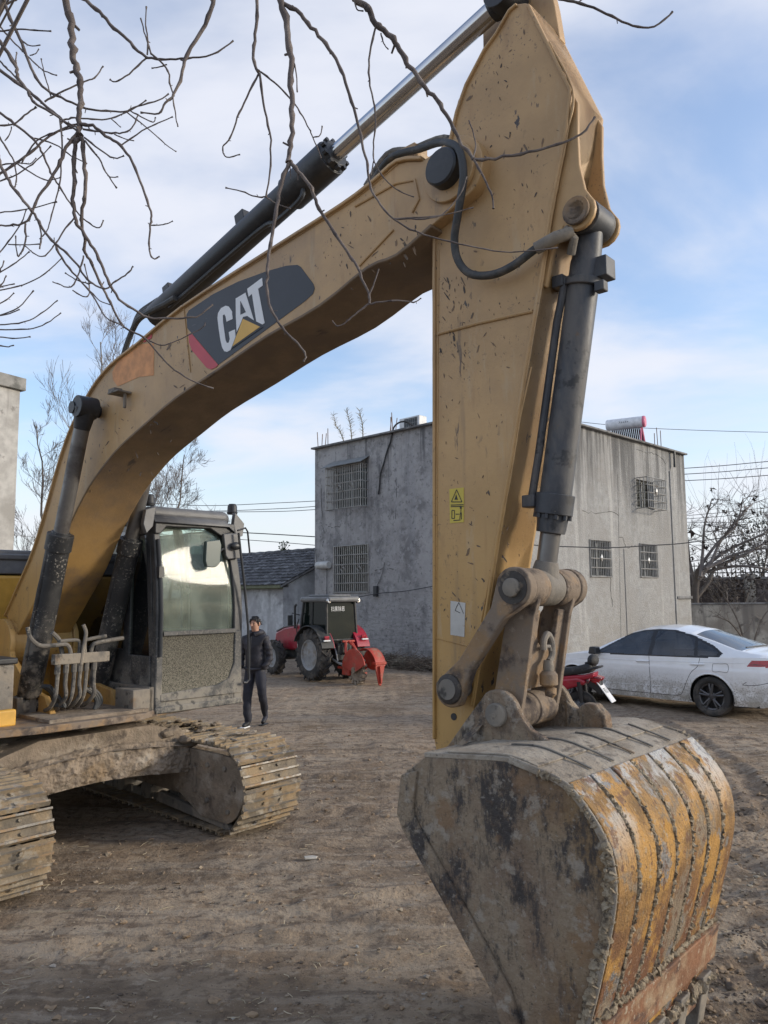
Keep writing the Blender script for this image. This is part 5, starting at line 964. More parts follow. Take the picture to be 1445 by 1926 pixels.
# ================================================================ WHEELS
m_tyre = mat('tyre', (.035, .034, .033), .85, 0, [dict(col=(.12, .105, .09), scale=5, lo=.45, hi=.65, amt=.8)], bump=.3, bscale=50)
m_rim = mat('alloy_dark', (.11, .11, .115), .4, .6, [dict(col=(.16, .14, .12), scale=8, lo=.5, hi=.7, amt=.6)])
m_rimg = mat('rim_grey', (.3, .31, .32), .55, .2, [dict(col=(.2, .17, .14), scale=4, lo=.48, hi=.66)])
def wheel(parent, c, r, w, side, rim, spokes=0, lug=0, rr=.62, nm='wheel'):
    c = Vector(c); e = bpy.data.objects.new(nm, None); COL.objects.link(e); e.parent = parent; e.location = c
    b = MB(); rw = w/2; ri = r*rr
    b.lathe([(ri, -rw*.8), (ri+.02, -rw), (r*.86, -rw*1.05), (r*.96, -rw*.92), (r, -rw*.6), (r, rw*.6), (r*.96, rw*.92), (r*.86, rw*1.05), (ri+.02, rw), (ri, rw*.8)], (0, 0, 0), (0, 1, 0), 40, closed=True)
    if lug:
        for k in range(lug):
            for s in (-1, 1):
                a = 2*math.pi*(k+.5*(s > 0))/lug
                P = [Vector((math.sin(a+da)*rad, s*y, math.cos(a+da)*rad)) for (y, da) in ((.02, .0), (rw*1.02, .19)) for rad in (r*.985, r*1.06)]
                t = Vector((math.cos(a), 0, -math.sin(a)))*r*.035
                b.add([P[0]-t, P[1]-t*.7, P[3]-t*.7, P[2]-t, P[0]+t, P[1]+t*.7, P[3]+t*.7, P[2]+t], [(0, 1, 2, 3), (7, 6, 5, 4), (0, 4, 5, 1), (1, 5, 6, 2), (2, 6, 7, 3), (3, 7, 4, 0)])
                P2 = [Vector((math.sin(a+.19+da)*rad, s*y, math.cos(a+.19+da)*rad)) for (y, da, rad) in ((rw*1.0, 0, r*1.05), (rw*1.1, .0, r*.98), (rw*1.09, .06, r*.84), (rw*.98, .03, r*.84))]
                b.add([p-t for p in P2]+[p+t for p in P2], [(0, 1, 2, 3), (7, 6, 5, 4), (0, 4, 5, 1), (1, 5, 6, 2), (2, 6, 7, 3), (3, 7, 4, 0)])
    b.build('tyre', m_tyre, e, smooth=40)
    b = MB(); o = side*rw
    if spokes:
        b.lathe([(ri+.005, -rw*.8), (ri+.01, -rw*.9), (ri+.01, rw*.9), (ri+.005, rw*.8), (ri-.02, rw*.7), (ri-.02, -rw*.7)], (0, 0, 0), (0, 1, 0), 36, closed=True)
        for k in range(spokes):
            for dd_ in (-.16, .16):
                a = 2*math.pi*k/spokes; A = Vector((math.sin(a+dd_*.4)*.05, o*.7, math.cos(a+dd_*.4)*.05)); B = Vector((math.sin(a+dd_)*(ri-.005), o*.82, math.cos(a+dd_)*(ri-.005))); b.tube([A, (A+B)/2+Vector((0, o*.08, 0)), B], [.024, .02, .017], 6)
        b.lathe([(.07, o*.5), (.07, o*.72), (.03, o*.82), (0, o*.82)], (0, 0, 0), (0, 1, 0), 20); b.lathe([(ri-.02, -o*.1), (0.01, -o*.1)], (0, 0, 0), (0, 1, 0), 24)
    else:
        b.lathe([(ri+.01, o*.8), (ri+.012, o*.98), (ri-.03, o*.9), (ri*.86, o*.55), (ri*.62, o*.35), (ri*.58, o*.5), (ri*.34, o*.62), (ri*.3, o*.8), (ri*.12, o*.85), (0, o*.85)], (0, 0, 0), (0, 1, 0), 36); b.lathe([(ri+.01, o*.8), (ri+.01, -o*.8), (ri*.6, -o*.5), (0, -o*.5)], (0, 0, 0), (0, 1, 0), 36)
    b.build('rim', rim, e, smooth=40); return e
# ================================================================ CAR
ca = Vector((-.666, .746, 0)).normalized(); cl = Vector((-ca.y, ca.x, 0)); rlw = ground(1345, 1347)
cc = rlw + ca*1.325 - cl*.77; cc.z = 0
car = empty('parked_car', cc, math.atan2(ca.y, ca.x), 'dusty white saloon car parked in front of the grey building', 'car')
m_cw = mat('car_white', (.84, .85, .86), .2, 0, [
    dict(col=(.42, .4, .36), scale=6, lo=.35, hi=.6, z=(.25, .65), rough=.8), dict(col=(.3, .28, .25), scale=40, lo=.5, hi=.6, z=(.35, .78), rough=.9, detail=3, amt=.8), dict(col=(.45, .44, .41), scale=2., lo=.4, hi=.7, z=(.45, .8), rough=.7, amt=.5)], var=.03, coat=.5)
m_trim = mat('black_trim', (.02, .02, .022), .4, var=.1)
m_tail = mat('tail_lamp_red', (.4, .015, .03), .15, 0, [dict(col=(.12, .005, .01), scale=6, lo=.5, hi=.6, stretch=(.3, .3, 3))], coat=.6)
topc = [(2.23, .60), (2.2, .68), (2.08, .76), (1.6, .89), (1.15, .97), (.95, 1.0), (.6, 1.19), (.25, 1.36), (0, 1.425), (-.3, 1.452), (-.6, 1.445), (-.9, 1.4), (-1.3, 1.275), (-1.7, 1.13), (-1.95, 1.075), (-2.2, 1.05), (-2.3, 1.0), (-2.34, .88), (-2.36, .7)]
tx_ = [-p[0] for p in topc]; tz_ = [p[1] for p in topc]
ztop = lambda x: float(np.interp(-x, tx_, tz_))
wid = lambda x: float(np.interp(x, [-2.36, -2.3, -2.1, -1.7, -1., .8, 1.5, 1.9, 2.1, 2.2, 2.23], [.5, .68, .8, .875, .9, .9, .885, .83, .74, .6, .45]))
belt = lambda x: float(np.interp(x, [-2.4, -1.6, .9, 2.3], [.99, .97, .93, .8]))
def sec(x, nS=40, nR=22):
    w_ = wid(x); zt = ztop(x); zs = min(belt(x), zt-.035); g = max(0., zt-zs); P = []
    zb = .2 if abs(x) < 2.1 else .2+.25*(abs(x)-2.1)
    for i in range(nS+1):
        t = i/nS; z = zb+(zs-zb)*t
        y = w_+float(np.interp(z, [.2, .3, .42, .52, .66, .76, .8, .9, 1.0], [-.07, -.035, -.03, -.008, .0, -.004, -.016, -.028, -.04])); P.append((y, z))
    y0 = P[-1][0]; yr = max(.05, y0-.05-g*.5); zr = zt-.02-.05*min(1, g/.4)
    for i in range(1, 25):
        t = i/24; P.append((y0+(yr-y0)*t+.02*math.sin(t*math.pi)*min(1, g*3), zs+(zr-zs)*t))
    for i in range(1, nR+1):
        t = i/nR; P.append((yr*(1-t), zr+(zt-zr)*(1-(1-t)**2.2)))
    return P
XS = list(np.arange(-2.36, 2.231, .016)); nS, nG = 40, 24
GS = [sec(float(x)) for x in XS]; NP = len(GS[0])
def inpoly(p, poly):
    c = False; j = len(poly)-1
    for i in range(len(poly)):
        if (poly[i][1] > p[1]) != (poly[j][1] > p[1]) and p[0] < (poly[j][0]-poly[i][0])*(p[1]-poly[i][1])/(poly[j][1]-poly[i][1])+poly[i][0]: c = not c
        j = i
    return c
W1 = [(.8, .945), (.2, 1.29), (-.02, 1.345), (-.2, 1.36), (-.22, .95)]; W2 = [(-.3, .95), (-.28, 1.365), (-.6, 1.35), (-.9, 1.285), (-1.0, 1.245), (-1.06, .97)]; W3 = [(-1.12, .98), (-1.06, 1.225), (-1.3, 1.13), (-1.45, 1.04), (-1.42, .99)]
DLO = [(.9, .925), (.2, 1.325), (-.05, 1.375), (-.3, 1.39), (-.62, 1.38), (-.95, 1.3), (-1.35, 1.145), (-1.53, 1.03), (-1.48, .965), (-1.1, .945), (-.2, .93)]
parts_ = {k: [] for k in ('body', 'glass', 'trim', 'rear', 'front', 'tail', 'lamp')}
for i in range(len(XS)-1):
    xm = (XS[i]+XS[i+1])/2
    for j in range(NP-1):
        zm = (GS[i][j][1]+GS[i][j+1][1]+GS[i+1][j][1]+GS[i+1][j+1][1])/4
        if j < nS+1 and min(math.hypot(xm-a, zm-.325) for a in (-1.325, 1.325)) < .365 and zm < .72: continue
        k = 'body'
        if j >= nS-2 and j < nS+nG+1 and inpoly((xm, zm), DLO): k = 'glass' if any(inpoly((xm, zm), w_) for w_ in (W1, W2, W3)) else 'trim'
        elif j >= nS+nG+1 and -1.78 < xm < -.98: k = 'rear'
        elif j >= nS+nG+1 and .28 < xm < .93: k = 'front'
        elif j < nS+4 and xm < -2.0+(.95-zm)*.9 and .84 < zm < .94: k = 'tail'
        elif j < nS+6 and xm > 1.93 and .64 < zm < .76: k = 'lamp'
        parts_[k].append((i, j))
def patch(cells, s_):
    b = MB(); idx_ = {}
    def vid(i, j, s):
        key = (i, j, s)
        if key not in idx_: y, z = GS[i][j]; idx_[key] = len(b.v); b.v.append((float(XS[i]), s*y, z))
        return idx_[key]
    for i, j in cells:
        for s in s_:
            q = [vid(i, j, s), vid(i+1, j, s), vid(i+1, j+1, s), vid(i, j+1, s)]; b.f.append(tuple(q if s > 0 else q[::-1])); b.m.append(0)
    return b
def cp(k, nm, m, sides=((1, -1),)):
    for s_ in sides:
        b = patch(parts_[k], s_)
        if b.f: b.build(nm, m, car, smooth=32, fix=(k == 'body'))
cp('body', 'body', m_cw); cp('glass', 'side_windows', g_car, ((1,), (-1,))); cp('trim', 'window_trim', m_trim, ((1,), (-1,))); cp('rear', 'rear_window', g_car); cp('front', 'windscreen', g_car); cp('tail', 'tail_lamp', m_tail, ((1,), (-1,))); cp('lamp', 'headlamp', mat('headlamp', (.1, .11, .12), .1, .3, coat=.7), ((1,), (-1,)))
def ysd(x, z): P = sec(x); return float(np.interp(z, [p[1] for p in P[:nS+nG+1]], [p[0] for p in P[:nS+nG+1]]))
def seam(pl, nm='door_seam', r=.004, m=m_trim, s=1):
    P3 = [Vector((x, s*(ysd(x, z)+.001), z)) for x, z in [(p.x, p.y) for p in smoothpts([(a, c, 0) for a, c in pl], 6)]]; b = MB(); b.tube(P3, r, 4); b.build(nm, m, car, smooth=0)
for s in (1, -1):
    seam([(.9, .93), (1.0, .75), (.98, .5), (.9, .32), (.4, .29), (-.24, .29)], s=s); seam([(-.24, .93), (-.26, .6), (-.24, .29)], s=s); seam([(-.26, .29), (-.75, .3), (-.86, .42), (-1.0, .68), (-1.12, .8), (-1.16, .94)], s=s)
    seam([(-1.38, .86), (-1.38, .74), (-1.5, .74), (-1.62, .74), (-1.62, .86), (-1.5, .865), (-1.38, .86)], 'fuel_flap_seam', .003, s=s)
    seam([(1.4, .78), (.9, .83), (.3, .84), (-.6, .86), (-1.4, .88), (-1.9, .9)], 'body_crease', .0045, m_cw, s)
    seam([(.9, .4), (.2, .41), (-.7, .43)], 'door_crease', .006, m_cw, s); seam([(-1.9, .6), (-1.85, .55), (-2.05, .56), (-2.2, .6)], 'bumper_seam', .004, s=s)
    for x in (.0, -1.0):
        b = MB(); y = ysd(x-.1, .835)
        b.tube([(x, s*(y+.005), .83), (x-.04, s*(y+.03), .835), (x-.2, s*(y+.03), .842), (x-.24, s*(y+.005), .842)], [.012, .016, .016, .012], 8); b.build('door_handle', m_cw, car)
    b = MB(); b.box((.8, s*(ysd(.8, .95)+.11), .985), (.16, .2, .13), taper=.8); b.box((.82, s*(ysd(.8, .93)+.02), .955), (.08, .12, .04)); b.build('wing_mirror', m_trim, car, .03, seg=3)
    for xw in (-1.325, 1.325):
        wheel(car, (xw, s*.77, .325), .325, .21, s, m_rim, 5, rr=.66)
        b = MB(); a0, a1 = -12, 192; b.tube([(xw+.372*math.cos(R(a)), s*(ysd(xw+.372*math.cos(R(a)), max(.25, .325+.372*math.sin(R(a))))+.002), .325+.372*math.sin(R(a))) for a in range(a0, a1+1, 8)], .014, 6); b.build('wheel_arch', m_cw, car, smooth=50)
        b = MB(); n = 20; b.add([(xw+.375*math.cos(R(-15+210*i/n)), s*y, .325+.375*math.sin(R(-15+210*i/n))) for y in (.88, .5) for i in range(n+1)], [(i, i+1, n+2+i, n+1+i) for i in range(n)]); b.add([(xw+.375*math.cos(R(-15+210*i/n)), s*.5, .325+.375*math.sin(R(-15+210*i/n))) for i in range(n+1)], [tuple(range(n+1))]); b.build('wheel_well', m_trim, car, smooth=0, fix=False)
b = MB(); b.box((0, 0, .27), (4.1, 1.5, .16)); b.build('underbody', m_trim, car); b = MB(); b.box((-.1, 0, .55), (3., 1.5, .1)); b.box((.1, .35, .85), (.14, .5, .6)); b.box((.1, -.35, .85), (.14, .5, .6)); b.build('interior', m_trim, car, .03)
b = MB(); b.tube([(-1.78, y, ztop(-1.78)+.012) for y in (-.5, .5)], .012, 6); b.build('bootlid_seam', m_trim, car)
b = MB(); b.box((-2.1, .5, .22), (.2, .1, .06)); b.build('exhaust', m_rim, car, .01)
# ================================================================ SCOOTER
sp0 = ground(1094, 1361); sdv = Vector((-.86, .5, 0)).normalized()
sco = empty('motor_scooter', (sp0.x, sp0.y, 0), math.atan2(sdv.y, sdv.x), 'red and black motor scooter parked between bucket and white car', 'scooter'); sco.scale = (1.1, 1.1, 1.1)
# local x forward from rear axle, y left
m_sr = mat('scooter_red', (.33, .012, .03), .3, 0, [dict(col=(.2, .1, .08), scale=6, lo=.58, hi=.75, amt=.6, rough=.8)], coat=.4)
wheel(sco, (0, 0, .23), .23, .11, 1, m_rim, 5, rr=.55); wheel(sco, (1.25, 0, .23), .23, .1, 1, m_rim, 5, rr=.55)
b = MB(); b.uz([(-.12, .62), (.0, .66), (.3, .62), (.62, .5), (.66, .42), (.55, .36), (.3, .42), (.1, .5), (-.1, .56)], -.15, .15); b.build('side_panel', m_sr, sco, .04, seg=3)
b = MB(); b.uz([(-.24, .74), (-.1, .7), (.3, .66), (.62, .56), (.6, .52), (.3, .6), (-.1, .63), (-.22, .66)], -.14, .14); b.build('upper_panel', m_sr, sco, .02)
b = MB(); b.uz([(-.22, .84), (-.12, .85), (.1, .79), (.35, .77), (.72, .75), (.78, .68), (.74, .58), (.5, .6), (.1, .68), (-.2, .73)], -.15, .15); b.build('seat', m_rubber, sco, .05, seg=3)
b = MB(); b.tube(smoothpts([(-.05, .13, .76), (-.26, .13, .8), (-.32, 0, .82), (-.26, -.13, .8), (-.05, -.13, .76)], 4), .016, 8); b.build('rear_rack', m_trim, sco)
b = MB(); b.ball((-.2, .0, .9), (.075, .15, .085), 14); b.box((-.16, 0, .83), (.12, .16, .08)); b.build('back_rest', m_rubber, sco)
b = MB(); b.uz([(-.34, .66), (-.2, .7), (-.16, .62), (-.26, .56)], -.11, .11); b.build('tail_lamp', m_tail, sco, .02)
b = MB(); b.uz([(-.3, .62), (-.16, .62), (-.12, .55), (-.2, .5), (-.3, .42), (-.33, .44)], -.08, .08); b.build('mudguard', m_trim, sco, .01)
b = MB(); pa_, pb_ = Vector((-.27, 0, .6)), Vector((-.47, 0, .33)); ppl = [pa_+Vector((0, -.11, 0)), pa_+Vector((0, .11, 0)), pb_+Vector((0, .11, 0)), pb_+Vector((0, -.11, 0))]; nn_ = (pb_-pa_).cross(Vector((0, 1, 0))).normalized()*.006; b.add([p-nn_ for p in ppl]+[p+nn_ for p in ppl], [(0, 1, 2, 3), (7, 6, 5, 4), (0, 4, 5, 1), (1, 5, 6, 2), (2, 6, 7, 3), (3, 7, 4, 0)]); pt2 = b.build('number_plate', m_white, sco, .003)
for k, (ln_, s_) in enumerate((('RU', .12),)):
    tm = text_mesh(ln_, m_ink); o = link('plate_lettering', tm, pt2); mid = pa_+(pb_-pa_)*(.45); xa = Vector((0, -1, 0)); ya = (pa_-pb_).normalized(); za = xa.cross(ya); o.matrix_local = Matrix.Translation(mid+za*.0075) @ Matrix((( xa.x, ya.x, za.x), (xa.y, ya.y, za.y), (xa.z, ya.z, za.z))).to_4x4() @ Matrix.Scale(s_, 4)
b = MB(); b.tube([(0, .12, .23), (.35, .13, .3), (.6, .12, .32)], [.06, .09, .07], 12); b.ball((0, .12, .24), (.13, .05, .1), 14); b.build('engine_cover', mat('engine_grey', (.14, .14, .14), .5, .5, [dict(col=(.05, .05, .05), scale=9, lo=.5, hi=.6)]), sco)
b = MB(); b.tube([(-.1, -.14, .26), (.3, -.15, .28)], [.06, .05], 12); b.build('silencer', m_rim, sco); b = MB(); b.tube([(-.05, .12, .28), (-.02, .13, .6)], [.03, .035], 10); b.tube([(-.05, -.12, .28), (-.02, -.13, .6)], [.03, .035], 10); b.build('shock_absorber', m_trim, sco)
b = MB(); b.uz([(.55, .3), (.95, .27), (1.05, .32), (1.1, .95), (1.02, .97), (.97, .36), (.6, .38)], -.2, .2); b.build('footboard', m_trim, sco, .03); b = MB(); b.uz([(1.06, .35), (1.2, .5), (1.15, .98), (1.08, 1.0)], -.19, .19); b.build('leg_shield', m_sr, sco, .04)
b = MB(); b.tube([(1.25, 0, .23), (1.1, 0, 1.0)], .035, 8); b.tube([(1.02, .33, 1.03), (1.1, 0, 1.0), (1.02, -.33, 1.03)], .018, 8); b.build('handlebar', m_trim, sco); b = MB(); b.ball((1.15, 0, .98), (.12, .14, .1), 12); b.build('headlamp_cowl', m_sr, sco)
# ================================================================ TRACTOR
tr0 = ground(590, 1281); td = Vector((-.6, .8, 0)).normalized(); tlft = Vector((-td.y, td.x, 0))
tro = tr0 - tlft*.5; tro.z = 0
tra = empty('tractor', tro, math.atan2(td.y, td.x), 'red farm tractor with dark cab parked by the grey building', 'tractor'); tra.scale = (1, .8, 1)
m_tr = mat('tractor_red', (.34, .015, .035), .35, 0, [dict(col=(.22, .13, .1), scale=4, lo=.52, hi=.72, amt=.7, rough=.8)], coat=.3)
m_tg = mat('tractor_roof', (.17, .173, .176), .5); m_td = mat('tractor_dark', (.028, .03, .03), .6, 0, [dict(col=(.1, .09, .08), scale=6, lo=.5, hi=.7)])
for s in (1, -1):
    wheel(tra, (0, s*.62, .62), .585, .36, s, m_rimg, lug=18, rr=.6); wheel(tra, (1.95, s*.6, .45), .425, .26, s, m_rimg, lug=16, rr=.56)
    b = MB(); ar = [(.0+.7*math.cos(R(a)), .62+.7*math.sin(R(a))) for a in range(25, 166, 10)]; b.uz(ar+[(x*.965, .62+(z-.62)*.965) for x, z in ar[::-1]], s*.42, s*.86); b.build('mudguard', m_tr if s < 0 else m_td, tra, .01)
    b = MB(); b.uz(ar+[(-.5, .75), (.5, .75)], s*.42-.012, s*.42+.012); b.build('mudguard_side', m_tr, tra)
    b = MB(); b.box((-.62, s*.66, 1.04), (.05, .16, .09)); b.build('rear_lamp', m_tail, tra, .015); b = MB(); b.box((-.66, s*.68, .98), (.04, .22, .03)); b.build('reflector', m_white, tra)
    b = MB(); b.lathe([(.07, 0), (.06, .05), (0, .06)], (-.52, s*.52, 1.9), (-1, 0, .1), 14); b.build('work_lamp', m_chrome, tra)
    b = MB(); b.tube([(.75, s*.55, 1.55), (.85, s*.75, 1.6), (.85, s*.78, 1.45)], .014, 6); b.box((.85, s*.82, 1.42), (.04, .16, .26)); b.build('mirror', m_td, tra, .01)
    b = MB(); b.tube([(-.1, s*.3, .62), (-.7, s*.3, .45), (-.95, s*.28, .42)], .03, 8); b.tube([(-.3, s*.25, 1.0), (-.55, s*.27, .7), (-.62, s*.28, .5)], .022, 8); b.build('lift_arm', m_rimg if s > 0 else m_td, tra)
    b = MB(); b.lathe([(.13, -.12), (.13, .12)], (.75, s*.48, .82), (0, 0, 1), 16); b.build('fuel_tank', mat('tank_cream', (.4, .4, .36), .6), tra, .02)
b = MB(); b.box((.9, 0, .62), (2.3, .34, .38)); b.box((0, 0, .62), (.4, 1., .24)); b.box((1.95, 0, .45), (.18, .95, .14)); b.box((-.35, 0, .7), (.5, .5, .4)); b.build('chassis', m_td, tra, .02)
b = MB(); b.uz([(.75, .78), (.75, 1.3), (1.2, 1.3), (1.9, 1.22), (2.35, 1.08), (2.42, .8), (2.4, .62), (1.1, .66)], -.3, .3); b.build('bonnet', m_tr, tra, .06, seg=3)
b = MB(); b.uz([(1.3, 1.31), (1.9, 1.235), (2.3, 1.12), (2.3, 1.08), (1.9, 1.2), (1.3, 1.27)], -.31, .31); b.build('bonnet_band', m_tg, tra, .01)
b = MB(); b.tube([(1.25, .36, 1.2), (1.25, .36, 1.75), (1.18, .36, 1.8)], .035, 10); b.build('exhaust_stack', m_td, tra); b = MB(); b.tube(smoothpts([(.85, .52, .8), (.9, .55, 1.2), (.82, .53, 1.45)], 4), .015, 6); b.build('grab_handle', m_td, tra)
# cab
cabp = [(-.48, .95), (-.42, 1.88), (.62, 1.88), (.78, .95)]
b = MB()
for s in (1, -1):
    for a, c in (((-.48, .95), (-.42, 1.88)), ((.2, .95), (.2, 1.88)), ((.78, .95), (.62, 1.88))): b.tube([(a[0], s*.54, a[1]), (c[0], s*.5, c[1])], .035, 6)
    b.tube([(-.48, s*.54, .97), (.78, s*.54, .97)], .03, 6)
b.tube([(-.48, -.54, .97), (-.48, .54, .97)], .03, 6); b.tube([(.78, -.54, .97), (.78, .54, .97)], .03, 6); cbt = b.build('cab_frame', m_td, tra, smooth=40)
b = MB(); b.box((.15, 0, 1.1), (.3, .4, .3)); b.box((-.1, 0, 1.3), (.1, .4, .5)); b.box((.1, 0, .93), (1.1, 1., .06)); b.build('cab_seat', m_td, cbt, .03)
g_tr = glass('tractor_glass', (.04, .06, .055), .0, (.06, .08, .075), 8, .4, .7, None, .3, body=.45, bcol=(.012, .022, .02))
def gq(nm, pts): b = MB(); b.add(pts, [(0, 1, 2, 3)]); return b.build(nm, g_tr, cbt, smooth=0, fix=False)
gq('rear_window', [(-.475, -.5, .98), (-.475, .5, .98), (-.42, .46, 1.87), (-.42, -.46, 1.87)]); gq('windscreen', [(.77, -.5, .98), (.77, .5, .98), (.62, .46, 1.87), (.62, -.46, 1.87)])
for s in (1, -1): gq('door_window', [(.22, s*.535, .98), (.76, s*.535, .98), (.61, s*.5, 1.87), (.22, s*.5, 1.87)]); gq('side_window', [(-.46, s*.535, .98), (.18, s*.535, .98), (.18, s*.5, 1.87), (-.41, s*.5, 1.87)])
b = MB(); b.uv([(-.6, -.56), (-.6, .56), (.7, .58), (.78, .45), (.78, -.45), (.7, -.58)], 1.87, 2.0); b.build('cab_roof', m_tg, tra, .05, seg=3); b = MB(); b.uv([(-.4, -.4), (-.4, .4), (.55, .4), (.55, -.4)], 2.0, 2.05); b.build('roof_panel', m_tg, tra, .03)
tm = text_mesh('\u626b\u9ed1\u9664\u6076', m_white); o = link('window_lettering', tm, cbt); o.matrix_local = Matrix.Translation((-.448, .12, 1.7)) @ Matrix(((0, 0, -1), (-1, 0, 0), (0, 1, 0))).to_4x4() @ Matrix.Scale(.125, 4)
for k in range(3): b = MB(); b.tube(smoothpts([(-.5, -.1+k*.1, .9), (-.62, -.1+k*.12, .95), (-.7, -.05+k*.1, .75), (-.55, k*.05, .6)], 4), .015, 6); b.build('rear_hose', m_td, tra)
# ---- ditching attachment behind the tractor
m_im = mat('implement_red', (.42, .05, .03), .5, 0, [dict(col=(.28, .2, .14), scale=3, lo=.5, hi=.68, amt=.75, rough=.9)])
im = empty('rotary_ditcher', tro-td*1.35, math.atan2(td.y, td.x), 'red rotary ditching attachment with soil caked disc behind the tractor', 'farm implement'); im.scale = (1, .85, 1)
def half(y0, y1, cx, cz, r, a0, a1, m, nm):
    b = MB(); b.uz([(cx+r*math.cos(R(a)), cz+r*math.sin(R(a))) for a in range(a0, a1+1, 10)]+[(cx+r*.2*math.cos(R(a1)), cz-.05), (cx+r*.2*math.cos(R(a0)), cz-.05)], y0, y1); return b.build(nm, m, im, .006)
half(.3, .33, .0, .36, .46, 5, 170, m_im, 'guard_plate'); half(-.33, -.3, -.05, .36, .46, 5, 170, m_im, 'guard_plate')
b = MB(); ar = [(-.05+.46*math.cos(R(a)), .36+.46*math.sin(R(a))) for a in range(60, 171, 10)]; b.strip(ar, -.3, .0, .02); b.build('hood', m_im, im, .004)
b = MB()
for k in range(16):
    a = 2*math.pi*k/16; d_ = Vector((math.cos(a), 0, math.sin(a))); b.box(Vector((0, .2, .34))+d_*.28, (.09, .14, .06), Matrix.Rotation(-a, 3, 'Y'))
b.lathe([(.26, -.04), (.26, .04)], (0, .2, .34), (0, 1, 0), 24); b.lathe([(.07, -.1), (.07, .14)], (0, .2, .34), (0, 1, 0), 14); b.build('digging_disc', m_mud, im)
for y, sg in ((.22, 1), (-.22, -1)):
    b = MB(); b.tube([(.6, y*.4, .95), (.5, y*.8, .75), (.35, y, .35), (.75, y, .35)], .035, 6); b.build('frame_arm', m_im, im, smooth=30)
b = MB(); b.tube([(.6, -.2, .95), (.6, .2, .95)], .03, 6); b.tube([(.6, 0, .95), (.3, 0, .78), (.3, 0, .3)], .03, 6); b.box((.35, 0, .3), (.3, .6, .2)); b.build('headstock', m_im, im, .01)
b = MB(); b.vz([(-.3, .5), (.0, .5), (.02, .42), (-.1, .02), (-.16, .0), (-.28, .42)], -.5, -.46); b.vz([(-.2, .44), (-.08, .44), (-.12, .05), (-.15, .05)], -.55, -.5); b.box((-.46, -.14, .5), (.14, .36, .06)); b.build('ditch_shoe', m_im, im, .005)
# ================================================================ PERSON
pp = ground(477, 1366); per = empty('person', (pp.x+.02, pp.y, 0), R(-20), 'person in dark padded jacket and trousers walking past the excavator cab', 'person')
# local: facing -y (towards camera), x to image right
J = {}
def sk(verts, edges, root=0):
    me = bpy.data.meshes.new('skel'); me.from_pydata([v[0] for v in verts], edges, []); o = bpy.data.objects.new('skel', me); COL.objects.link(o)
    o.modifiers.new('skin', 'SKIN').use_smooth_shade = True
    ly = me.skin_vertices[0] if me.skin_vertices else None
    if ly is None:
        bm = bmesh.new(); bm.from_mesh(me); bm.verts.layers.skin.verify(); bm.to_mesh(me); bm.free(); ly = me.skin_vertices[0]
    for i, v in enumerate(verts): ly.data[i].radius = v[1] if isinstance(v[1], tuple) else (v[1], v[1]); ly.data[i].use_root = (i == root)
    s = o.modifiers.new('sub', 'SUBSURF'); s.levels = s.render_levels = 2; return evald(o)
Vt = [((0, 0, .93), (.15, .12)), ((0, -.005, 1.06), (.17, .13)), ((.0, -.01, 1.22), (.185, .14)), ((0, 0, 1.36), (.175, .12)), ((0, .0, 1.43), (.08, .07)), ((0, -.01, 1.48), (.055, .058)), ((-.004, -.02, 1.535), (.066, .078)), ((-.006, -.02, 1.6), (.074, .09)), ((-.006, -.01, 1.665), (.055, .07)),
      ((.17, 0, 1.36), .075), ((.225, .01, 1.2), .068), ((.245, .02, 1.06), .06), ((.215, -.05, .95), .05), ((.17, -.09, .9), .045),
      ((-.17, 0, 1.36), .075), ((-.225, .0, 1.2), .068), ((-.24, -.02, 1.06), .06), ((-.215, -.07, .95), .05), ((-.17, -.1, .9), .045),
      ((.085, .0, .86), .1), ((.14, -.07, .68), .088), ((.165, -.06, .5), .072), ((.11, .1, .3), .06), ((.075, .2, .17), .055),
      ((-.08, -.01, .86), .1), ((-.085, -.05, .66), .09), ((-.095, -.08, .48), .078), ((-.08, -.1, .26), .07), ((-.065, -.1, .1), .064),
      ((.075, .21, .12), .042), ((.085, .14, .07), .038), ((.095, .07, .045), .032), ((-.065, -.11, .055), .045), ((-.06, -.2, .045), .042), ((-.055, -.27, .04), .03)]
Ed = [(0, 1), (1, 2), (2, 3), (3, 4), (4, 5), (5, 6), (6, 7), (7, 8), (3, 9), (9, 10), (10, 11), (11, 12), (12, 13), (3, 14), (14, 15), (15, 16), (16, 17), (17, 18), (0, 19), (19, 20), (20, 21), (21, 22), (22, 23), (23, 29), (29, 30), (30, 31), (0, 24), (24, 25), (25, 26), (26, 27), (27, 28), (28, 32), (32, 33), (33, 34)]
body_me = sk(Vt, Ed)
m_jk = mat('jacket_dark', (.022, .022, .03), .7, 0, [dict(col=(.045, .045, .06), scale=5, lo=.5, hi=.65)], bump=.5, bscale=14); m_tro = mat('trousers_dark', (.02, .022, .034), .8, 0, [dict(col=(.04, .042, .058), scale=6, lo=.5, hi=.65, stretch=(1, 1, .5))], bump=.5, bscale=12)
m_skin = mat('skin', (.45, .25, .17), .55, var=.06); m_shoe_p = mat('shoe_black', (.015, .015, .016), .5); m_hair = mat('hair_black', (.012, .011, .012), .5, bump=.4, bscale=90)
for v_ in body_me.vertices:
    z_ = v_.co.z
    if .9 < z_ < 1.42: v_.co += v_.normal*(.007*math.sin(z_*2*math.pi/.085)+.012*mnoise.noise((v_.co.x*9, v_.co.y*9, z_*11)))
    elif .1 < z_ < .86: v_.co += v_.normal*.014*mnoise.noise((v_.co.x*7, v_.co.y*7, z_*12))
for m_ in (m_jk, m_tro, m_skin, m_shoe_p): body_me.materials.append(m_)
for p in body_me.polygons:
    z = p.center.z; x = abs(p.center.x); p.material_index = 2 if z > 1.475 else (3 if z < .085 else (0 if (z > .88 or (x > .155 and z > .8 and abs(p.center.y) < .2 and z > .86)) else 1))
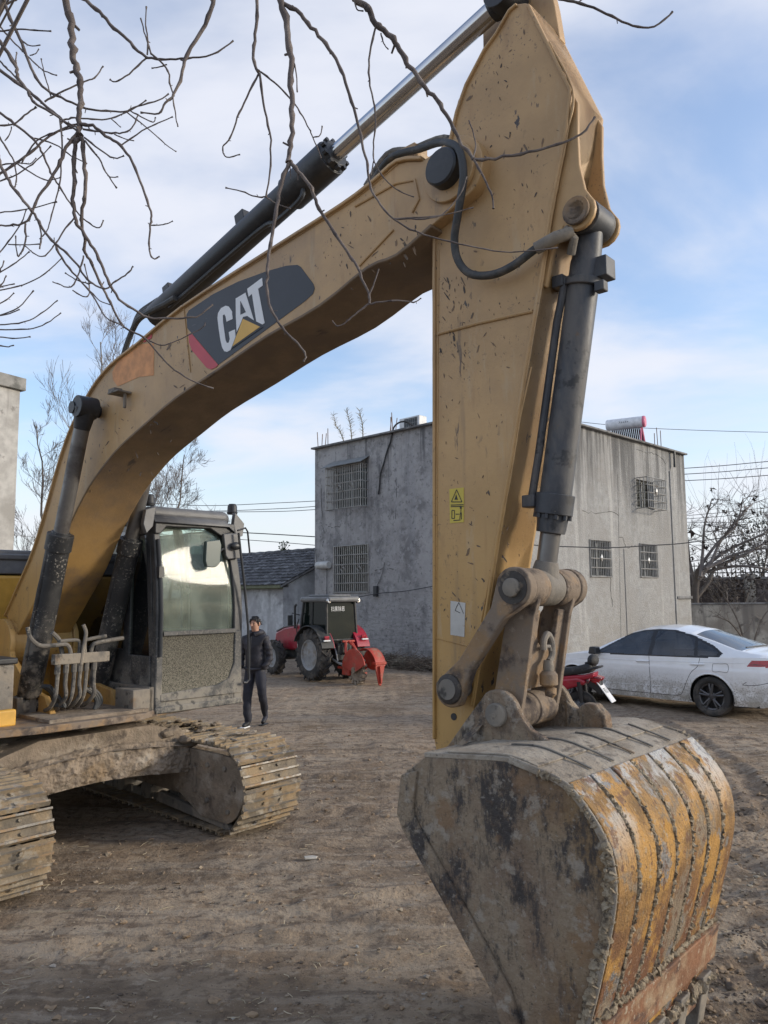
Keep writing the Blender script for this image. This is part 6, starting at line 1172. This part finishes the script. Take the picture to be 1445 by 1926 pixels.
body_me.shade_smooth(); body_me.set_sharp_from_angle(angle=R(60)); bo = link('body', body_me, per)
hc = Vector((-.006, -.02, 1.595))
b = MB(); n = 16
hair = []
for i in range(9):
    for j in range(n):
        th = math.pi*.62*i/8; ph = 2*math.pi*j/n; front = max(0, -math.sin(ph)); t2 = th*(1-.52*front); r_ = 1+.13*mnoise.noise((j*1.7, i*1.3, 2.)); hair.append(hc+Vector((math.sin(t2)*math.cos(ph)*.083*r_, math.sin(t2)*math.sin(ph)*.098*r_+.01, math.cos(t2)*.105*r_+.005)))
b.add(hair, [(i*n+j, (i+1)*n+j, (i+1)*n+(j+1) % n, i*n+(j+1) % n) for i in range(8) for j in range(n)]); rgh = random.Random(4)
for i in range(160):
    th = rgh.uniform(.1, 1.75); ph = rgh.uniform(0, 6.28); fr2 = max(0, -math.sin(ph)); t2 = th*(1-.5*fr2); q = hc+Vector((math.sin(t2)*math.cos(ph)*.083, math.sin(t2)*math.sin(ph)*.098+.01, math.cos(t2)*.105+.005)); dn_ = Vector((math.cos(ph)*.4, math.sin(ph)*.4, -.5 if th > .8 else .3)); b.tube([q, q+dn_*.03+Vector((rgh.gauss(0, .008), 0, 0))], [.009, .002], 4)
o = b.build('hair', m_hair, per, smooth=60)
b = MB(); b.add([hc+Vector(p) for p in [(-.012, -.085, .01), (.012, -.085, .01), (.018, -.092, -.035), (-.018, -.092, -.035), (0, -.115, -.03), (0, -.09, .012)]], [(0, 3, 4, 5), (1, 5, 4, 2), (3, 2, 4), (0, 5, 1)]); b.build('nose', m_skin, per)
for s in (-1, 1):
    b = MB(); b.ball(hc+Vector((s*.03, -.078, .008)), (.013, .008, .006), 8); b.build('eye', m_ink, per); b = MB(); b.ball(hc+Vector((s*.03, -.082, .028)), (.019, .006, .004), 8); b.build('eyebrow', m_hair, per); b = MB(); b.ball(hc+Vector((s*.08, .005, -.005)), (.012, .02, .032), 10); b.build('ear', m_skin, per)
b = MB(); b.ball(hc+Vector((0, -.08, -.062)), (.022, .008, .005), 8); b.build('mouth', mat('lips', (.3, .12, .1), .5), per)
b = MB(); b.tube(smoothpts([(.03, -.09, 1.42), (.085, -.04, 1.45), (.1, .04, 1.46), (.0, .11, 1.47), (-.1, .04, 1.46), (-.085, -.04, 1.45), (-.03, -.09, 1.42)], 4), .035, 8); b.build('collar', m_jk, per, smooth=60)
b = MB(); b.ball((0, .12, 1.4), (.13, .06, .1), 12); b.build('hood', m_jk, per, smooth=60)
b = MB(); b.tube([(0, -.14, 1.4), (0, -.165, 1.2), (0, -.15, .95)], .006, 5); b.build('zip', m_ink, per); b = MB(); b.tube(smoothpts([(.18, -.03, .9), (0, -.14, .89), (-.18, -.03, .9), (-.15, .09, .9), (.15, .09, .9), (.18, -.03, .9)], 4), .022, 8); b.build('jacket_hem', m_jk, per, smooth=60)
for dx, dy in ((.09, .06), (-.06, -.26)): b = MB(); b.box((dx, dy+.06, .012), (.075, .2, .02)); b.build('sole', m_white if dy < 0 else m_shoe_p, per, .006)
# ================================================================ FOREGROUND BARE TREE (trunk stands behind the camera)
m_bark = mat('bark_young', (.12, .1, .095), .85, 0, [dict(col=(.2, .17, .155), scale=9, lo=.5, hi=.64), dict(col=(.06, .05, .05), scale=16, lo=.55, hi=.66)], bump=.5, bscale=80, bdist=.004)
m_bark2 = mat('bark_trunk', (.13, .11, .095), .95, 0, [dict(col=(.22, .2, .175), scale=5, lo=.5, hi=.64, stretch=(1, 1, .3))], bump=.8, bscale=18)
A_ = (0, 0, 3.211); B_ = (0, 350, 3.211); C_ = (350, 0, 2.89); D_ = (400, 250, 3.44); E_ = (600, 0, 2.408); S_ = (0, 0, 1)
BR = []
def br(fr, pts, w0, w1, dep, dep2=None): BR.append(([(fr[0]+x/fr[2], fr[1]+y/fr[2]) for x, y in pts], w0/fr[2], w1/fr[2], dep, dep if dep2 is None else dep2))
def cat2(*segs):
    o = []
    for fr, pts in segs: o += [(fr[0]+x/fr[2], fr[1]+y/fr[2]) for x, y in pts]
    return o
def br2(segs, w0, w1, dep, dep2=None): BR.append((cat2(*segs), w0, w1, dep, dep if dep2 is None else dep2))
br(A_, [(390, -60), (395, 0), (425, 130), (440, 300), (450, 390), (480, 460), (490, 540), (485, 660), (475, 760), (485, 820)], 40, 28, 2.9)
br2([(A_, [(485, 820), (455, 890), (445, 1000), (450, 1100), (440, 1200)]), (B_, [(455, 190), (480, 250), (540, 330), (600, 440), (650, 560), (720, 680), (830, 760), (900, 795), (1000, 800), (1130, 795), (1200, 785), (1285, 715)])], 8, 3, 2.9, 3.1)
br2([(A_, [(490, 830), (510, 950), (520, 1075), (510, 1200), (495, 1300)]), (B_, [(500, 260), (515, 330), (515, 400), (550, 460), (590, 560), (640, 650), (690, 750), (750, 850), (870, 915), (950, 1000), (1030, 1090), (1150, 1170), (1290, 1222)])], 7.5, 2.5, 2.9, 3.2)
br(B_, [(870, 915), (965, 960), (1040, 945), (1150, 895), (1230, 850), (1240, 825)], 8, 6, 3.15)
br2([(A_, [(470, 800), (400, 890), (350, 1000), (300, 1100), (220, 1210), (190, 1290), (150, 1345), (60, 1360), (-30, 1360)])], 6.5, 3, 2.9)
br2([(A_, [(155, 1350)]), (B_, [(155, 330), (130, 400), (105, 420), (95, 300)])], 3.6, 2, 2.9)
br2([(A_, [(480, 750), (560, 760), (640, 820), (730, 880), (800, 980), (860, 1130), (910, 1280), (910, 1360)]), (B_, [(900, 350), (910, 415), (935, 440), (965, 425)])], 6, 2.6, 2.9)
br(A_, [(910, 1360), (960, 1360), (1010, 1350), (1045, 1335)], 8, 6, 2.9)
br(A_, [(500, 780), (600, 795), (700, 805), (770, 795), (810, 750), (835, 690)], 12, 7, 2.9); br(A_, [(510, 830), (600, 900), (690, 955), (750, 940)], 11, 7, 2.9); br(A_, [(515, 850), (600, 960), (640, 1040), (705, 1135)], 11, 7, 2.9); br(A_, [(650, 1060), (675, 1070), (715, 1068)], 7, 6, 2.9); br(A_, [(730, 880), (860, 790), (960, 740), (1045, 705)], 9, 6, 2.9); br(A_, [(690, 810), (760, 840), (810, 850)], 7, 5, 2.9)
br(A_, [(0, -60), (20, 0), (80, 150), (150, 300), (200, 440), (280, 540), (400, 605), (520, 655), (640, 668), (750, 675), (830, 640), (960, 605), (1020, 565)], 19, 7, 3.)
br(A_, [(370, 745), (390, 725), (450, 712), (560, 722), (670, 715), (790, 665), (885, 605)], 11, 7, 3.); br(A_, [(790, 670), (870, 715), (925, 738), (940, 710)], 8, 6, 3.); br(A_, [(770, 680), (880, 765), (1000, 870), (1065, 915)], 8, 5, 3.); br(A_, [(670, 715), (730, 768)], 7, 5, 3.)
br(A_, [(-60, 180), (0, 255), (90, 390), (110, 470), (170, 550), (190, 600), (230, 635), (330, 690), (400, 740), (470, 770)], 22, 10, 2.8); br(A_, [(-40, 400), (0, 430), (120, 510), (220, 590), (300, 660), (370, 715), (420, 760), (470, 790)], 19, 11, 2.9)
br(A_, [(-40, 650), (0, 680), (90, 750), (200, 840), (250, 910), (290, 1000), (330, 1080), (380, 1160), (440, 1250), (520, 1335), (600, 1375), (625, 1330)], 15, 7, 3.)
br2([(A_, [(-20, 930), (0, 970), (40, 1070), (100, 1160), (180, 1260)]), (B_, [(210, 170), (260, 260), (330, 345), (400, 400), (470, 480), (500, 530), (560, 590), (640, 620), (700, 575), (770, 530), (805, 485)])], 6, 2.6, 2.8)
br(B_, [(330, 345), (370, 430), (440, 520), (530, 620), (590, 710), (640, 790), (740, 845)], 14, 7, 2.85); br(B_, [(530, 620), (600, 690), (680, 720)], 8, 6, 2.85)
br(A_, [(-40, 1075), (0, 1050), (110, 975), (200, 910), (300, 820), (400, 770), (470, 750)], 15, 11, 2.95); br(A_, [(210, 835), (330, 870), (430, 940), (525, 988)], 9, 6, 3.); br(A_, [(130, 990), (220, 850), (330, 800), (440, 770)], 9, 8, 2.95); br(A_, [(-20, 1100), (110, 1050), (220, 970), (310, 880)], 9, 6, 3.)
br(A_, [(480, -30), (515, 0), (600, 70), (690, 170), (790, 260), (870, 340), (900, 350), (1000, 360), (1130, 350), (1280, 330), (1410, 245)], 22, 8, 3.1); br(A_, [(880, 355), (780, 445), (700, 492), (665, 480)], 10, 7, 3.1); br(A_, [(915, 330), (880, 220), (850, 110)], 10, 6, 3.1); br(A_, [(890, 330), (892, 220), (880, 150), (885, 40)], 10, 6, 3.1); br(A_, [(910, 320), (980, 380), (1020, 440), (1025, 500), (1050, 580)], 11, 9, 3.05); br(A_, [(1010, 390), (960, 405), (915, 412)], 8, 6, 3.1)
br(A_, [(1310, -40), (1300, 0), (1240, 150), (1130, 330), (1100, 460), (1050, 570), (1000, 620), (960, 685), (850, 680)], 28, 8, 3.); br(A_, [(1045, 590), (1060, 690), (1075, 765)], 9, 6, 3.)
br(A_, [(-20, 130), (0, 155), (60, 230), (130, 300), (200, 370), (270, 430), (345, 455)], 10, 6, 3.1); br(A_, [(-20, 195), (0, 190), (100, 178), (210, 183), (310, 188)], 10, 7, 3.); br(A_, [(310, 590), (290, 520), (265, 430), (250, 355)], 8, 5, 3.); br(A_, [(270, 615), (390, 545), (510, 495), (570, 470), (625, 400)], 11, 7, 2.95); br(A_, [(-20, 60), (0, 45), (95, 0), (120, -20)], 10, 9, 3.)
br(A_, [(360, 700), (375, 850), (370, 1000), (360, 1120), (320, 1270), (290, 1380), (240, 1445)], 11, 6, 2.9); br(A_, [(-20, 800), (0, 830), (50, 910), (90, 990), (100, 1080), (90, 1130)], 11, 7, 2.9); br(A_, [(100, 985), (200, 1050), (290, 1090), (370, 1070)], 9, 6, 2.9); br(A_, [(-20, 360), (0, 370), (50, 420), (110, 480)], 10, 9, 2.8); br(A_, [(100, 400), (98, 350), (100, 315)], 8, 6, 2.8); br(A_, [(130, 240), (180, 278), (245, 272)], 8, 5, 3.); br(A_, [(180, 335), (215, 325), (235, 295)], 6, 5, 3.)
br(A_, [(-20, 760), (80, 750), (150, 700), (220, 645)], 10, 9, 2.85); br(A_, [(-10, 1000), (100, 985), (180, 990), (220, 955)], 8, 5, 2.95); br(A_, [(30, 850), (60, 810), (70, 765)], 7, 5, 3.)
for pts in ([(-20, 632), (0, 630), (140, 595), (270, 530), (380, 430)], [(-20, 842), (0, 840), (150, 820), (250, 770), (350, 690)], [(-20, 865), (0, 865), (170, 865), (280, 830), (370, 765)], [(-20, 785), (0, 780), (110, 735), (205, 630)], [(-20, 530), (0, 520), (100, 460), (180, 395)], [(-20, 162), (0, 160), (160, 140), (345, 95)], [(-20, 420), (0, 400), (70, 310), (130, 220), (160, 140)], [(-20, 908), (0, 910), (100, 920), (185, 910)], [(-20, 720), (0, 710), (50, 680), (85, 645)], [(-20, 620), (20, 605), (90, 590)], [(-20, 960), (40, 970), (85, 962)], [(-10, 620), (20, 580), (38, 540)], [(-10, 520), (10, 490), (25, 450)], [(-20, 785), (60, 770), (120, 745)]): br(B_, pts, 9, 6, 2.9)
br(B_, [(450, 190), (380, 280), (330, 360), (270, 420), (220, 415), (150, 360)], 10, 6, 2.9); br(B_, [(505, 420), (480, 520), (430, 610), (350, 590), (320, 578)], 10, 6, 2.9); br(B_, [(440, 630), (500, 665), (535, 660), (540, 600), (510, 470)], 8, 7, 2.9); br(B_, [(240, 380), (250, 290), (225, 200), (190, 140)], 9, 9, 2.9); br(B_, [(50, 352), (150, 355), (240, 350)], 7, 6, 2.9); br(B_, [(560, 590), (500, 580), (450, 560), (395, 525)], 9, 6, 2.85)
br(C_, [(388, -40), (390, 0), (385, 120), (370, 250), (365, 320), (395, 390)], 18, 15, 2.8); br(C_, [(395, 400), (330, 530), (280, 640), (240, 750), (200, 800), (220, 855), (295, 840)], 11, 6, 2.8); br(C_, [(400, 400), (420, 560), (455, 720), (460, 900), (435, 1070)], 13, 9, 2.8); br(C_, [(435, 1070), (380, 1070), (300, 1040), (215, 1020)], 9, 6, 2.8); br(C_, [(435, 1070), (490, 1105), (570, 1135)], 8, 5, 2.8); br(C_, [(405, 390), (480, 450), (560, 530), (620, 610), (670, 700), (690, 745), (735, 860)], 10, 6, 2.8); br(C_, [(690, 748), (730, 735), (740, 685)], 7, 6, 2.8)
br(C_, [(505, -40), (512, 0), (540, 120), (560, 260), (570, 400), (570, 560), (580, 690), (565, 800), (560, 880)], 36, 24, 2.6); br2([(C_, [(560, 880), (510, 1050), (480, 1200), (460, 1330)]), (D_, [(358, 860), (350, 960), (360, 1080), (400, 1180), (450, 1260), (520, 1330), (575, 1390), (605, 1440), (590, 1480)])], 8, 3, 2.6); br2([(C_, [(570, 880), (630, 950), (690, 1050), (720, 1130), (790, 1240), (870, 1360)]), (D_, [(935, 860), (970, 950), (1015, 1060), (1015, 1105)])], 7.5, 4.5, 2.6)
br(D_, [(1015, 1105), (1080, 1095), (1200, 1085), (1300, 1095), (1350, 1070)], 14, 8, 2.6); br(D_, [(1015, 1105), (940, 1160), (870, 1220), (810, 1250), (775, 1215)], 13, 8, 2.6); br(D_, [(1015, 1050), (1050, 960), (1075, 880)], 11, 8, 2.6); br(C_, [(580, 320), (600, 400), (605, 500)], 8, 6, 2.6); br(C_, [(565, 890), (570, 975)], 8, 3, 2.6); br(D_, [(360, 1080), (385, 1145), (420, 1150)], 9, 4, 2.6)
br2([(C_, [(530, 20), (620, 80), (680, 150), (760, 240), (830, 350), (880, 480), (920, 620), (960, 780), (985, 900), (1000, 1000), (1040, 1090), (1130, 1190), (1250, 1260), (1445, 1315)]), (S_, [(900, 466), (960, 474), (1050, 466)])], 7.5, 2.2, 2.6); br2([(C_, [(1130, 1190)]), (E_, [(400, 990), (480, 990), (560, 970), (640, 880), (670, 800)])], 4, 1.8, 2.6); br2([(C_, [(1130, 1190)]), (E_, [(430, 985), (560, 975), (700, 940)])], 3, 1.8, 2.6)
br2([(C_, [(920, -30), (935, 0), (1000, 60), (1045, 140), (1110, 190), (1170, 270), (1210, 360), (1300, 470), (1380, 570)]), (E_, [(600, 560), (640, 640), (700, 720)])], 12, 6, 2.7); br(E_, [(700, 720), (800, 715), (950, 690), (1080, 655), (1190, 605), (1250, 530)], 15, 8, 2.7); br(E_, [(700, 720), (750, 810), (785, 890), (790, 945)], 12, 7, 2.7); br(E_, [(700, 715), (710, 640), (680, 545)], 8, 5, 2.7)
br(C_, [(1030, 150), (1000, 290), (995, 430), (1025, 580), (1030, 680), (1020, 800), (1025, 880), (1080, 970), (1160, 1040), (1240, 1070)], 11, 6, 2.7); br(C_, [(1022, 870), (1005, 950)], 8, 5, 2.7); br(C_, [(910, -20), (930, 50), (965, 60)], 9, 6, 2.7); br(C_, [(1060, 180), (1075, 235), (1100, 268)], 8, 5, 2.7)
br(S_, [(1040, -14), (1060, 0), (1105, 10), (1150, 30), (1190, 48), (1230, 50), (1265, 22)], 5, 3, 2.7); br(S_, [(1065, -8), (1085, 4), (1100, -6)], 3, 2, 2.7)
tree = empty('bare_tree', (-1.9, -2.1, 0), 0, 'leafless tree whose bare branches hang into the top of the picture', 'tree')
TO = Vector((-1.9, -2.1, 0))
def hump(k): return 1+.16*(k % 3 == 0)
entry = []
for bi, (pts, w0, w1, d0, d1) in enumerate(BR):
    P = [at_depth(x, y, d0+(d1-d0)*i/max(1, len(pts)-1)) for i, (x, y) in enumerate(pts)]; P = smoothpts(P, 4); n = len(P)
    r = [.5*(w0+(w1-w0)*i/(n-1))/F*(P[i]-CAM).length*.92 for i in range(n)]
    # knobbly nodes and a swollen tip bud
    jit = random.Random(bi)
    for i in range(1, n-1): P[i] = P[i]+Vector((jit.gauss(0, 1), jit.gauss(0, 1), jit.gauss(0, 1)))*r[i]*.28
    rr2 = [r[i]*(1.22 if i % 5 == 2 else .96) for i in range(n)]; rr2[-1] *= 1.5
    b = MB(); b.tube([p-TO for p in P], rr2, 7)
    for i in range(3, n-2, 5):
        if jit.random() < .55:
            s = Vector((jit.gauss(0, 1), jit.gauss(0, 1), jit.gauss(0, 1))).normalized()*r[i]*jit.uniform(2.2, 4.5); b.tube([P[i]-TO, P[i]+s-TO], [r[i]*.5, r[i]*.38], 5)
    b.build('branch', m_bark, tree, smooth=60, fix=False)
    if pts[0][1] < 0 or pts[0][0] < 0: entry.append((P[0], r[0]))
tk = [Vector((0, 0, -.1)), Vector((.03, .05, .8)), Vector((.08, .02, 1.8)), Vector((.05, .1, 2.8)), Vector((.15, .2, 3.8)), Vector((.2, .4, 4.8))]
b = MB(); b.tube(smoothpts(tk, 4), [.2-.006*i for i in range(21)], 14); b.build('trunk', m_bark2, tree, smooth=60)
side = smoothpts([tk[4], Vector((-.05, 1.6, 4.9)), Vector((-.05, 3.2, 5.1)), Vector((.0, 4.4, 4.7)), Vector((.05, 4.9, 4.0)), Vector((.02, 5.0, 3.3)), Vector((.06, 5.05, 2.75))], 8); n = len(side)
b = MB(); b.tube(side, [.05*(1-.78*i/(n-1)) for i in range(n)], 9); b.build('limb', m_bark, tree, smooth=60, fix=False)
over = smoothpts([tk[5], Vector((.6, 1.8, 5.7)), Vector((1.5, 3.4, 5.75)), Vector((2.2, 4.3, 5.5)), Vector((3.2, 4.5, 5.3))], 8); n = len(over)
b = MB(); b.tube(over, [.055*(1-.8*i/(n-1)) for i in range(n)], 9); b.build('limb', m_bark, tree, smooth=60, fix=False)
for p, r in entry:                          # each branch that enters the frame springs from one of two overhead limbs
    q = p-TO; limb_ = over if q.z > 4.05 or q.x > .75 else side
    s = min(limb_[6:], key=lambda c: (c-q).length+.4*max(0, q.z-c.z)); md = s.lerp(q, .55)+Vector((0, -.06, .12)); b = MB(); PT_ = smoothpts([s, md, q], 6); n = len(PT_); b.tube(PT_, [r*(1+.25*(1-i/(n-1))) for i in range(n)], 7); b.build('limb', m_bark, tree, smooth=60, fix=False)
# ================================================================ BACKGROUND BARE TREES
def grow(b, p, d, l, r, depth, rng, spread, up, rmin=.0045, wig=.12, kids=(3, 5)):
    k = 5; P = [p]; q = p; dd = d.copy()
    for i in range(k):
        dd = (dd+Vector((rng.gauss(0, wig), rng.gauss(0, wig), rng.gauss(0, wig)+up))).normalized(); q = q+dd*l/k; P.append(q)
    b.tube(P, [max(rmin*.7, r*(1-.55*i/k)) for i in range(k+1)], 6 if r > .03 else 3, cap=False)
    if depth <= 0: return
    for c in range(rng.randint(*kids)):
        t = rng.uniform(.3, 1.); i = min(k-1, int(t*k)); o = P[i].lerp(P[i+1], t*k-i); ax = Vector((rng.gauss(0, 1), rng.gauss(0, 1), rng.gauss(0, 1))).cross(dd).normalized()
        nd = (Matrix.Rotation(rng.uniform(spread*.6, spread*1.3), 3, ax) @ dd); grow(b, o, nd, l*rng.uniform(.5, .75), max(rmin, r*(1-.55*t)*rng.uniform(.5, .7)), depth-1, rng, spread, up, rmin, wig, kids)
def bgtree(px, D, h, seed, label, trunk_r, spread=.6, up=.1, lean=(0, 0), depth=4, first=.25, nb=16, crown=.5, mat_=None):
    p = at_depth(px, 1119, D); e = empty('bare_tree', (p.x, p.y, 0), 0, label, 'tree', 'bare trees in the background'); rg = random.Random(seed); b = MB(); n = 14
    P = [Vector((lean[0]*(i/n)**1.5+rg.gauss(0, .04), lean[1]*i/n+rg.gauss(0, .04), h*i/n)) for i in range(n+1)]; b.tube(P, [trunk_r*(1-.9*i/n)+.008 for i in range(n+1)], 8); b.build('trunk', mat_ or m_bark2, e, smooth=60, fix=False)
    c = MB()
    for k in range(nb):
        t = first+(1-first)*(k+rg.random())/nb; i = min(n-1, int(t*n)); o = P[i].lerp(P[i+1], t*n-i); a = rg.uniform(0, 6.28); dr = Vector((math.cos(a), math.sin(a), rg.uniform(.3, 1.1))).normalized()
        grow(c, o, dr, h*crown*(1.05-t*.75)*rg.uniform(.6, 1.), trunk_r*.45*(1-t*.75), depth-1, rg, spread, up)
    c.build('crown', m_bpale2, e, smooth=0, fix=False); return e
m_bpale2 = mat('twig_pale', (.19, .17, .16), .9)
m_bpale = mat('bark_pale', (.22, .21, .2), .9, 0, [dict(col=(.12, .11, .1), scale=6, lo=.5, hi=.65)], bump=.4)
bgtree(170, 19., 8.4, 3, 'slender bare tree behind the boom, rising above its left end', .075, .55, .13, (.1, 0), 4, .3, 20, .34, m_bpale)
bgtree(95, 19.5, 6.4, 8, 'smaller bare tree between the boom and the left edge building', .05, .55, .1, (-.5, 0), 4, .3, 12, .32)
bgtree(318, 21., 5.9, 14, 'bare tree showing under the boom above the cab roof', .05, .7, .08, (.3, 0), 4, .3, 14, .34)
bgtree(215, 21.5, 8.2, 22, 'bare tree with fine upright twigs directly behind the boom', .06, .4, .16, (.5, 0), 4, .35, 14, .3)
# tree by the right corner of the building: leans and sweeps right
p = at_depth(1306, 1119, 29.5); e = empty('bare_tree', (p.x, p.y, 0), 0, 'wide bare tree with dark dead leaves behind the boundary wall', 'tree', 'bare trees in the background'); rg = random.Random(5)
b = MB(); b.tube([Vector((0, 0, 0)), Vector((.0, 0, 1.2)), Vector((.05, 0, 2.2)), Vector((.2, 0, 2.9))], [.17, .15, .14, .11], 8); b.tube([Vector((.05, 0, 1.8)), Vector((.6, .1, 2.4)), Vector((.9, .2, 3.0))], [.09, .08, .07], 7); b.build('trunk', m_bark2, e, smooth=60)
c = MB(); tips = []
for pl in ([(.1, 2.5), (.6, 3.2), (1.2, 4.0), (1.7, 4.9), (2.4, 5.4)], [(.1, 2.6), (.4, 3.6), (.5, 4.6), (.9, 5.6)], [(.3, 2.9), (1.2, 3.3), (2.2, 3.6), (3.4, 3.7), (4.6, 3.6)], [(.3, 2.9), (1.4, 3.6), (2.5, 4.2), (3.4, 4.6)], [(.1, 2.3), (.0, 3.2), (-.3, 4.2), (-.6, 5.0)], [(.2, 2.7), (1.5, 3.0), (2.6, 2.9), (3.6, 2.5), (4.4, 2.0)], [(.3, 2.9), (1.0, 3.9), (1.9, 4.6), (2.2, 5.6)], [(.9, 3.0), (2.0, 3.5), (3.2, 4.0), (4.6, 4.2)]):
    P = smoothpts([Vector((x, rg.gauss(0, .25), z)) for x, z in pl], 4); n = len(P); c.tube(P, [.075*(1-.8*i/n) for i in range(n)], 6)
    for i in range(4, n):
        for k in range(1):
            a = rg.uniform(0, 6.28); grow(c, P[i], Vector((math.cos(a)+.3, math.sin(a), rg.uniform(-.2, 1.))).normalized(), rg.uniform(.4, 1.0), .02, 2, rg, .6, .02, .007)
        tips.append(P[i])
c.build('crown', m_bpale2, e, smooth=0, fix=False)
lf = MB()
for p_ in tips:
    q = p_+Vector((rg.gauss(0, .3), rg.gauss(0, .3), rg.gauss(.1, .3)))
    for k in range(4):
        a, c_, d_ = [Vector((rg.gauss(0, .055), rg.gauss(0, .055), rg.gauss(0, .07))) for _ in range(3)]; lf.add([q+a, q+c_, q+d_], [(0, 1, 2)])
lf.build('dead_leaves', mat('dead_leaf', (.045, .035, .028), .9), e, smooth=0, fix=False)
for o in e.children:
    if o.name.startswith('dead_leaves'): o['kind'] = 'stuff'
# shrubby evergreen mass far right, and a dead branch leaning on the wall
def cluster(name, c, rx, rz, n, sz, m, label, catg, group=None):
    e = empty(name, (c.x, c.y, 0), 0, label, catg, group); b = MB(); rg = random.Random(n)
    for k in range(6): grow(b, Vector((rg.gauss(0, .1), rg.gauss(0, .1), 0)), Vector((rg.gauss(0, .3), rg.gauss(0, .3), 1)).normalized(), c.z+rz*.6, .05, 2, rg, .5, .05)
    b.build('stems', m_bark2, e, smooth=0, fix=False); l = MB()
    for k in range(n):
        v = Vector((rg.gauss(0, 1), rg.gauss(0, 1), rg.gauss(0, 1))); v = v.normalized()*rg.random()**.4; q = Vector((v.x*rx, v.y*rx, c.z+v.z*rz)); s = sz*rg.uniform(.6, 1.4)
        a, c_ = [Vector((rg.gauss(0, 1), rg.gauss(0, 1), rg.gauss(0, .8))).normalized()*s for _ in range(2)]; l.add([q, q+a, q+a*.6+c_, q+c_*.7], [(0, 1, 2, 3)])
    l.build('foliage', m, e, smooth=0, fix=False); return e
m_ev = mat('evergreen', (.12, .125, .105), .9, 0, [dict(col=(.11, .11, .09), scale=3, lo=.5, hi=.65)]); m_scr = mat('dry_scrub', (.07, .058, .052), .95, 0, [dict(col=(.15, .13, .115), scale=3, lo=.5, hi=.65)])
p = at_depth(1425, 1119, 36.); cluster('evergreen_tree', Vector((p.x, p.y, 4.1)), 1.4, 1.8, 1100, .1, m_ev, 'hazy evergreen tree at the right edge behind the brick wall', 'tree')
p = at_depth(1370, 1119, 31.); cluster('scrub_bush', Vector((p.x, p.y, 2.2)), 1.5, .6, 700, .09, m_scr, 'dark scrubby bush behind the boundary wall', 'bush')
p = at_depth(1402, 1119, 24.5); e = empty('dead_sapling', (p.x, p.y, 0), 0, 'thin bare sapling in front of the boundary wall above the car roof', 'sapling'); b = MB(); rg = random.Random(2)
for pl in ([(0, 0), (-.25, 1.0), (-.7, 2.0), (-1.3, 2.7)], [(0, 0), (.35, .9), (.6, 1.4), (1.1, 1.7)], [(-.1, .5), (-.6, 1.1), (-1.1, 1.3)]):
    P = smoothpts([Vector((x, rg.gauss(0, .08), z)) for x, z in pl], 4); b.tube(P, [.035*(1-.75*i/len(P)) for i in range(len(P))], 5)
    for i in range(3, len(P)): grow(b, P[i], Vector((rg.gauss(0, 1), rg.gauss(0, .5), rg.uniform(0, 1))).normalized(), .4, .01, 1, rg, .6, .03, .005)
b.build('stems', m_bark2, e, smooth=0, fix=False)
# ================================================================ OVERHEAD WIRES
m_wire = mat('wire', (.05, .05, .055), .7)
def wire(pts, D0, D1, r, label, sag=0.):
    n = len(pts); P = [at_depth(x, y, D0+(D1-D0)*i/(n-1)) for i, (x, y) in enumerate(pts)]; b = MB(); b.tube(smoothpts(P, 6), r, 5); o = b.build('overhead_wire', m_wire, smooth=0); tag(o, label, 'wire', 'overhead wires')
R_ = [((1270, 882), (1445, 868), 'uppermost'), ((1270, 893), (1445, 880), 'second'), ((1270, 905), (1445, 894), 'third')]
for (a, c, t) in R_: wire([a, ((a[0]+c[0])/2, (a[1]+c[1])/2+1), c, (c[0]+200, c[1]-16)], 40, 38, .02, 'overhead wire right of the grey building, %s of the upper three' % t)
for k, (ya, yc, t) in enumerate([(971, 955, 'upper'), (977, 963, 'middle'), (982, 981, 'lower')]): wire([(1275, ya), (1360, (ya+yc)/2+1), (1445, yc), (1600, yc-12)], 44, 44, .016, 'faint wire crossing the right hand tree, %s of three' % t)
wire([(1000, 1025), (1060, 1028), (1150, 1030), (1220, 1026), (1300, 1020), (1445, 996), (1600, 955)], 18.5, 21., .014, 'thick cable slung across the right face of the grey building')
wire([(1060, 790), (1143, 799), (1230, 806), (1445, 813), (1600, 812)], 33, 36, .013, 'thin wire passing behind the solar water heater')
for a, m1, c, t in [((380, 951), (520, 946), (600, 942), 'uppermost of the wires left of the grey building'), ((380, 961), (520, 957), (600, 952), 'second wire down left of the grey building'), ((380, 962), (520, 962), (600, 958), 'third wire down left of the grey building'), ((380, 998), (500, 1004), (600, 1010), 'heavier low wire left of the grey building'), ((380, 1010), (500, 1018), (600, 1026), 'lowest thin wire left of the grey building')]: wire([(240, a[1]-8), a, m1, c], 34, 30, .02 if 'heavier' in t else .013, t)
wire([(590, 1142), (700, 1118), (760, 1112), (812, 1103), (870, 1092)], 24.5, 20.8, .012, 'thin cable running along the left face of the grey building')
